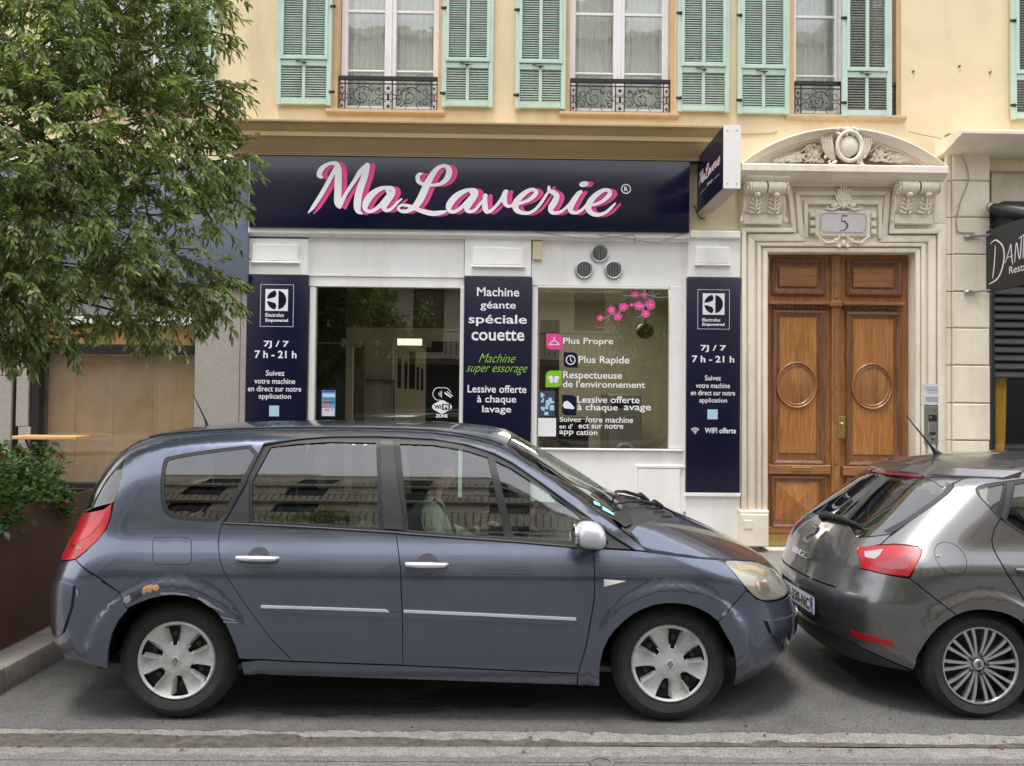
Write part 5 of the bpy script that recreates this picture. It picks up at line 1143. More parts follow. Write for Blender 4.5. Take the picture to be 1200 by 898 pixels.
def inset(poly, d):
    if not d: return poly
    n = len(poly); A = sum(poly[i][0]*poly[(i+1)%n][1]-poly[(i+1)%n][0]*poly[i][1] for i in range(n)); s = 1 if A > 0 else -1; out = []
    for i in range(n):
        p0, p, p1 = poly[i-1], poly[i], poly[(i+1)%n]
        a = (p[0]-p0[0], p[1]-p0[1]); b = (p1[0]-p[0], p1[1]-p[1]); la = math.hypot(*a) or 1e-9; lb = math.hypot(*b) or 1e-9
        nx, nz = -(a[1]/la+b[1]/lb), (a[0]/la+b[0]/lb); l = math.hypot(nx, nz) or 1e-9
        out.append((p[0]+s*nx/l*d, p[1]+s*nz/l*d))
    return out
def inpoly(x, y, P):
    c = False; j = len(P)-1
    for i in range(len(P)):
        if (P[i][1] > y) != (P[j][1] > y) and x < (P[j][0]-P[i][0])*(y-P[i][1])/(P[j][1]-P[i][1]+1e-15)+P[i][0]: c = not c
        j = i
    return c
def soft(poly, it=1):        # round a traced outline a little (Chaikin)
    for _ in range(it):
        out = []; n = len(poly)
        for i in range(n):
            a, b = poly[i], poly[(i+1)%n]; out += [(a[0]*.75+b[0]*.25, a[1]*.75+b[1]*.25), (a[0]*.25+b[0]*.75, a[1]*.25+b[1]*.75)]
        poly = out
    return poly
def tri(poly, res, holes=()):
    P = resample(poly, res); H = [resample(h, res) for h in holes]
    V = [Vector(p) for p in P]; E = [(i, (i+1) % len(P)) for i in range(len(P))]
    for h in H: b = len(V); V += [Vector(p) for p in h]; E += [(b+i, b+(i+1) % len(h)) for i in range(len(h))]
    xs = [p[0] for p in P]; ys = [p[1] for p in P]; B = [(v.x, v.y) for v in V]; BA = np.array(B); r2 = (res*.55)**2
    nx, ny = int((max(xs)-min(xs))/res)+1, int((max(ys)-min(ys))/res)+1
    for i in range(nx+1):
        for j in range(ny+1):
            x, y = min(xs)+i*res, min(ys)+j*res+(res/2 if i % 2 else 0)
            if inpoly(x, y, P) and not any(inpoly(x, y, h) for h in H) and ((BA[:, 0]-x)**2+(BA[:, 1]-y)**2).min() > r2: V.append(Vector((x, y)))
    v, e, f, *_ = delaunay_2d_cdt(V, E, [], 0, 1e-7)
    v = [(p.x, p.y) for p in v]; F = []
    for q in f:
        cx, cy = sum(v[i][0] for i in q)/len(q), sum(v[i][1] for i in q)/len(q)
        if inpoly(cx, cy, P) and not any(inpoly(cx, cy, h) for h in H): F.append(tuple(q))
    return v, F
class Car:
    def __init__(s, body, root): s.b = body; s.root = root
    def shell(s, name, mat, pieces, parent=None, res=.032, gap=.0022, rim=.016, mirror=False, both=False, thick=True):
        """pieces: (chart, poly, holes, offset); chart in side/far/front/rear/top"""
        V, F = [], []; RV, RF = [], []
        for pc in pieces:
            ch, poly, holes, off = (list(pc)+[(), 0])[:4] if len(pc) < 4 else pc
            holes = holes or (); poly = inset(poly, gap); v, f = tri(poly, res, holes); B = s.b
            def mp(a, b, o):
                if ch == 'side': x, y, z = B.S(a, b, o, -1)
                elif ch == 'far': x, y, z = B.S(a, b, o, 1)
                elif ch == 'front': x = B.solve_x(a, b, True)+o; y, z = a, b
                elif ch == 'rear': x = B.solve_x(a, b, False)-o; y, z = a, b
                elif ch == 'top': x, y = a, b; z = B.solve_z(a, b)+o
                return (x, B.yc+y, z)
            b0 = len(V); V += [mp(a, b, off) for a, b in v]; F += [tuple(i+b0 for i in q) for q in f]
            if rim:
                from collections import Counter
                cnt = Counter()
                for q in f:
                    for i in range(len(q)): cnt[frozenset((q[i], q[(i+1)%len(q)]))] += 1
                for q in f:
                    for i in range(len(q)):
                        a, b = q[i], q[(i+1)%len(q)]
                        if cnt[frozenset((a, b))] == 1:
                            pa, pb = V[b0+a], V[b0+b]
                            nrm = {'side': (0,1,0), 'far': (0,-1,0), 'front': (-1,0,0), 'rear': (1,0,0), 'top': (0,0,-1)}[ch]
                            qa = tuple(pa[k]+nrm[k]*rim for k in range(3)); qb = tuple(pb[k]+nrm[k]*rim for k in range(3))
                            r0 = len(RV); RV += [pa, pb, qb, qa]; RF.append((r0, r0+1, r0+2, r0+3))
        if both: V2 = [(x, 2*s.b.yc-y, z) for x, y, z in V]; n = len(V); V = V+V2; F = F+[tuple(i+n for i in q[::-1]) for q in F[:]]; R2 = [(x, 2*s.b.yc-y, z) for x, y, z in RV]; m = len(RV); RV = RV+R2; RF = RF+[tuple(i+m for i in q) for q in RF[:]]
        mb = MB(); mb.add(V, F); nV = len(V)
        if RV: mb.add(RV, RF)
        # analytic normals of the body surface on the skin, flat normals on the folded edges
        A = np.array(V); X, Y, Z = A[:, 0], A[:, 1]-s.b.yc, A[:, 2]; e = .003
        e = .006; hx = (s.b.h(X+e, Z)-s.b.h(X-e, Z))/(2*e); hz = (s.b.h(X, Z+e)-s.b.h(X, Z-e))/(2*e); N = np.stack([-hx, np.sign(Y)+(Y == 0)*0, -hz], 1)
        bad = np.abs(Y) < .003; N[bad, 1] = 0; N /= np.linalg.norm(N, axis=1, keepdims=True)+1e-9
        NN = [tuple(n) for n in N]; ff = []
        for k, q in enumerate(mb.f):
            a, b_, d = (Vector(mb.v[q[0]]), Vector(mb.v[q[1]]), Vector(mb.v[q[2]])); nn = (b_-a).cross(d-a)
            if k < len(F): r = sum((Vector(NN[i]) for i in q), Vector()); ff.append(q if nn.dot(r) > 0 else q[::-1])
            else: ff.append(q)
        for q in RF:
            a, b_, c = Vector(RV[q[0]]), Vector(RV[q[1]]), Vector(RV[q[2]]); nn = (b_-a).cross(c-a)
            nn = tuple(nn.normalized()) if nn.length > 1e-12 else (0, 0, 1); NN += [nn]*4
        mb.f = ff
        def fin(m, nrm):
            o = m.build(name, mat, parent or s.root, fix=False, sharp=180)
            if len(o.data.vertices) == len(nrm): o.data.normals_split_custom_set_from_vertices(nrm)
            return o
        o = fin(mb, NN)
        if mirror:
            m2 = MB(); m2.v = [(x, 2*s.b.yc-y, z) for x, y, z in mb.v]; m2.f = [q[::-1] for q in mb.f]; fin(m2, [(a, -b_, c) for a, b_, c in NN])
        return o
def carpaint(name, col, flake, rough=.32, metal=.55, dirt=None, damt=.0):
    m = M_(name, col, rough, metal=metal, var=.04, scale=2.5, coat=1.0, dirt=dirt, dscale=2.5, damt=damt); b = m.node_tree.nodes['Principled BSDF']
    b.inputs['Coat Roughness'].default_value = .04; b.inputs['Coat IOR'].default_value = 1.6
    n = m.node_tree.nodes; L = m.node_tree.links; ge = n.new('ShaderNodeNewGeometry'); nz_ = n.new('ShaderNodeTexNoise'); nz_.inputs['Scale'].default_value = 3.2; nz_.inputs['Detail'].default_value = 3
    L.new(ge.outputs['Position'], nz_.inputs['Vector']); bp = n.new('ShaderNodeBump'); bp.inputs['Strength'].default_value = .05; bp.inputs['Distance'].default_value = .03
    L.new(nz_.outputs['Fac'], bp.inputs['Height']); L.new(bp.outputs[0], b.inputs['Coat Normal']); 
    nd = n.new('ShaderNodeTexNoise'); nd.inputs['Scale'].default_value = 7; nd.inputs['Detail'].default_value = 9; L.new(ge.outputs['Position'], nd.inputs['Vector'])
    mr = n.new('ShaderNodeMapRange'); mr.inputs[1].default_value = .35; mr.inputs[2].default_value = .75; mr.inputs[3].default_value = .03; mr.inputs[4].default_value = .16; L.new(nd.outputs['Fac'], mr.inputs[0]); L.new(mr.outputs[0], b.inputs['Coat Roughness'])
    return m
m_blue = carpaint('slate_blue_paint', srgb(90,99,117), 0, rough=.27, metal=.78, dirt=srgb(100,100,104), damt=.10)
m_gry = carpaint('grey_metallic_paint', srgb(108,107,108), 0, rough=.25, metal=.75)
m_trim = M_('black_rubber_trim', (.016,.016,.018), .55, var=.1)
m_plast = M_('grey_black_plastic', (.03,.03,.034), .5, var=.12, scale=20)
m_tyre = M_('tyre_rubber', (.022,.022,.022), .75, var=.2, scale=14, bump=.3, bscale=90, dirt=(.06,.056,.05), dscale=6, damt=.5)
m_cargl = glass('car_glass', (.66,.76,.70), base=.08, wav=.006); m_prgl = glass('privacy_glass', (.25,.30,.27), base=.07, wav=.006)
m_wsgl = glass('windscreen_glass', (.72,.80,.75), base=.07, wav=.006); m_rrgl = glass('rear_screen_glass', (.22,.25,.24), base=.10, wav=.01)
m_silv = M_('silver_cover', (.62,.62,.62), .42, metal=.3, var=.12, scale=18, dirt=(.16,.15,.14), dscale=7, damt=.55)
m_alloy = M_('machined_alloy', (.55,.55,.56), .28, metal=.85, var=.06); m_dkal = M_('dark_wheel', (.02,.02,.02), .5)
m_chrome = M_('chrome', (.75,.75,.77), .12, metal=1, var=.03)
m_redl = M_('red_lamp_lens', (.36,.004,.010), .3, var=.2, scale=12, coat=.3); m_redd = M_('dark_red_lens', (.25,.004,.012), .2, var=.1, coat=1); m_pinkl = M_('clear_red_lens', (.45,.03,.04), .3, var=.1, coat=.2)
m_lens = M_('yellowed_lens', (.48,.45,.34), .15, var=.15, scale=12, coat=1, dirt=(.25,.22,.15), dscale=6); m_seat = M_('seat_fabric', (.05,.052,.055), .95, var=.2)
m_lin = M_('cabin_lining', (.16,.165,.165), .9); m_dash = M_('dashboard', (.045,.047,.05), .6)
def wheel(root, x, yface, z, R, rim, kind, near=True, width=.2, rot=0, name='wheel'):
    """yface: outer face of the tyre; near side faces -y"""
    s = 1 if near else -1; t = MB(); c = (x, yface, z)
    t.lathe([(rim-.012,.045),(rim+.004,.008),(rim+.022,.0),(rim+.05,-.006),(R-.035,.004),(R-.012,.022),(R-.003,.042),(R,.06),(R,.082),(R-.008,.084),(R-.008,.092),(R,.094),(R,.125),(R-.008,.127),(R-.008,.135),(R,.137),(R-.002,width-.04),(R-.03,width),(rim,width-.01)], c, 'y', 64, s)
    for k in range(72):            # shoulder blocks
        a = 2*math.pi*k/72; p, q = math.cos(a), math.sin(a); w_ = .008
        v = []
        for rr, yy in ((R-.03,.006),(R+.0015,.045),(R+.0015,.078)):
            for e in (-w_, w_): v.append((x+p*rr-q*e, yface+yy*s, z+q*rr+p*e))
        v2 = [(vx+(x-vx)*.04, vy+.004*s, vz+(z-vz)*.04) for vx, vy, vz in v]
        t.add(v, [(0,1,3,2),(2,3,5,4)])
    tyre = t.build('tyre', m_tyre, root, sharp=30, fix=False)
    wl_ = MB()
    wl_.lathe([(rim,.03),(rim-.01,.10),(.08,.12),(0,.12)], c, 'y', 40, s); wl_.build('wheel_rim', m_dkal, root, fix=False)
    b = MB()
    if kind == 'cover':
        def pt(r, a, y): return (x+r*math.cos(a), yface+y*s, z+r*math.sin(a))
        # dished six petal cover built as a polar sheet with six openings
        NA, prof = 120, [(.0,.0),(.028,.0),(.06,.004),(.085,.012),(.105,.018),(.13,.022),(.155,.022),(.178,.016),(.196,.008),(.207,.0),(.214,.004),(.218,.014)]
        sc = rim/.218; V = []; idx = {}
        for i, (r, y) in enumerate(prof):
            for k in range(NA):
                a = 2*math.pi*k/NA; ph = ((a-rot) % (math.pi/3))/(math.pi/3); g = abs(ph-.5)*2           # 0 mid opening, 1 on spoke axis
                lift = -.012*(math.exp(-((g-1)/.22)**2) if False else 0)
                rid = -.012*math.exp(-((ph-.5)/.16)**2)*0
                V.append(pt(r*sc, a, y+.004+(.010 if (.30 < ph < .70 and .09 < r < .19) else 0)))
        Fs = []
        for i in range(len(prof)-1):
            for k in range(NA):
                a = 2*math.pi*(k+.5)/NA; ph = ((a-rot) % (math.pi/3))/(math.pi/3); rm = (prof[i][0]+prof[i+1][0])/2
                half = .0 if rm < .09 or rm > .196 else .22*min(1, (rm-.07)/.05)
                if abs(ph-.5) < half: continue
                Fs.append((i*NA+k, i*NA+(k+1)%NA, (i+1)*NA+(k+1)%NA, (i+1)*NA+k))
        b.add(V, Fs)
        # raised side walls of each petal
        for k in range(6):
            for sd in (-1, 1):
                a = rot+math.pi/6+k*math.pi/3+sd*.22*math.pi/3
                P0 = [pt(r*sc, a+sd*.03, .002) for r in (.1,.13,.16,.19)]; P1 = [pt(r*sc, a-sd*.05, .045) for r in (.105,.13,.16,.188)]
                b.add(P0+P1, [(i, i+1, i+5, i+4) for i in range(3)])
        cv = b.build('hubcap', m_silv, root, fix=False, sharp=40)
        bk = MB(); bk.lathe([(rim*.94,.055),(.06,.06),(0,.06)], c, 'y', 36, s); bk.build('rim_disc', M_('rusty_disc', (.035,.025,.02), .8, var=.4, scale=12), root, fix=False)
        bt = MB()
        for k in range(6):
            a = rot+math.pi/6+k*math.pi/3; bt.ball(pt(.14*sc, a, .05), (.02,.014,.02), 8, 5)
        bt.build('wheel_nuts', m_plast, root, fix=False)
        em = MB(); em.lathe([(.0,-.003),(.025,-.003),(.028,.001)], c, 'y', 24, s); em.build('centre_cap', m_silv, cv)
        for w0, w1, yy, mt in ((.017,.022,-.005,m_plast),(.011,.015,-.006,m_chrome),(.004,.007,-.007,m_plast)):
            MB().add([(x-w0,yface+yy*s,z),(x,yface+yy*s,z-w1),(x+w0,yface+yy*s,z),(x,yface+yy*s,z+w1)], [(0,1,2,3)]).build('diamond_badge', mt, cv, fix=False, smooth=False)
    else:
        for k in range(20):
            a = rot+2*math.pi*k/20+(.035 if k % 2 else -.035); p, q = math.cos(a), math.sin(a); v = []
            pa = rot+2*math.pi*((k//2)+.25)/10
            for r, y, w_ in ((.045,.03,.007),(.09,.018,.0075),(rim*.75,.008,.0085),(rim-.01,.012,.010)):
                aa = a; px, pz = x+r*math.cos(aa), z+r*math.sin(aa)
                for e in (-w_, w_): v.append((px-q*e, yface+y*s, pz+p*e))
                for e in (-w_*.9, w_*.9): v.append((px-q*e, yface+(y+.022)*s, pz+p*e))
            b.add(v, [f for i in range(3) for f in ((i*4, i*4+1, i*4+5, i*4+4), (i*4, i*4+4, i*4+6, i*4+2), (i*4+1, i*4+3, i*4+7, i*4+5))])
        cv = b.build('spoke_set', m_alloy, root, fix=False, sharp=30)
        r_ = MB(); r_.lathe([(rim-.012,.012),(rim-.008,.004),(rim,.002),(rim+.004,.01)], c, 'y', 56, s); r_.build('rim_lip', m_alloy, root, fix=False)
        h_ = MB(); h_.lathe([(0,.018),(.028,.018),(.032,.022),(.034,.04),(.06,.045)], c, 'y', 24, s); h_.build('centre_cap', m_alloy, root, fix=False)
        n_ = MB()
        for k in range(5): a = k*1.2566; n_.ball((x+.055*math.cos(a), yface+.026*s, z+.055*math.sin(a)), (.011,.012,.011), 8, 5)
        n_.build('wheel_nuts', m_plast, root, fix=False)
        text_m('S', x-.012, x+.012, z-.014, z+.014, yface+.016*s, m_plast, cv, name='badge', bold=.05)
def oval(cx, cz, a, b, n=24): return [(cx+a*math.cos(2*math.pi*k/n), cz+b*math.sin(2*math.pi*k/n)) for k in range(n)]
# ------------------------------------------------------------------ PEOPLE CARRIER
YA = 5.235
wxr = at(206,775,4.40); wxf = at(785,787,4.40)
BA = Body(YA,
  [(.12,.79),(.18,.83),(.28,.875),(.42,.900),(.6,.915),(.78,.921),(.84,.918),(.88,.907),(.93,.885),(.98,.859),(1.02,.838),(1.055,.822),(1.2,.784),(1.35,.735),(1.5,.662),(1.6,.612),(1.7,.56)],
  [(.12,-2.42),(.2,-2.53),(.28,-2.61),(.4,-2.69),(.55,-2.705),(.7,-2.70),(.78,-2.685),(.86,-2.66),(1.0,-2.62),(1.14,-2.58),(1.3,-2.53),(1.45,-2.455),(1.55,-2.36),(1.62,-2.25),(1.68,-2.1)],
  [(.12,1.66),(.18,1.74),(.26,1.82),(.38,1.89),(.46,1.91),(.54,1.905),(.62,1.88),(.70,1.84),(.78,1.775),(.84,1.70),(.89,1.60),(.95,1.48),(1.0,1.375),(1.064,1.22),(1.115,1.08),(1.15,.93),(1.18,.80),(1.28,.645),(1.385,.471),(1.5,.27),(1.61,.064),(1.66,-.02),(1.7,-.06)],
  [(-2.6,1.50),(-2.35,1.575),(-2.2,1.61),(-2.03,1.635),(-1.716,1.662),(-1.315,1.676),(-.867,1.682),(-.4,1.676),(-.09,1.652),(.1,1.62),(.5,1.62),(2.2,1.62)],
  [(.1,.55),(.75,.5),(1.7,.55)], 3.0, [(.1,.85),(.65,.8),(.85,.5),(1.1,.5),(1.3,.55),(1.7,.5)], 2.3, .13, 2.2,
  [(wxr[0], .335), (wxf[0], .335)])
ca_ = thing('people_carrier', 'slate blue people carrier with scuffed rear wheel arch parked across the laundrette, driver inside', 'car', (-.4,YA,0))
CA = Car(BA, ca_); sd = BA.side
top_edge = [(157.7,520),(171,515.5),(187,512.3),(210,509.8),(240,507.6),(280,505.4),(330,504.4),(368,504),(440,505.2),(475,506),(506.8,507.6),(547,513.4),(575,520),(589.7,526),(600,532)]
ap_up = [(640,558.5),(690,594),(736.8,627.5),(757,645.5)]
trim_out_top = [(309.7,519.5),(350,514),(387,511.3),(443,511),(464,511.5),(506.8,514.3),(547,520.8),(579,531.2),(600.4,542.3),(637.9,568.3),(684,602),(718,627),(745,645)]
qwin = [(190.7,539.5),(197.4,534.5),(250,526.5),(308.5,520.3),(285,566),(261.0,611.8),(235,611.8),(208,609.2),(196,604.8),(189.5,594),(187.8,576)]
arch_r = [(126,783),(126.5,764),(130.7,744),(138,728),(149,715.5),(162,707),(176,701.8),(190,698.6),(202.7,697.6),(218,699),(234.7,704),(246,710.5),(256,720),(264,731),(270,744),(276,758),(280,772)]
quarter = [(757.5,519.8)] and [(157.7,520)]
quarter = top_edge + ap_up + trim_out_top[::-1] + [(261.0,612.5)] + [(257,622),(255.7,637.8),(257.6,656.5),(263,671),(272.3,686),(290,712),(305,732),(320,752),(334,766),(343,774.8)] + [(300,772.8)] + arch_r[::-1][:12] + [(149,713),(140,694.5),(113,674.5),(88.8,656)] + [(100,647),(110,636),(124.3,620.4),(130,606.5),(133.7,588),(143,557.5),(153.7,524)]
qpoly = sd(quarter)
CA.shell('quarter_panel', m_blue, [('side', qpoly, [soft(sd(qwin),1)], 0)], mirror=True, res=.032)
rear_door = [(343.3,774.8),(334,765.5),(320,752),(305,732),(290,712),(272.3,686),(263,671),(257.6,656.5),(255.7,637.8),(257,622),(260.8,613.8),(330,617),(400,621),(464,625),(469.4,667),(471.5,720),(472,779.3)]
front_door = [(464.3,625),(477,626.3),(600,635.3),(695.2,643),(697,680.5),(696.3,700),(694.5,713),(686.5,758),(677.3,789),(472.3,779.5),(471.7,720),(469.6,667)]
fuel = oval(0,0,1,1); 
def rrect(u0, v0, u1, v1, r=5, n=4):
    out = []
    for cx, cy, a in ((u1-r,v1-r,0),(u0+r,v1-r,90),(u0+r,v0+r,180),(u1-r,v0+r,270)):
        out += [(cx+r*math.cos(math.radians(a+90*k/n)), cy+r*math.sin(math.radians(a+90*k/n))) for k in range(n+1)]
    return out
CA.shell('door', m_blue, [('side', sd(rear_door), (), 0)], mirror=True); rd = ca_.children[-2]
CA.shell('door', m_blue, [('side', sd(front_door), (), 0)], mirror=True); fd = ca_.children[-2]
sill = [(283,776),(285.5,790.7),(320,791.2),(500,797),(676,803),(677,790),(472,780.3),(343,775.8),(300,774)]
CA.shell('sill', m_blue, [('side', sd(sill), (), 0)], mirror=True)
arch_f = [(702.4,804),(702.6,790),(703.7,776.6),(707,762),(713,749),(721,738),(731.6,728),(742,720),(752.8,714),(766,709.5),(779.3,707.3),(793,707.2),(805.8,709),(818,713),(829.6,718.8),(840,727),(848,736.9),(854,747),(858.8,758),(861.5,769),(862.8,779.3),(862,792),(860,802.5)]
fender = [(695.4,643.2),(752,646.2),(765,648.2),(793.7,652),(820,654.6),(847,656.6),(855,665.5),(863,675.5),(869.5,684),(874.5,691.5),(852.5,717.5),(842,728)] + arch_f[::-1][4:] + [(677,803.5),(677.5,789),(686.8,758),(694.8,713),(696.6,700),(697.2,680.5)]
CA.shell('fender', m_blue, [('side', sd(fender), (), 0)], mirror=True, res=.03)
# bumpers: side piece plus the wrapped end
d0 = .05
def endy(z, front): return float(BA.h((BA.xf(z)-d0) if front else (BA.xr(z)+d0), z))
def endstrip(z0, z1, front, n=9, B=BA, dd=.05):
    L = []
    for i in range(n): z = z0+(z1-z0)*i/(n-1); L.append((float(B.h((B.xf(z)-dd) if front else (B.xr(z)+dd), z)), z))
    return [(-y, z) for y, z in L] + [(y, z) for y, z in L[::-1]]
rb = [(88.3,656.3),(140,695),(149,713.5)] + arch_r[::-1][12:] + [(117,781.5),(100,777),(88,772.5)] + [('R',.305),('R',.37),('R',.46),('R',.56),('R',.66),('R',.74),('R',.80),('R',.855)]
CA.shell('rear_bumper', m_blue, [('side', sd(rb, .052), (), 0), ('far', sd(rb, .052), (), 0), ('rear', endstrip(.30,.77,False), (), 0)], gap=.001)
fb = [(875,692.3),(887,703),(900,706)] + [('F',.635),('F',.56),('F',.48),('F',.40),('F',.32),('F',.26),('m',1.60,.205),('m',1.48,.195)] + [(858.8,803.5)] + arch_f[::-1][1:6] + [(842.5,728.5),(852.8,718)]
CA.shell('front_bumper', m_blue, [('side', sd(fb, .052), (), 0), ('far', sd(fb, .052), (), 0), ('front', endstrip(.25,.63,True), [[(-.45,.28),(.45,.28),(.45,.36),(-.45,.36)]], 0)], gap=.001)
CA.shell('grille', m_plast, [('front', [(-.5,.22),(.5,.22),(.5,.39),(-.5,.39)], (), -.03)], rim=0)
CA.shell('tailgate', m_blue, [('rear', endstrip(.775,1.13,False), (), 0)])
# bumper corner block and its scuffed pad (front near corner)
cp = [(901,727),(927,722.5),(930.5,731),(926,741),(919,749),(909,745)]
hp = [BA.hit(*p) for p in cp]
CA.shell('bumper_pad', m_blue, [('side', sd([(898,727),(915,724.5),('F',.535),('F',.47),('F',.43),(912,748),(904,742)]), (), .02),('front',[(-.60,.43),(-.30,.43),(-.30,.535),(-.60,.535)],(),.02)], rim=.03, gap=0)
CA.shell('bumper_pad', m_blue, [('side', sd([(63.5,680),(72,680.5),(87,686.5),(84,712),(74,742),(66,748),('R',.40),('R',.55)]), (), .013)], rim=.02, gap=0)
bc = BA.hit(921,748)
MB().tube([(bc[0]-.01,YA+bc[1]+.01,bc[2]+.02),(bc[0],YA+bc[1],bc[2]-.03),(bc[0]-.005,YA+bc[1]+.01,bc[2]-.08)], [.014,.02,.008], 7).build('broken_clip', m_conc, ca_)
# lamps
tl = [(131.3,590),(130,605),(124.3,620),(116,631.5),(107,640),(98,648),(88.5,655.3),(80,656.5),('R',.865),('R',.93),('R',1.0),('R',1.07),('R',1.12),(121.5,597)]
CA.shell('tail_lamp', m_redl, [('side', sd(tl), (), .004), ('rear', [(-.66,.87),(-.5,.88),(-.52,1.0),(-.58,1.12),(-.64,1.12)], (), .004)], mirror=True, res=.03); tlo = ca_.children[-2]
CA.shell('lamp_red_panel', m_pinkl, [('side', sd([(118,603),(124,601),(118,614),(106,627),(95,633),(90,636),(97,623)]), (), .006)], parent=tlo, rim=.004, gap=0)  # lighter red piece over part of the tail lamp lens
CA.shell('lamp_divider', m_redd, [('side', sd([(84,636),(96,641),(97,644),(83,640)]), (), .0065)], parent=tlo, rim=.004, gap=0)
hl = [(847.6,657.2),(868,657.6),(887,659.3),(898,663.8),('F',.805),('F',.76),('F',.71),('F',.66),(901,704.8),(887,702),(876.8,691.3),(870,684),(863.3,675)]
CA.shell('headlamp', M_('lamp_bowl', (.42,.41,.38), .35, metal=.6, var=.25, scale=14), [('side', soft(sd(hl),1), (), -.022)], mirror=True, res=.03, rim=.03); hlo = ca_.children[-2]
CA.shell('lamp_lens', glass('aged_lens', (.95,.92,.80), base=.05, dirt=.45, wav=.01), [('side', soft(sd(hl),1), (), .003)], mirror=True, res=.03, rim=0)
CA.shell('lamp_reflector', m_chrome, [('side', sd([(888,682),(893,677),(899,677),(904,683),(904,692),(899,697),(892,696),(888,690)]), (), -.014)], parent=hlo, rim=.005, gap=0, res=.02)
CA.shell('lamp_band', M_('lens_amber', (.5,.42,.2), .2, coat=1), [('side', sd([(862,662),(885,663.5),(898,672),(896,676),(884,669),(868,669)]), (), -.018)], parent=hlo, rim=.004, gap=0, res=.02)
CA.shell('indicator_repeater', M_('clear_amber', (.72,.70,.66), .2, coat=1), [('side', sd([(707.5,678.8),(733.5,681),(707.5,687.5)]), (), .006)], mirror=True, rim=.006, gap=0, res=.02)
# hood: seam curve to centreline, in plan
seam = [BA.hit(*p) for p in ((753,646.4),(765,648.6),(793.7,652.5),(820,655.2),(847,657),(868,657.2),(887,658.8),(900.6,664.8))]
sx = [(p[0], p[1]) for p in seam]
nose = [(float(BA.xf(.80))-.02-.16*(y/.62)**2, y) for y in (-.5,-.36,-.18,0)]
cowl = [(1.17, 0), (1.15,-.2), (1.08,-.42), (.96,-.60), (.84,-.70)]
pc_ = [BA.hit(*p) for p in ((740,631),(746,638.5))]
half = [c for c in cowl if c[0] > pc_[0][0]+.1] + [(p[0], p[1]+.015) for p in pc_] + [(sx[0][0]-.0, sx[0][1]+.012)] + [(x, y+.008) for x, y in sx[1:]] + [(1.70,-.58)] + nose
half = [p for p in half]
full = half[:-1] + [(nose[-1][0], 0)] + [(x, -y) for x, y in half[1:-1][::-1]]
full = [half[0]] + half[1:] + [(x, -y) for x, y in half[1:-1][::-1]]
CA.shell('bonnet', m_blue, [('top', full, (), .002)], res=.05, gap=.001, rim=.02)
CA.shell('nose_panel', m_blue, [('front', endstrip(.635,.845,True), (), 0)], rim=.01, gap=.0)
wsb = [(.80,0)]
# scuttle: black plastic between bonnet and screen
sc_out = [(1.165,0),(1.145,-.2),(1.07,-.42),(.955,-.60),(.75,-.82)]; sc_in = [(.69,-.80),(.735,-.70),(.76,-.6),(.79,-.4),(.81,-.2),(.84,0)]
CA.shell('scuttle', m_plast, [('top', sc_out+sc_in[:-1]+[(.84,0)]+[(x,-y) for x, y in sc_in[:-1][::-1]]+[(x,-y) for x, y in sc_out[1:][::-1]], (), -.012)], res=.05, rim=0)
for a, b_, c_ in (((.98,5.0-.0),(.78,4.72),(.63,4.75)),):
    pass
wp = MB(); 
def onb(x, y, o=.015): return (x, YA+y, BA.solve_z(x, y)+o)
wp.tube([onb(1.02,-.1,.02),onb(.90,-.25,.03),onb(.78,-.45,.035),onb(.66,-.62,.03)], [.014,.012,.009,.006], 6); wp.tube([onb(1.0,.3,.02),onb(.86,.12,.035),onb(.76,-.12,.03),onb(.74,-.28,.03)], [.014,.012,.009,.006], 6)
wp.tube([onb(1.10,.05,.0),onb(1.02,-.10,.03)], .02, 6); wp.tube([onb(1.08,.45,.0),onb(1.0,.3,.03)], .02, 6); wp.build('wiper', m_trim, ca_, fix=False)
gr = MB()
for k in range(7): gr.tube([onb(1.0-.03*k-.0,-.45+.08*k*1.2,.0),onb(1.08-.03*k*.6,-.35+.11*k,.0)], .006, 5)
gr.build('scuttle_grille', m_trim, ca_, fix=False)
# windscreen in end chart, bounded by the pillar curve
pl_ = [BA.hit(u, v) for u, v in ((601,533),(640,559.5),(690,595),(722,617.5))]
left = [(p[1]+.004, p[2]) for p in pl_]
left = [(max(y, -float(BA.w(z))*.985), z) for y, z in left]
bot = [(-.72,1.13),(-.6,1.156),(-.4,1.171),(-.2,1.177),(0,1.18)]; topz = [(0,1.612),(-.25,1.605),(-.45,1.575)]
halfp = topz + left + bot
fullp = halfp + [(-y, z) for y, z in halfp[1:-1][::-1]]
CA.shell('windscreen', m_wsgl, [('front', fullp, (), -.004)], res=.05, rim=0)
rimw = MB(); P = [(BA.solve_x(y, z, True)+.0, YA+y, z) for y, z in resample(halfp[2:8], .06)[:-4]]
CA.shell('windscreen_seal', m_trim, [('front', fullp, [inset(fullp, .022)], .0015)], res=.05, rim=0, gap=0)
st_ = MB()
for (u0, v0, u1, v1) in ((694.5,587,703,594),(704.5,593.5,719,605)):
    a = [BA.hit(*p) for p in ((u0,v0),(u1-1,v1-3),(u1,v1),(u0+1,v0+4.5))]; st_.add([(p[0]+.004, p[1]+YA-.008, p[2]+.004) for p in a], [(0,1,2,3)])
st_.build('parking_sticker', M_('mint_sticker', srgb(130,215,200), .5), ca_, fix=False, smooth=False)
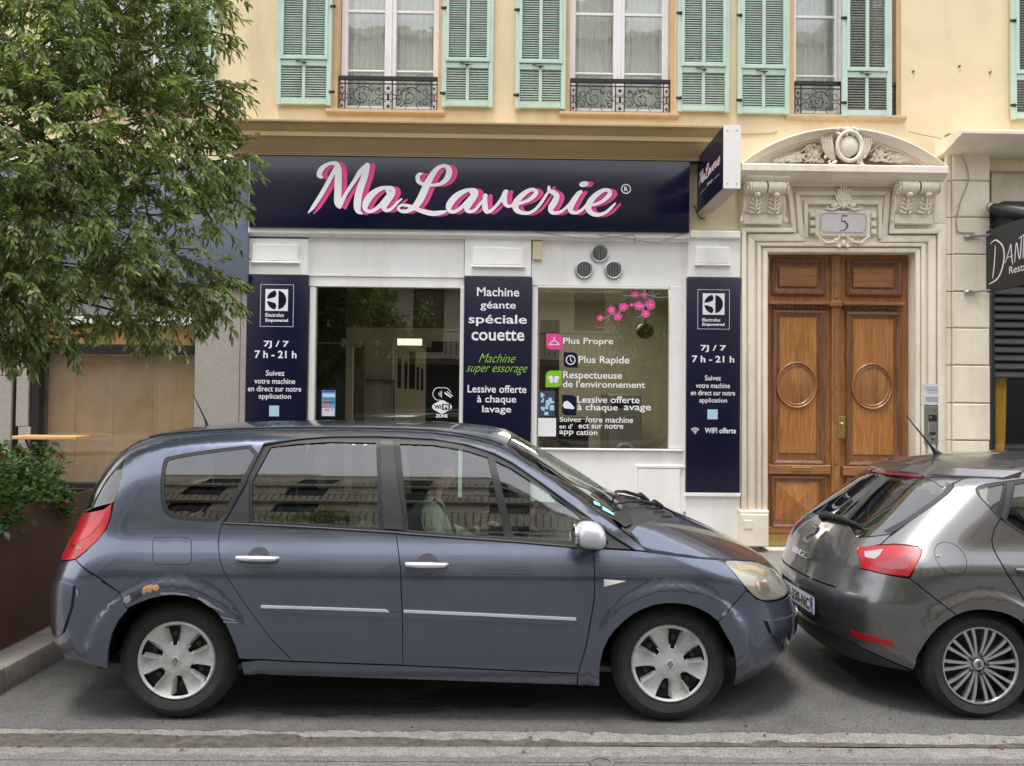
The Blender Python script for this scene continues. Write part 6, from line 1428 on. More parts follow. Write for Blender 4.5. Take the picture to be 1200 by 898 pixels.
# roof in plan, and rear screen
te = [BA.hit(*p) for p in top_edge]; te = [(x, y+.004) for x, y, z in te]
roof = [(te[0][0]-.02, te[0][1]+.05)]+te + [(.03,-.45),(.055,-.25),(.066,0)]
rr_ = [(-2.29,0),(-2.285,-.25),(-2.26,-.45)]
halfr = [(x, y) for x, y in rr_] + roof
CA.shell('roof', m_blue, [('top', halfr + [(x,-y) for x, y in halfr[1:-1][::-1]], (), .001)], res=.06, gap=.001, rim=.008)
rl_ = MB()
for s in (-1, 1): rl_.tube([(x, YA+s*(abs(y)-.05), BA.solve_z(x, abs(y)-.05)+.003) for x, y in te[1:-1]], .008, 6)
rl_.build('roof_channel', m_trim, ca_, fix=False)
rg_ = [(133.3,589.5),(134,588),(143.5,557.5),(154,524.5)]
CA.shell('rear_screen', m_prgl, [('side', sd([(133.2,589),(143,557.8),(153.2,525),(153,521.5),('R',1.52),('R',1.44),('R',1.36),('R',1.28),('R',1.2),('R',1.14)]), (), -.002), ('far', sd([(133.2,589),(143,557.8),(153.2,525),(153,521.5),('R',1.52),('R',1.44),('R',1.36),('R',1.28),('R',1.2),('R',1.14)]), (), -.002), ('rear', endstrip(1.14,1.53,False), (), -.002)], rim=0, gap=0, res=.05)
CA.shell('spoiler', m_trim, [('rear', endstrip(1.53,1.60,False), (), 0)], rim=0, gap=0)
# window trim with glass openings
trim_out = [(261.3,613.2)] + trim_out_top + [(738,644.5),(695,642.6),(600,634.8),(477,625.9),(464,624.5),(400,620.5),(330,616.5)]
g_rear = [(317,524.3),(350,520.3),(387,518),(440.5,519),(442.5,570),(443.5,618.6),(400,616.3),(340,612.8),(296,610.6),(295,585),(295.5,564)]
g_front = [(468.5,520.2),(506.8,521.5),(547,528.3),(571.5,536),(582,585),(592,630.6),(540,627),(479,622),(473,570)]
g_vent = [(580.5,540),(600,549.6),(638,574.5),(672,599),(681.5,607.5),(674,634.5),(640,632.5),(602,630),(591,585)]
CA.shell('window_surround', m_trim, [('side', sd(trim_out), [sd(g_rear), sd(g_front), sd(g_vent)], -.004)], mirror=True, gap=0, rim=.02, res=.04)
for nm, g, mt in (('side_glass', g_rear, m_cargl), ('side_glass', g_front, m_cargl), ('side_glass', g_vent, m_cargl)):
    CA.shell(nm, mt, [('side', sd(g), (), -.014)], mirror=True, gap=-.01, rim=0)
qi = [(194,543),(199,538.2),(250,530),(303,524),(282,565),(259.5,607.8),(235,607.5),(210,605.5),(200,601.5),(194,593),(192,577)]
CA.shell('quarter_seal', m_trim, [('side', soft(sd(qwin),1), [soft(sd(qi),1)], -.003)], mirror=True, gap=.002, rim=.012, res=.03)
CA.shell('quarter_glass', m_prgl, [('side', soft(sd(qi),1), (), -.008)], mirror=True, gap=-.008, rim=0, res=.04)
CA.shell('pillar_cover', m_plast, [('side', sd([(446.5,514.5),(460.5,514.8),(474,620.8),(450,619.2)]), (), .004)], mirror=True, gap=0, rim=.006)
CA.shell('corner_cover', m_plast, [('side', sd([(264.5,611.5),(292,566.5),(292,612.8)]), (), .003)], mirror=True, gap=0, rim=.006)
ck_ = MB()
def line(pts, r, name, mat, off=0, mirror=True, par=None):
    b = MB(); Q = [BA.hit(*p) for p in pts]; Q = [(x, y-off, z) for x, y, z in Q]
    for s in ((1, -1) if mirror else (1,)): b.tube([(x, YA+s*y, z) for x, y, z in Q], r, 6)
    return b.build(name, mat, par or ca_, fix=False)
line([(262,613.3),(330,616.5),(400,620.5),(464,624.5),(477,625.9),(600,634.8),(676,641.3)], .007, 'waist_seal', m_trim, .002)
line([(264,609),(285,570),(309,521),(350,514.6),(387,511.8),(443,511.4),(506.8,514.6),(547,521.2),(579,531.6),(600.4,542.6),(637.9,568.6),(684,602.3),(718,627.3),(745,645)], .006, 'frame_seal', m_trim, .003)
# mouldings, handles, fuel flap
m_strip = M_('satin_strip', (.55,.56,.6), .35, metal=.2)
CA.shell('moulding_strip', m_strip, [('side', sd([(306,709.4),(380,711.8),(452,714.3),(456,717.3),(380,714.3),(306,712.2)]), (), .010)], rim=.014, gap=0, parent=rd)
CA.shell('door_moulding', m_blue, [('side', sd([(306,712.4),(380,714.6),(468,717.8),(469,724),(380,720),(312,716)]), (), .008)], rim=.012, gap=0, parent=rd)
CA.shell('moulding_strip', m_strip, [('side', sd([(473,714.8),(560,718.5),(675,724),(675,727),(560,721.5),(473,717.8)]), (), .010)], rim=.014, gap=0, parent=fd)
CA.shell('door_moulding', m_blue, [('side', sd([(473,718.2),(560,722),(675,727.3),(668,731),(560,727.5),(473,724.5)]), (), .008)], rim=.012, gap=0, parent=fd)
def handle(u, v, par):
    x, y, z = BA.hit(u, v); Y = YA+y
    CA.shell('handle_recess', m_plast, [('side', oval(x+.005, z, .062, .055), (), .001)], rim=0, gap=0, parent=par, res=.03)
    CA.shell('recess_lip', m_blue, [('side', [p for p in oval(x+.005, z-.018, .056, .034)], (), .0025)], rim=0, gap=0, parent=par, res=.03)
    b = MB(); b.tube([(x-.115,Y+.002,z),(x-.105,Y-.022,z),(x-.05,Y-.036,z+.001),(x+.05,Y-.036,z),(x+.105,Y-.024,z-.001),(x+.118,Y+.002,z-.002)], [.009,.013,.0155,.0155,.013,.009], 10); b.build('door_handle', M_('satin_silver', (.7,.7,.72), .3, metal=.6), par, fix=False)
handle(301.5, 653.5, rd); handle(499.5, 661, fd)
ff_ = soft(sd(rrect(179.5,630,224,661.5,6)),1)
CA.shell('fuel_flap_gap', m_trim, [('side', inset(ff_,-.0035), [ff_], .0012)], rim=0, gap=0, res=.02)
CA.shell('fuel_flap', m_blue, [('side', ff_, (), .0015)], rim=0, gap=.001, res=.03)
# seams as fine raised/dark lines, creases, scratches on the arch
sc = MB(); m_scr = M_('bare_primer', srgb(132,134,144), .7, var=.3, scale=60); m_rust = M_('rusty_scrape', srgb(160,122,88), .8, var=.35, scale=50)
def patch(name, mat, uv, off=.0025, res=.02): return CA.shell(name, mat, [('side', sd(uv), (), off)], rim=0, gap=0, res=res)
patch('rust_patch', m_rust, [(168,688),(173,686),(177,684.5),(180,686),(185,684.5),(187.5,689),(184,693),(179,691.5),(177,695),(172,693.5),(169,697),(165.5,695),(167,691)])
patch('paint_scrape', m_plast, [(158,692),(168,686),(166,699),(155,706),(150,702)], .0018)
for uv in ([(188,694.5),(205,694),(221,696.5),(222,698.5),(205,696.5),(189,697)],[(146,700),(152,697),(154,703),(149,708),(144,705)],[(232,699),(244,704),(252,711),(250,713),(240,706.5),(232,702)],[(248,708),(262,716),(263,718),(250,712)],[(258,722),(275,726),(275,727.5),(259,724)],[(236,705),(248,710),(247,712)],[(262,728),(278,729),(278,730),(262,729.5)]): patch('paint_scratch', m_scr, uv)
for uv in ([(845,719),(850,715),(852,719),(847,723)],[(90,688),(92,694),(91,700),(89.5,694)]): patch('paint_scratch', m_scr, uv)
if 0: patch('bumper_patch', M_('dull_filler', srgb(86,88,88), .8, var=.1), [(84,729),(94,734),(104,739),(110,752),(98,765),(86,764),(75,758),(78,742)], .0016)
# mirrors
for s in (1, -1):
    mb = MB(); x, y, z = BA.hit(690, 630); cx, cy, cz = .50, YA-s*(.925+.06), 1.09
    cx = at(692,627,cy)[0] if s == 1 else cx; cz = at(692,627,YA-.985)[1]
    n1, n2 = 14, 10; V = []
    for i in range(n2+1):
        a = math.pi*i/n2
        for k in range(n1):
            t = 2*math.pi*k/n1; X, Y, Z = math.sin(a)*math.cos(t), math.sin(a)*math.sin(t), math.cos(a)
            f = lambda q, e=.72: math.copysign(abs(q)**e, q)
            V.append((cx+.085*f(X)*(1-.12*Z), cy+s*.105*f(Y)*-1, cz+.072*f(Z)-.012*X))
    mb.add(V, [(i*n1+k, (i+1)*n1+k, (i+1)*n1+(k+1)%n1, i*n1+(k+1)%n1) for i in range(n2) for k in range(n1)]); mo = mb.build('door_mirror', M_('silver_mirror_shell', srgb(196,198,206), .35, metal=.3, coat=.6), ca_, sharp=80)
    MB().tube([(cx-.06,cy+s*.0,cz-.06),(cx+.02,cy+s*.09,cz-.07),(cx+.10,cy+s*.13,cz-.05)], [.02,.028,.03], 8).build('mirror_arm', m_plast, mo)
    MB().ball((cx-.085,cy,cz), (.02,.09,.062), 10, 8).build('mirror_glass', m_chrome, mo)
CA.shell('sail_cover', m_plast, [('side', sd([(683,611),(700,619.5),(716,630.5),(739,643.5),(695,641),(677,638.5)]), (), .004)], mirror=True, gap=0, rim=.01, res=.03)
# aerial
x, z = at(243,497,5.235); MB().tube([(x,YA,z-.01),(x-.02,YA,z+.04),(x-.10,YA,z+.20)], [.012,.006,.003], 6).build('aerial', m_trim, ca_)
# wheels
for wx, rot in ((wxr[0], .14), (wxf[0], -.19)):
    for near in (True, False):
        yf = 4.395 if near else 2*YA-4.395
        e = bpy.data.objects.new('wheel', None); COL.objects.link(e); e.parent = ca_; e.location = Vector((wx,yf,.335))-Vector(ca_.location)
        wheel(e, wx, yf, .335, .333, .222, 'cover', near, .2, rot)
# wheel housings, underbody, inner lining
ub = MB(); ub.box(-1.4, .5, YA-.72, YA+.72, .23, .26); ub.box(-2.5, 1.72, YA-.44, YA+.44, .24, .30)
ub.build('underbody', m_trim, ca_)
def housing(x, y0, y1, R, par, z=.33):
    b = MB(); N = 16; v = []
    for k in range(N+1):
        a = math.pi*k/N; v += [(x+R*math.cos(a), y0, max(.24, z+R*math.sin(a))), (x+R*math.cos(a), y1, max(.24, z+R*math.sin(a)))]
    b.add(v, [(2*k, 2*k+2, 2*k+3, 2*k+1) for k in range(N)]); b.add([v[2*k+1] for k in range(N+1)], [tuple(range(N+1))]); b.build('wheel_housing', m_trim, par, fix=False)
for wx in (wxr[0], wxf[0]):
    housing(wx, YA-.86, YA-.45, .405, ca_); housing(wx, YA+.86, YA+.45, .405, ca_)
for s in (-1, 1):
    v = []; xs = [-1.36+.06*i for i in range(31)]
    for x in xs:
        for z in (.25,.45,.65,.85,1.0): v.append((x, YA+s*(float(BA.h(x, z))-.07), z))
    MB().add(v, [(i*5+j, (i+1)*5+j, (i+1)*5+j+1, i*5+j+1) for i in range(30) for j in range(4)]).build('door_lining', m_lin, ca_, fix=False)
v = []; xs = [-2.1+.1*i for i in range(22)]
for x in xs:
    for y in np.linspace(-.55,.55,9): v.append((x, YA+y, BA.solve_z(x, y)-.035))
MB().add(v, [(i*9+j, (i+1)*9+j, (i+1)*9+j+1, i*9+j+1) for i in range(21) for j in range(8)]).build('headlining', m_lin, ca_, fix=False)
MB().box(-2.3,.9,YA-.78,YA+.78,.27,.30).build('cabin_floor', m_dash, ca_)
def seat(x, y, name='seat', zb=.46, hr=True, mat=m_seat, par=None):
    b = MB(); b.profile([(0,0)],0,0) if False else None
    def sec(pts, w_, y):
        n = len(pts); q = [(px, y-w_/2, pz) for px, pz in pts]+[(px, y+w_/2, pz) for px, pz in pts]
        b.add(q, [tuple(range(n)), tuple(range(2*n-1, n-1, -1))]+[(i, i+n, (i+1)%n+n, (i+1)%n) for i in range(n)])
    sec([(x,zb),(x+.48,zb+.05),(x+.52,zb-.02),(x+.48,zb-.10),(x,zb-.12)], .5, y)
    sec([(x+.04,zb-.02),(x-.10,zb+.30),(x-.18,zb+.62),(x-.25,zb+.62),(x-.22,zb+.25),(x-.10,zb-.04)], .48, y)
    if hr: sec([(x-.17,zb+.67),(x-.17,zb+.84),(x-.24,zb+.85),(x-.26,zb+.68)], .27, y)
    return b.build(name, mat, par or ca_, bevel=.02)
seat(-.62, YA-.38); seat(-.62, YA+.38); seat(-1.5, YA-.42); seat(-1.5, YA+.42); seat(-1.5, YA, hr=False)
db = MB(); db.profile([(0,0)],0,0) if False else None
pts = [(.25,.55),(.30,.88),(.36,.98),(.50,1.02),(.75,1.04),(.78,.6)]; n = 6
db.add([(px,YA-.74,pz) for px, pz in pts]+[(px,YA+.74,pz) for px, pz in pts], [tuple(range(n)), tuple(range(2*n-1,n-1,-1))]+[(i,i+n,(i+1)%n+n,(i+1)%n) for i in range(n)]); db.build('dashboard', m_dash, ca_, bevel=.02)
# left hand drive: steering wheel on the far side of the cabin
swc = Vector((.16, YA+.36, .93)); ax = Vector((-.85,0,.52)).normalized(); e1 = Vector((0,1,0)); e2 = ax.cross(e1)
b = MB(); b.tube([swc+(e1*math.cos(t)+e2*math.sin(t))*.185 for t in [2*math.pi*k/32 for k in range(33)]], .016, 8, False)
for t in (0, math.pi, -math.pi/2): b.tube([swc, swc+(e1*math.cos(t)+e2*math.sin(t))*.18], .018, 6)
b.ball(swc, (.05,.06,.06), 10, 8); b.tube([swc, swc-ax*.22], .03, 8); b.build('steering_wheel', m_trim, ca_, fix=False)
MB().box(.02,.06,YA-.12,YA+.12,1.47,1.53).build('rear_view_mirror', m_trim, ca_)
# ================================================================== GREY HATCHBACK AT THE RIGHT
YB = 5.27
wbr = at(1148.5,785.6,4.47)
BB = Body(YB,
  [(.12,.75),(.2,.79),(.3,.815),(.45,.835),(.6,.842),(.78,.845),(.865,.842),(.90,.826),(.95,.797),(1.0,.772),(1.15,.72),(1.3,.662),(1.4,.60),(1.5,.53)],
  [(.12,2.27),(.2,2.16),(.27,2.09),(.35,2.05),(.5,2.03),(.60,2.015),(.66,2.015),(.71,2.045),(.8,2.07),(.9,2.112),(1.0,2.185),(1.1,2.30),(1.2,2.42),(1.3,2.54),(1.38,2.64),(1.44,2.80),(1.5,3.0)],
  [(.12,5.85),(.3,6.0),(.5,6.08),(.65,6.05),(.78,5.9),(.88,5.6),(.98,5.1),(1.04,4.95),(1.2,4.68),(1.35,4.4),(1.45,4.15),(1.5,4.0)],
  [(2.0,1.36),(2.58,1.425),(2.76,1.46),(3.11,1.495),(3.6,1.513),(4.1,1.50),(4.5,1.47),(6.2,1.45)],
  [(.1,.60),(1.5,.58)], 2.35, [(.1,.8),(.9,.6),(1.5,.5)], 2.3, .13, 2.2,
  [(wbr[0], .315), (wbr[0]+2.52, .315)], arch=(.36,.46,.022))
cb_ = thing('hatchback', 'grey metallic hatchback cut off by the right edge, parked in front of the oak door', 'car', (4.0,YB,0))
CB = Car(BB, cb_); sb = BB.side
DB = .07
s_top = [(1117.8,566.5),(1128,561.5),(1140,558.7),(1156,556.5),(1173.5,554.6),(1200,552)]
arch_b = [(1070.5,785),(1075,768),(1084.6,752.5),(1092,743),(1100,734.5),(1109,727.5),(1119,721.5),(1130,717.3),(1140.7,715),(1152,714.6),(1162.6,715.8),(1174,718),(1184.4,721.5),(1193,726),(1200,731)]
ax_ = wbr[0]; AR = .355
aright = [('m', ax_+AR*math.cos(a), .315+AR*math.sin(a)) for a in (.95,.7,.45,.2,0,-.35)]
qb = s_top + [('m',3.6,1.44),('m',4.1,1.42),('m',4.5,1.30),('m',4.95,1.04),('m',5.0,1.0),('m',4.93,.99),('m',4.5,1.235),('m',4.1,1.375),('m',3.6,1.40)] + \
     [(1200,561.4),(1180,564),(1165,566),(1153.5,568),(1146,570.5),(1143.3,573.6),(1144.5,578),(1148,583),(1161.5,597.8),(1171.8,608.3)] + [(1165.5,619),(1162,633.5),(1163.5,642),(1168,652),(1180,673),(1196,697),(1200,702.5)] + \
     [('m',ax_+.41,.46),('m',ax_+.42,.33),('m',ax_+.44,.24),('m',ax_+AR-.02,.22)] + aright[::-1] + arch_b[::-1][:8] + [(1121,721),(1093,699),(1066.5,678)] + [(1072,664),(1078.5,652.5),(1080.5,645),(1075.5,640),(1060,638.3),(1047,637.6),(1033,638.2)] + [(1040,630.5),(1068,609.5),(1095,591),(1111,578.5),(1117,571)]
CB.shell('quarter_panel', m_gry, [('side', sb(qb), (), 0)], mirror=True, res=.032)
rdb = [(1172.3,609),(1185.6,618),(1200,627.5),('m',3.6,.93),('m',3.92,.93),('m',3.92,.24),('m',ax_+.45,.25),('m',ax_+.43,.33),('m',ax_+.42,.46)] + [(1200.5,702),(1196.5,696.5),(1180.5,672.5),(1168.5,651.5),(1164,641.5),(1162.5,633.5),(1166,619.3)]
CB.shell('door', m_gry, [('side', sb(rdb), (), 0)], mirror=True); rdo = cb_.children[-2]
CB.shell('door', m_gry, [('side', sb([('m',3.925,.93),('m',4.93,.95),('m',4.95,.6),('m',4.85,.24),('m',3.925,.24)]), (), 0)], mirror=True)
CB.shell('sill', m_gry, [('side', sb([('m',ax_+.44,.235),('m',4.9,.235),('m',4.9,.16),('m',ax_+.44,.16)]), (), 0)], mirror=True)
fx = ax_+2.52; fa = [('m', fx+AR*math.cos(a), .315+AR*math.sin(a)) for a in np.linspace(math.pi+.3, -.3, 12)]
CB.shell('fender', m_gry, [('side', sb([('m',4.935,.95),('m',5.2,.93),('m',5.6,.84),('F',.78),('F',.66),('F',.5),('F',.35),('F',.22)]+fa[::-1]+[('m',4.86,.24),('m',4.955,.6)]), (), 0)], mirror=True)
CB.shell('front_bumper', m_gry, [('front', endstrip(.2,.84,True,B=BB), (), 0)])
# rear end
def es(z0, z1, n=9): return endstrip(z0, z1, False, n, BB, DB)
def sbb(p): return BB.side(p, DB)
bseam = [(1121,722),(1093,700),(1066,678.6),(1034.7,673),(1012,667.5)]
bump = bseam + [('R',.80),('R',.72),('R',.66),('R',.6),('R',.52),('R',.44),('R',.38)] + [(1030,768),(1050,777)] + arch_b[:7]
CB.shell('rear_bumper', m_gry, [('side', sbb(bump), (), 0), ('far', sbb(bump), (), 0), ('rear', es(.38,.676), [[(-.36,.40),(.36,.40),(.30,.60),(-.30,.60)]], 0)], gap=.001, res=.04)
CB.shell('plate_recess', m_gry, [('rear', [(-.36,.40),(.36,.40),(.30,.60),(-.30,.60)], (), -.025)], rim=0, gap=-.01)
sk = [('R',.375),('R',.31),('R',.25),(1066,786),(1050,781),(1030,773.5),(1012,766)]
CB.shell('bumper_skirt', m_plast, [('side', sbb([('R',.375),('R',.30),('R',.235),(1069,787),(1050,778.5),(1030,769.5)]), (), -.008), ('far', sbb([('R',.375),('R',.30),('R',.235),(1069,787),(1050,778.5),(1030,769.5)]), (), -.008), ('rear', es(.235,.375), (), -.008)], gap=0, rim=.03)
rf = [(996,738.5),(1012,742.5),(1047,752.3),(1045,757.5),(1020,752.5),(1000,746.8)]
hits = [BB.hit(*p) for p in rf]
CB.shell('reflector', m_redl, [('side', sbb(rf), (), .004)], mirror=True, rim=.008, gap=0, res=.02)
lamp = [(1003,643.8),(1006,640.6),(1025,639),(1047,637.9),(1060,638.6),(1075,640.5),(1080,645.2),(1078,652.5),(1072,664),(1064.3,676),(1034.7,672.3),(1008,665.5)]
lh = [BB.hit(*p) for p in lamp]; lamp_m = [('m', max(x, float(BB.xr(z))+DB), z) for x, y, z in lh]
xin = [(y, z) for x, y, z in lh]
lr = [(max(y, -float(BB.h(BB.xr(z)+DB, z))), z) for x, y, z in lh]; 
CB.shell('tail_lamp', m_redl, [('side', sbb(lamp), (), .006)], mirror=True, res=.014, rim=.02); tlb = cb_.children[-2]
CB.shell('reversing_lens', M_('clear_lens', (.42,.36,.36), .25, coat=.4), [('side', sbb([(1012,646),(1034,643),(1030,650),(1024,654.5),(1013,652.5)]), (), .010)], parent=tlb, rim=.004, gap=0, res=.02)
CB.shell('lamp_band', m_redd, [('side', sbb([(1016,659),(1040,657.5),(1062,650),(1070,650.5),(1060,669),(1036,666)]), (), .0085)], parent=tlb, rim=0, gap=0, res=.02)
# hatch: lower panel and rear screen in the rear chart; side slivers closing to the seam
sl = [(1003,666.5),(1001,644),(1032,638.4),(1040,630.8),(1068,609.8),(1095,591.5),(1110.6,579),('R',1.36),('R',1.26),('R',1.16),('R',1.06),('R',.98),('R',.9),('R',.82),('R',.74)]
gl_pts = [BB.hit(u, v) for u, v in ((1112,571),(1110,577.5),(1085,596),(1060,613.5),(1043,625))]
gy = [(y, z) for x, y, z in gl_pts]
CB.shell('hatch', m_gry, [('side', sbb([(1012,665),(1016,650),(1016,641),(1032,637.8),(1043.5,626.5),('R',.985),('R',.9),('R',.82),('R',.75)]), (), 0), ('far', sbb([(1012,665),(1016,650),(1016,641),(1032,637.8),(1043.5,626.5),('R',.985),('R',.9),('R',.82),('R',.75)]), (), 0), ('rear', es(.685,.985,7)[:7]+[(-.3,1.035),(0,1.055),(.3,1.035)]+es(.685,.985,7)[7:], (), 0)], gap=.001, res=.04); hto = cb_.children[-1]
bez = [(1043.8,625.6),(1068,609.8),(1095,591.2),(1110.6,578.6),(1116.5,571),(1115.5,567),('R',1.37),('R',1.28),('R',1.18),('R',1.08),('R',.99)]
scr = es(.99,1.375,9); scr = scr[:9]+scr[9:]+[(.3,1.04),(0,1.06),(-.3,1.04)]
CB.shell('rear_screen', m_rrgl, [('side', sbb(bez), (), -.002), ('far', sbb(bez), (), -.002), ('rear', scr, (), -.002)], rim=.02, gap=0, res=.05)
CB.shell('screen_frit', m_trim, [('side', sbb([(1043.8,625.6),(1068,609.8),(1095,591.2),(1110.6,578.6),(1116.5,571),(1115.5,567),(1108,566),(1109,571),(1104,578),(1062,608),(1036,622)]), (), .0)], rim=0, gap=0, res=.03, mirror=True)
# spoiler lip with high brake lamp
lipz = 1.385
def lip(o, dz): return [(BB.solve_x(y, lipz, False)-o+.02*0, YB+y, lipz+dz) for y in np.linspace(-.60,.60,13)]
b = MB(); A_, B__, C_, D_ = lip(.055,-.018), lip(.06,.004), lip(-.06,.045), lip(-.03,-.02); n = 13
b.add(A_+B__+C_+D_, [(k*n+i, k*n+i+1, ((k+1)%4)*n+i+1, ((k+1)%4)*n+i) for k in range(4) for i in range(n-1)]+[(0,n,2*n,3*n),(n-1,4*n-1,3*n-1,2*n-1)]); b.build('spoiler', m_gry, cb_, sharp=50)
b = MB(); P_ = [(BB.solve_x(y, lipz, False)-.058, YB+y, lipz-.022) for y in np.linspace(-.36,.36,9)]; b.tube(P_, .011, 6); b.build('high_brake_lamp', m_redd, cb_, fix=False)
ted = [BB.hit(*p) for p in s_top]; ted = [(x, y) for x, y, z in ted]
rfh = [(2.68,0),(2.69,-.3),(2.74,-.52)] + [(x+.0, y+.004) for x, y in ted] + [(3.6,-.585),(4.1,-.585),(4.12,-.3),(4.15,0)]
ysid = float(BB.h(3.6,1.44)); rfh[-4] = (3.6,-ysid); rfh[-3] = (4.1,-float(BB.h(4.1,1.42)))
CB.shell('roof', m_gry, [('top', rfh+[(x,-y) for x, y in rfh[1:-1][::-1]], (), .001)], res=.06, gap=.001, rim=.008)
rs_ = MB()
for s in (-1,1): rs_.tube([(x, YB+s*.48, BB.solve_z(x, .48)+.002) for x in (2.86,3.2,3.6,4.0)], .004, 5)
rs_.build('roof_ditch', m_trim, cb_, fix=False)
# side glass and black surround
so = [(1171.9,608),(1161.5,597.5),(1148,582.7),(1144.5,577.8),(1143.4,573.6),(1146,570.7),(1153.5,568.2),(1180,564.2),(1200,561.6),('m',3.6,1.398),('m',4.1,1.373),('m',4.5,1.232),('m',4.92,.99),('m',4.9,.955),('m',3.9,.935),('m',3.6,.935),(1200,627.3),(1185.6,617.8)]
g1 = [(1146.5,573.5),(1177,567),(1169,601),(1165,599),(1150,582.8)]; g2 = [(1190,568),(1200,566.5),('m',3.6,1.38),('m',3.82,1.375),('m',3.84,.965),('m',3.6,.962),(1200,623),(1188,615.5),(1180.5,609.5)]
g3 = [('m',3.97,1.36),('m',4.1,1.35),('m',4.5,1.205),('m',4.82,.99),('m',3.93,.965)]
CB.shell('window_surround', m_trim, [('side', sb(so), [sb(g1), sb(g2), sb(g3)], -.004)], mirror=True, gap=0, rim=.02, res=.04)
for g in (g1, g2, g3): CB.shell('side_glass', m_cargl, [('side', sb(g), (), -.012)], mirror=True, gap=-.01, rim=0)
CB.shell('pillar_cover', m_plast, [('side', sb([(1179.5,565.5),(1187.5,564.3),(1177,609),(1172.6,606.5)]), (), .003)], mirror=True, gap=0, rim=.006)
# bonnet, windscreen
bn = [(4.98,0),(4.96,-.4),(4.9,-.72),(5.2,-.75),(5.6,-.68),(5.86,-.4),(5.9,0)]
CB.shell('bonnet', m_gry, [('top', bn+[(x,-y) for x, y in bn[1:-1][::-1]], (), .002)], res=.07)
ww = [(0,1.47),(-.45,1.45),(-.58,1.38),(-.66,1.2),(-.74,1.02),(0,1.04)]
CB.shell('windscreen', m_wsgl, [('front', ww+[(-y,z) for y, z in ww[1:-1][::-1]], (), -.004)], res=.08, rim=0)
# badge, script, plate, wiper
def rearpt(y, z, o): return (BB.solve_x(y, z, False)-o, YB+y, z)
em = MB(); ribbon_pts = [(.045,.045),(-.03,.045),(-.045,.03),(-.03,.012),(.03,-.012),(.045,-.03),(.03,-.045),(-.045,-.045)]
em.tube([rearpt(-p, .935+q*1.1, .008) for p, q in [(-a, b) for a, b in ribbon_pts]], .009, 6); em.build('emblem', m_chrome, hto, fix=False)
text_m('IBIZA', .17, -.22, .785, .822, 0, m_chrome, hto, bold=.03, fn=lambda a, z: rearpt(a, z, .011))
pl = MB(); z0, z1 = .452, .562; xp = float(BB.xr(.5))+.008
pl.box(xp, xp+.012, YB-.26, YB+.26, z0, z1); po = pl.build('number_plate', M_('plate_white', (.78,.78,.78), .35), cb_, bevel=.002)
m_plb = M_('plate_blue', srgb(40,84,170), .35)
MB().box(xp-.0015, xp, YB+.215, YB+.257, z0+.003, z1-.003).build('plate_band', m_plb, po); MB().box(xp-.0015, xp, YB-.257, YB-.215, z0+.003, z1-.003).build('plate_band', m_plb, po)
text_m('D-330-NC', .20, -.205, z0+.018, z1-.018, 0, M_('plate_black', (.01,.01,.01), .5), po, bold=.03, fn=lambda a, z: (xp-.002, YB+a, z))
text_m('F', .245, .228, z0+.015, z0+.04, 0, m_wlet, po, bold=.03, fn=lambda a, z: (xp-.003, YB+a, z)); text_m('06', -.222, -.25, z0+.015, z0+.04, 0, m_wlet, po, bold=.03, fn=lambda a, z: (xp-.003, YB+a, z))
wi = MB(); w0, w1, w2 = BB.hit(968,596), BB.hit(985,604), BB.hit(1016,613.5)
wi.tube([rearpt(.03,1.055,.02), rearpt(-.03,1.07,.045), rearpt(-.22,1.075,.045), rearpt(-.42,1.055,.035)], [.03,.022,.016,.006], 7); wi.ball(rearpt(.03,1.05,.02), .03, 8, 6); wi.build('rear_wiper', m_trim, cb_, fix=False)
x, z = at(1094.5,533,YB); x2, z2 = at(1061.5,491.5,YB); zz = BB.solve_z(x, 0)
MB().tube([(x+.03,YB,zz-.005),(x,YB,zz+.03),(x-.03,YB,zz+.07),(x2,YB,zz+.27)], [.03,.014,.007,.003], 8).build('aerial', m_trim, cb_, fix=False)
xh, yh, zh = BB.hit(1114.8,654.6); ring = oval(xh, zh, .082, .084, 40)
CB.shell('fuel_flap_gap', m_trim, [('side', inset(ring,-.003), [ring], .001)], rim=0, gap=0, res=.02); xk, yk, zk = BB.hit(1100,652); MB().ball((xk,YB+yk,zk), (.014,.006,.01), 8, 5).build('flap_catch', m_chrome, cb_)
xh, yh, zh = BB.hit(1196,668); b = MB(); b.tube([(xh-.02,YB+yh,zh),(xh,YB+yh-.035,zh),(xh+.12,YB+yh-.04,zh),(xh+.16,YB+yh,zh)], [.012,.018,.018,.012], 8); b.build('door_handle', m_gry, rdo, fix=False)
# wheels, underside, cabin
for wx in (wbr[0], wbr[0]+2.52):
    for near in (True, False):
        yf = 4.46 if near else 2*YB-4.46
        e = bpy.data.objects.new('wheel', None); COL.objects.link(e); e.parent = cb_; e.location = Vector((wx,yf,.315))-Vector(cb_.location); wheel(e, wx, yf, .315, .313, .222, 'alloy', near, .2, .16)
    housing(wx, YB-.80, YB-.42, .362, cb_, .315); housing(wx, YB+.80, YB+.42, .362, cb_, .315)
MB().box(2.35,5.8,YB-.42,YB+.42,.22,.3).build('underbody', m_trim, cb_); MB().box(3.2,4.95,YB-.7,YB+.7,.17,.24).build('floor_pan', m_trim, cb_)
MB().tube([(2.25,YB+.2,.24),(2.7,YB+.2,.25)], .03, 8).build('exhaust', m_metal, cb_)
MB().box(2.6,2.65,YB-.6,YB+.6,.6,1.0).build('rear_bench', m_seat, cb_, bevel=.01)
for y in (-.35,.35): seat(3.9, YB+y, zb=.42, par=cb_)
for y in (-.4,0,.4): MB().cbox(3.0,3.12,YB+y-.13,YB+y+.13,1.02,1.20,.03).build('headrest', m_seat, cb_)
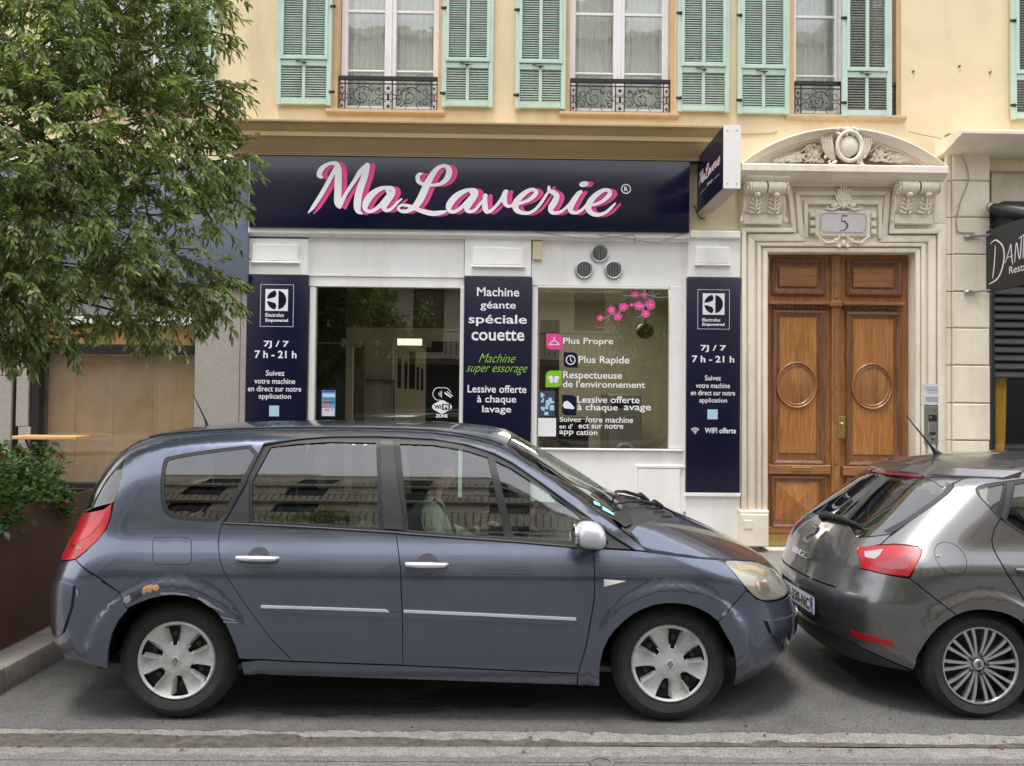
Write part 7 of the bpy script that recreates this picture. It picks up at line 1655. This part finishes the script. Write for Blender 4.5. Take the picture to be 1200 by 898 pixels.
MB().profile([(YB-.6,.55),(YB-.6,1.02),(YB+.6,1.02),(YB+.6,.55)], 3.0, 3.15).build('rear_seat', m_seat, cb_)
MB().box(2.5,3.0,YB-.56,YB+.56,.93,.95).build('parcel_shelf', m_dash, cb_)
# ================================================================== DRIVER
m_coat = M_('pale_green_coat', srgb(196,216,204), .9, var=.08, scale=8, bump=.5, bscale=14); m_skin = M_('skin', srgb(214,160,128), .55, var=.04); m_hair = M_('brown_hair', srgb(92,58,36), .6, var=.3, scale=30, bump=.6, bscale=60); m_bag = M_('dark_strap', (.015,.015,.018), .5)
pr_ = thing('person', 'person in a pale green puffy coat with brown hair sitting at the wheel, hand raised', 'person', (-.5,YA+.30,.46))
def skin(name, nodes, edges, mat, parent, root=0, sub=2):
    me = bpy.data.meshes.new(name); o_ = worigin(parent); me.from_pydata([tuple(Vector(p[0])-o_) for p in nodes], edges, []); o = bpy.data.objects.new(name, me); COL.objects.link(o)
    m = o.modifiers.new('s', 'SKIN'); ss = o.modifiers.new('sub', 'SUBSURF'); ss.levels = sub; ss.render_levels = sub
    if not me.skin_vertices: 
        bm = bmesh.new(); bm.from_mesh(me); bm.verts.layers.skin.verify(); bm.to_mesh(me); bm.free()
    for i, p in enumerate(nodes): r = p[1]; me.skin_vertices[0].data[i].radius = r if isinstance(r, tuple) else (r, r); me.skin_vertices[0].data[i].use_root = (i == root)
    dg = bpy.context.evaluated_depsgraph_get(); bpy.context.view_layer.update(); m2 = bpy.data.meshes.new_from_object(o.evaluated_get(dg)); bpy.data.objects.remove(o); m2.materials.clear(); m2.materials.append(mat); m2.shade_smooth()
    o = bpy.data.objects.new(name, m2); COL.objects.link(o); o.parent = parent; return o
px, py = -.50, YA+.30            # torso leans forward slightly, facing +x
H = lambda a, b, c: (px+a, py+b, c)
hpos = H(.04, 0, 1.27)
# body: pelvis, spine, neck, both arms, thighs as one surface
nodes = [(H(-.05,0,.60),(.15,.17)),(H(-.06,0,.78),(.14,.17)),(H(-.04,0,.95),(.14,.19)),(H(-.01,0,1.06),(.10,.17)),(H(.01,0,1.15),(.055,.055)),
         (H(0,-.19,1.03),.075),(H(.05,-.25,.86),.068),(H(.15,-.24,.78),.058),(H(.24,-.20,.87),.048),(H(.29,-.18,.94),.036),
         (H(0,.19,1.03),.075),(H(.08,.26,.86),.062),(H(.22,.24,.82),.05),(H(.34,.16,.88),.036),
         (H(.12,-.10,.57),.085),(H(.38,-.11,.60),.07),(H(.52,-.11,.40),.05),(H(.12,.10,.57),.085),(H(.38,.11,.60),.07),(H(.52,.11,.40),.05)]
edges = [(0,1),(1,2),(2,3),(3,4),(3,5),(5,6),(6,7),(7,8),(8,9),(3,10),(10,11),(11,12),(12,13),(0,14),(14,15),(15,16),(0,17),(17,18),(18,19)]
skin('coat', nodes, edges, m_coat, pr_)
# head
hd = MB(); n1, n2 = 24, 18; hc = Vector(H(.05, 0, 1.29)); V = []
for i in range(n2+1):
    a = math.pi*i/n2
    for k in range(n1):
        t = 2*math.pi*k/n1; X, Y, Z = math.sin(a)*math.cos(t), math.sin(a)*math.sin(t), math.cos(a)
        x = .098*X; y = .074*Y; z = .118*Z
        if Z < 0: x *= 1+.12*Z; y *= 1+.28*Z
        if X > 0:
            x += .030*math.exp(-((Z+.12)/.16)**2-(Y/.16)**2)             # nose
            x -= .012*math.exp(-((Z-.14)/.10)**2-((abs(Y)-.38)/.2)**2)     # eye sockets
            x += .010*math.exp(-((Z+.46)/.07)**2-(Y/.30)**2)             # lips
            x += .014*math.exp(-((Z+.80)/.16)**2-(Y/.35)**2)             # chin
            x += .006*math.exp(-((Z-.32)/.08)**2-(Y/.6)**2)              # brow
        V.append((hc.x+x, hc.y+y, hc.z+z))
hd.add(V, [(i*n1+k, (i+1)*n1+k, (i+1)*n1+(k+1)%n1, i*n1+(k+1)%n1) for i in range(n2) for k in range(n1)])
for s in (-1,1): hd.ball((hc.x-.005, hc.y+s*.075, hc.z-.005), (.018,.01,.03), 8, 6)
hd.tube([(hc.x-.02,hc.y,hc.z-.08),(px+.01,py,1.12)], [.05,.055], 12); hd.build('head', m_skin, pr_, fix=False, sharp=80)
ey = MB()
for s in (-1,1): ey.ball((hc.x+.083, hc.y+s*.029, hc.z+.016), (.01,.013,.008), 8, 6)
ey.build('eyes', M_('eye', (.03,.02,.015), .2), pr_, fix=False)
mo_ = MB(); mo_.ball((hc.x+.098, hc.y, hc.z-.055), (.008,.024,.007), 8, 5); mo_.build('mouth', M_('lip', srgb(170,90,84), .5), pr_)
hr = MB(); V = []
for i in range(13):
    a = math.pi*.60*i/12
    for k in range(24):
        t = 2*math.pi*k/24; X, Y, Z = math.sin(a)*math.cos(t), math.sin(a)*math.sin(t), math.cos(a); cut = 1.0 if X < .35 else (1.0 if Z > .35 else .80)
        V.append((hc.x-.010+.113*X*cut, hc.y+.090*Y*(cut if X > .35 else 1), hc.z+.012+.128*Z))
hr.add(V, [(i*24+k, (i+1)*24+k, (i+1)*24+(k+1)%24, i*24+(k+1)%24) for i in range(12) for k in range(24)])
for k in range(26):
    t = math.pi*.5+math.pi*(k/25); X, Y = math.cos(t), math.sin(t)
    hr.tube([(hc.x-.01+.10*X, hc.y+.085*Y, hc.z+.04),(hc.x-.015+.115*X, hc.y+.095*Y, hc.z-.05),(hc.x-.02+.11*X, hc.y+.10*Y, hc.z-.13-U(0,.04))], [.02,.022,.008], 6)
hr.build('hair', m_hair, pr_, fix=False, sharp=80)
# hands: palm plus four fingers and a thumb, near hand raised holding a phone
def hand(w, d, up, s, curl, name='hand'):
    d = Vector(d).normalized(); up = Vector(up).normalized(); sidev = d.cross(up).normalized()*s; w = Vector(w)
    N = [(w, (.024,.018)), (w+d*.035, (.034,.017)), (w+d*.075, (.036,.016))]; E = [(0,1),(1,2)]
    for k, (o_, L_) in enumerate(((-.030,.062),(-.010,.072),(.010,.067),(.029,.052))):
        b0 = len(N); base = w+d*.082+sidev*o_; p = base; N.append((base, (.0092,.0092))); E.append((2, b0)); dd = d.copy()
        for j in range(3):
            c_ = curl[k]*(.7+.3*j); dd = (dd*math.cos(c_)-up*math.sin(c_)).normalized(); p = p+dd*L_*(.45,.32,.23)[j]; N.append((p, (.0088-.0008*j,)*2)); E.append((b0+j, b0+j+1))
    b0 = len(N); t0 = w+d*.03-sidev*.030; N.append((t0, (.012,.012))); E.append((1, b0)); t1 = t0+d*.03-sidev*.022-up*.012; N.append((t1, (.0105,.0105))); E.append((b0, b0+1)); N.append((t1+d*.028-up*.012, (.0085,.0085))); E.append((b0+1, b0+2))
    return skin(name, N, E, m_skin, pr_, 0, 2)
hand(H(.305,-.175,.955), (.55,.05,.8), (-.6,.5,.5), 1, (.25,.35,.45,.55)); hand(H(.355,.155,.885), (.75,-.3,.45), (-.4,0,.9), -1, (.6,.65,.7,.75))
cf = MB(); cf.tube([H(.275,-.183,.925),H(.30,-.177,.953)], [.045,.042], 14); cf.build('cuff', m_bag, pr_); 
st = MB(); st.tube([H(.03,-.13,1.13),H(.13,-.09,1.02),H(.17,-.02,.88),H(.12,.08,.72)], .014, 6); st.build('strap', m_bag, pr_, fix=False)
qd = MB()
for z in (.72,.82,.92,1.01): qd.tube([H(-.045+.155*math.cos(t), .185*math.sin(t), z) for t in [2*math.pi*k/20 for k in range(21)]], .010, 6, False)
ph = MB().box(.0,.008,-.035,.035,-.07,.07); ph.v = [tuple(Matrix.Rotation(.5,3,'Y') @ Vector(v) + Vector(H(.375,-.16,1.03))) for v in ph.v]; phone = ph.build('phone', m_black); prop(phone, 'dark mobile phone held up in the raised hand of the driver', 'phone')
# ================================================================== PLANTER AND BUSH
m_cort = M_('rusted_steel', srgb(92,62,50), .7, var=.14, scale=3, dirt=srgb(70,50,44), dscale=1.6, damt=.6, streak=1)
pt_ = thing('planter', 'tall brown rusted steel planter box standing on the built out pavement corner', 'planter', (-3.75,5.6,.15))
b = MB(); x0, x1, y0, y1, z0, z1 = -4.35, -3.285, 4.62, 6.32, .152, 1.06; t_ = .02
b.box(x1-t_, x1, y0, y1, z0, z1).box(x0, x0+t_, y0, y1, z0, z1).box(x0+t_, x1-t_, y0, y0+t_, z0, z1).box(x0+t_, x1-t_, y1-t_, y1, z0, z1); b.build('box', m_cort, pt_)
MB().box(x0+t_, x1-t_, y0+t_, y1-t_, .4, z1-.06).build('soil', M_('soil', (.04,.028,.02), .95, var=.4, scale=20, bump=.6), pt_)
rm_ = MB().box(x1-.035, x1+.002, y0-.002, y1+.002, z1, z1+.012).box(x0, x0+.035, y0-.002, y1+.002, z1, z1+.012).box(x0+.036, x1-.036, y0-.002, y0+.035, z1, z1+.012).box(x0+.036, x1-.036, y1-.035, y1+.002, z1, z1+.012); rm_.build('rim', m_cort, pt_)
def leafmat(name, cols, rough=.4, trans=.35):
    m = bpy.data.materials.new(name); m.use_nodes = True; n = m.node_tree.nodes; L = m.node_tree.links; b = n['Principled BSDF']; b.inputs['Roughness'].default_value = rough; b.inputs['Specular IOR Level'].default_value = .5
    g = n.new('ShaderNodeNewGeometry'); r = n.new('ShaderNodeValToRGB'); L.new(g.outputs['Random Per Island'], r.inputs[0]); cr = r.color_ramp
    while len(cr.elements) < len(cols): cr.elements.new(.5)
    for i, c in enumerate(cols): cr.elements[i].position = i/(len(cols)-1); cr.elements[i].color = (*c, 1)
    nz_ = n.new('ShaderNodeTexNoise'); nz_.inputs['Scale'].default_value = 1.6; L.new(g.outputs['Position'], nz_.inputs['Vector']); mr = n.new('ShaderNodeMapRange'); mr.inputs[1].default_value = .35; mr.inputs[2].default_value = .65; mr.inputs[3].default_value = .72; mr.inputs[4].default_value = 1.3; L.new(nz_.outputs['Fac'], mr.inputs[0])
    mu = n.new('ShaderNodeMixRGB'); mu.blend_type = 'MULTIPLY'; mu.inputs[0].default_value = 1; L.new(r.outputs[0], mu.inputs[1]); L.new(mr.outputs[0], mu.inputs[2]); L.new(mu.outputs[0], b.inputs['Base Color'])
    tr = n.new('ShaderNodeBsdfTranslucent'); hs = n.new('ShaderNodeMixRGB'); hs.blend_type = 'MULTIPLY'; hs.inputs[0].default_value = 1; hs.inputs[2].default_value = (1.3,1.5,.5,1); L.new(mu.outputs[0], hs.inputs[1]); L.new(hs.outputs[0], tr.inputs[0])
    mx_ = n.new('ShaderNodeMixShader'); mx_.inputs[0].default_value = trans; L.new(b.outputs[0], mx_.inputs[1]); L.new(tr.outputs[0], mx_.inputs[2]); L.new(mx_.outputs[0], n['Material Output'].inputs[0]); return m
def leaves(P, D, Ls, Ws, fold=.25, droop=.25, rng=None):
    """numpy leaf cloud: P roots, D directions; each leaf 6 verts, 4 faces folded on its midrib and curved"""
    n = len(P); D = D/np.linalg.norm(D, axis=1, keepdims=True); up = rng.normal(0, .45, (n, 3))+np.array([0, 0, 1.]); S = np.cross(D, up); S /= np.linalg.norm(S, axis=1, keepdims=True)+1e-9; N = np.cross(S, D)
    L = Ls[:, None]; W = Ws[:, None]; g = np.array([0, 0, -1.])
    v0 = P; v1 = P+D*L*.45+N*0+g*L*droop*.2; v2 = P+D*L*.98+g*L*droop; a = P+D*L*.32+S*W*.5+N*W*fold+g*L*droop*.12; b_ = P+D*L*.32-S*W*.5+N*W*fold+g*L*droop*.12; c = P+D*L*.68+S*W*.42+N*W*fold+g*L*droop*.5; d = P+D*L*.68-S*W*.42+N*W*fold+g*L*droop*.5
    V = np.stack([v0, v1, v2, a, b_, c, d], 1).reshape(-1, 3); T = np.array([[0,3,1],[0,1,4],[1,3,5],[1,6,4],[1,5,2],[1,2,6]]); F = (T[None]+np.arange(n)[:, None, None]*7).reshape(-1, 3); return V, F
def np_mesh(name, V, F, mat, parent=None, org=(0,0,0)):
    me = bpy.data.meshes.new(name); V = V-np.array(org); me.vertices.add(len(V)); me.vertices.foreach_set('co', V.astype(np.float32).ravel()); k = F.shape[1]
    me.loops.add(F.size); me.loops.foreach_set('vertex_index', F.astype(np.int32).ravel()); me.polygons.add(len(F)); me.polygons.foreach_set('loop_start', np.arange(0, F.size, k, dtype=np.int32)); me.polygons.foreach_set('loop_total', np.full(len(F), k, dtype=np.int32))
    me.update(); me.validate(); me.materials.append(mat); o = bpy.data.objects.new(name, me); COL.objects.link(o)
    if parent: o.parent = parent
    return o
rg = np.random.default_rng(11)
m_bush = leafmat('planter_leaf', [(.05,.11,.03),(.08,.17,.045),(.12,.23,.07),(.20,.31,.12)])
bu = thing('flowering_shrub', 'bushy green flowering plant with small red blooms spilling over the brown planter', 'plant', (-3.75,5.5,1.0))
Ps, Ds = [], []; stm = MB(); flw = []
for k in range(300):
    bx, by = rg.uniform(-4.25,-3.36), rg.uniform(4.72,6.1); h_ = rg.uniform(.15,.42)*(1.15-.35*abs(by-5.3)); lean = Vector((rg.normal(.0,.12)+(.22 if bx > -3.6 else 0), rg.normal(0,.14), 1))
    if bx > -3.62 and rg.random() < .7: h_ *= .8; lean = Vector((.5, rg.normal(0,.2), .45))
    root = Vector((bx, by, 1.0)); tip = root+lean*h_*1.15; mid = root.lerp(tip, .5)+Vector((rg.normal(0,.02),rg.normal(0,.02),.02)); 
    if lean.x > .4: tip.z -= rg.uniform(.0,.22)
    stm.tube([root, mid, tip], [.004,.003,.0015], 4, False)
    for j in range(46):
        t = rg.uniform(.2,1.05); p = root.lerp(mid, t*2) if t < .5 else mid.lerp(tip, t*2-1); Ps.append(list(p+Vector(rg.normal(0,.018,3)))); Ds.append(rg.normal(0,1,3)*[1,1,.5]+[.1,-.1,.25])
    if rg.random() < .16: flw.append(tip)
V, F = leaves(np.array(Ps), np.array(Ds), rg.uniform(.03,.062,len(Ps)), rg.uniform(.02,.038,len(Ps)), .15, .2, rg); np_mesh('foliage', V, F, m_bush, bu, worigin(bu)); stm.build('stems', M_('green_stem', (.06,.10,.03), .7), bu, fix=False)
for p in flw+[Vector((-3.33,5.02,.86)),Vector((-3.32,5.75,1.12)),Vector((-3.9,5.2,1.48)),Vector((-3.75,5.35,1.44))]:
    f = MB()
    for k in range(6): q = p+Vector(rg.normal(0,.012,3)); f.ball(tuple(q), (.011,.011,.007), 6, 4)
    f.build('bloom', M_('red_bloom', (.42,.015,.03), .6) if 'red_bloom' not in bpy.data.materials else bpy.data.materials['red_bloom'], bu, fix=False)
b = MB(); b.tube([(-3.42,4.75,.98),(-3.36,4.70,1.0)], .004, 5); V, F = leaves(np.array([[-3.38,4.72,1.02],[-3.40,4.74,1.03]]), np.array([[.7,-.3,-.5],[.4,-.2,-.1]]), np.array([.13,.1]), np.array([.03,.025]), .1, .3, rg); np_mesh('blade_leaves', V, F, leafmat('lime_blade', [(.18,.35,.06),(.22,.42,.08)]), bu, worigin(bu))
# ================================================================== STREET TREE AT LEFT
m_leaf = leafmat('tree_leaf', [(.085,.115,.040),(.13,.17,.06),(.18,.225,.088),(.25,.285,.13),(.37,.39,.23)], .3, .42); m_bark = M_('bark', (.10,.085,.065), .9, var=.3, scale=14, bump=.8, bscale=30)
tr_ = thing('street_tree', 'evergreen street tree hanging its leafy crown over the left of the street', 'tree', (-4.75,5.1,.15))
T0 = Vector((-4.75,5.1,.1)); forkp = Vector((-4.6,5.15,2.7)); b = MB(); b.tube([T0, T0+Vector((.03,0,.9)), T0+Vector((.0,.04,1.8)), forkp], [.17,.13,.12,.11], 14); b.build('trunk', m_bark, tr_, fix=False)
# crown made of drooping sprays around limb ends; blobs measured from the photo: (u, v, radius px, depth)
blobs = [(-90,60,120,5.2),(20,40,95,5.1),(110,40,85,5.4),(185,55,62,5.7),(215,110,62,5.8),(258,112,22,6.0),(120,135,90,5.3),(40,160,95,4.9),(200,180,72,5.7),(256,192,40,5.9),(245,250,36,5.9),(130,225,85,5.3),(30,250,85,4.8),(180,290,62,5.5),(90,310,70,5.1),(225,335,45,5.7),(250,352,22,5.8),(10,330,60,4.7),(150,355,45,5.4),(188,378,24,5.4),(40,385,30,4.9),(15,370,38,4.8),(72,395,16,5.0),(-60,200,120,5.0),(-70,290,70,4.9),(60,-60,140,5.3),(180,-50,100,5.7),(-5,405,16,4.7),(235,35,30,5.8),(272,185,20,5.9)]
Ps, Ds = [], []; lb = MB(); tw = MB()
def toP(u, v, Y): x, z = at(u, v, Y); return Vector((x, Y, z))
for bi, (u, v, r, Y) in enumerate(blobs):
    c = toP(u, v, Y); R_ = r/900*Y
    # limb to blob centre
    m1 = forkp.lerp(c, .45)+Vector((rg.normal(0,.08), rg.normal(0,.08), .12)); lb.tube([forkp, m1, c], [.05 if bi % 4 == 0 else .02, .015, .006], 7)
    ns = int(54*(r/60)**1.75)+10
    for k in range(ns):
        dvec = rg.normal(0,1,3); dvec /= np.linalg.norm(dvec); rad = R_*(rg.uniform(.25,1)**.5); p = c+Vector((dvec[0]*rad, dvec[1]*rad*.85, dvec[2]*rad*.95))
        out = Vector(dvec); tipd = (out*.7+Vector((.12,-.1,-.25))).normalized(); Lh = rg.uniform(.08,.20)
        a0 = p; a1 = p+tipd*Lh*.5+Vector((0,0,.01)); a2 = p+tipd*Lh+Vector((0,0,-.03)); 
        if k % 2 == 0: tw.tube([c.lerp(p, .55), a0, a2], [.005,.0035,.0015], 4, False)
        nl = rg.integers(13, 21)
        for j in range(nl):
            t = (j+.5)/nl; q = a0.lerp(a1, t*2) if t < .5 else a1.lerp(a2, t*2-1); w_ = j*2.4+k; sv = Vector((math.cos(w_), math.sin(w_), rg.uniform(-.5,.25)))
            Ps.append(list(q+sv*.008)); Ds.append(list(sv*.75+tipd*(.35+.8*t)+Vector((0,0,-.25))))
V, F = leaves(np.array(Ps), np.array(Ds), rg.uniform(.036,.078,len(Ps)), rg.uniform(.015,.030,len(Ps)), .2, .18, rg)
np_mesh('crown', V, F, m_leaf, tr_, worigin(tr_)); lb.build('limb', m_bark, tr_, fix=False); prop(tw.build('twigs', m_bark, tr_, fix=False), kind='stuff')
print('leaves', len(Ps))
# trees across the street (seen in the reflections)
cr2 = None
for k, (x, y, h_) in enumerate(((-9,-8.6,6.2),(-4.2,-8.4,5.6),(5.2,-8.8,5.8),(11,-8.6,6.4))):
    t = thing('street_tree', ('young plane tree across the street, %s' % ('far left','second from left','third from left','far right')[k]), 'tree', (x,y,.12), 'trees across the street')
    b = MB().tube([(x,y,.1),(x+.05,y,1.6),(x,y,2.6)], [.13,.10,.08], 8); 
    for a in range(6): b.tube([(x,y,2.5),(x+.6*math.cos(a),y+.6*math.sin(a),3.4),(x+1.2*math.cos(a+.3),y+1.2*math.sin(a+.3),4.3)], [.05,.03,.01], 5)
    b.build('trunk', m_bark, t, fix=False)
    n_ = 5200; dv = rg.normal(0,1,(n_,3)); dv /= np.linalg.norm(dv,axis=1,keepdims=True); cl = rg.normal(0,.75,(26,3))*[1,1,.8]; P = cl[rg.integers(0,26,n_)]+dv*rg.uniform(.1,.55,(n_,1))+[x,y,4.2]
    V, F = leaves(P, dv+[0,0,-.3], rg.uniform(.10,.18,n_), rg.uniform(.05,.09,n_), .2, .2, rg); np_mesh('crown', V, F, m_leaf, t, worigin(t))
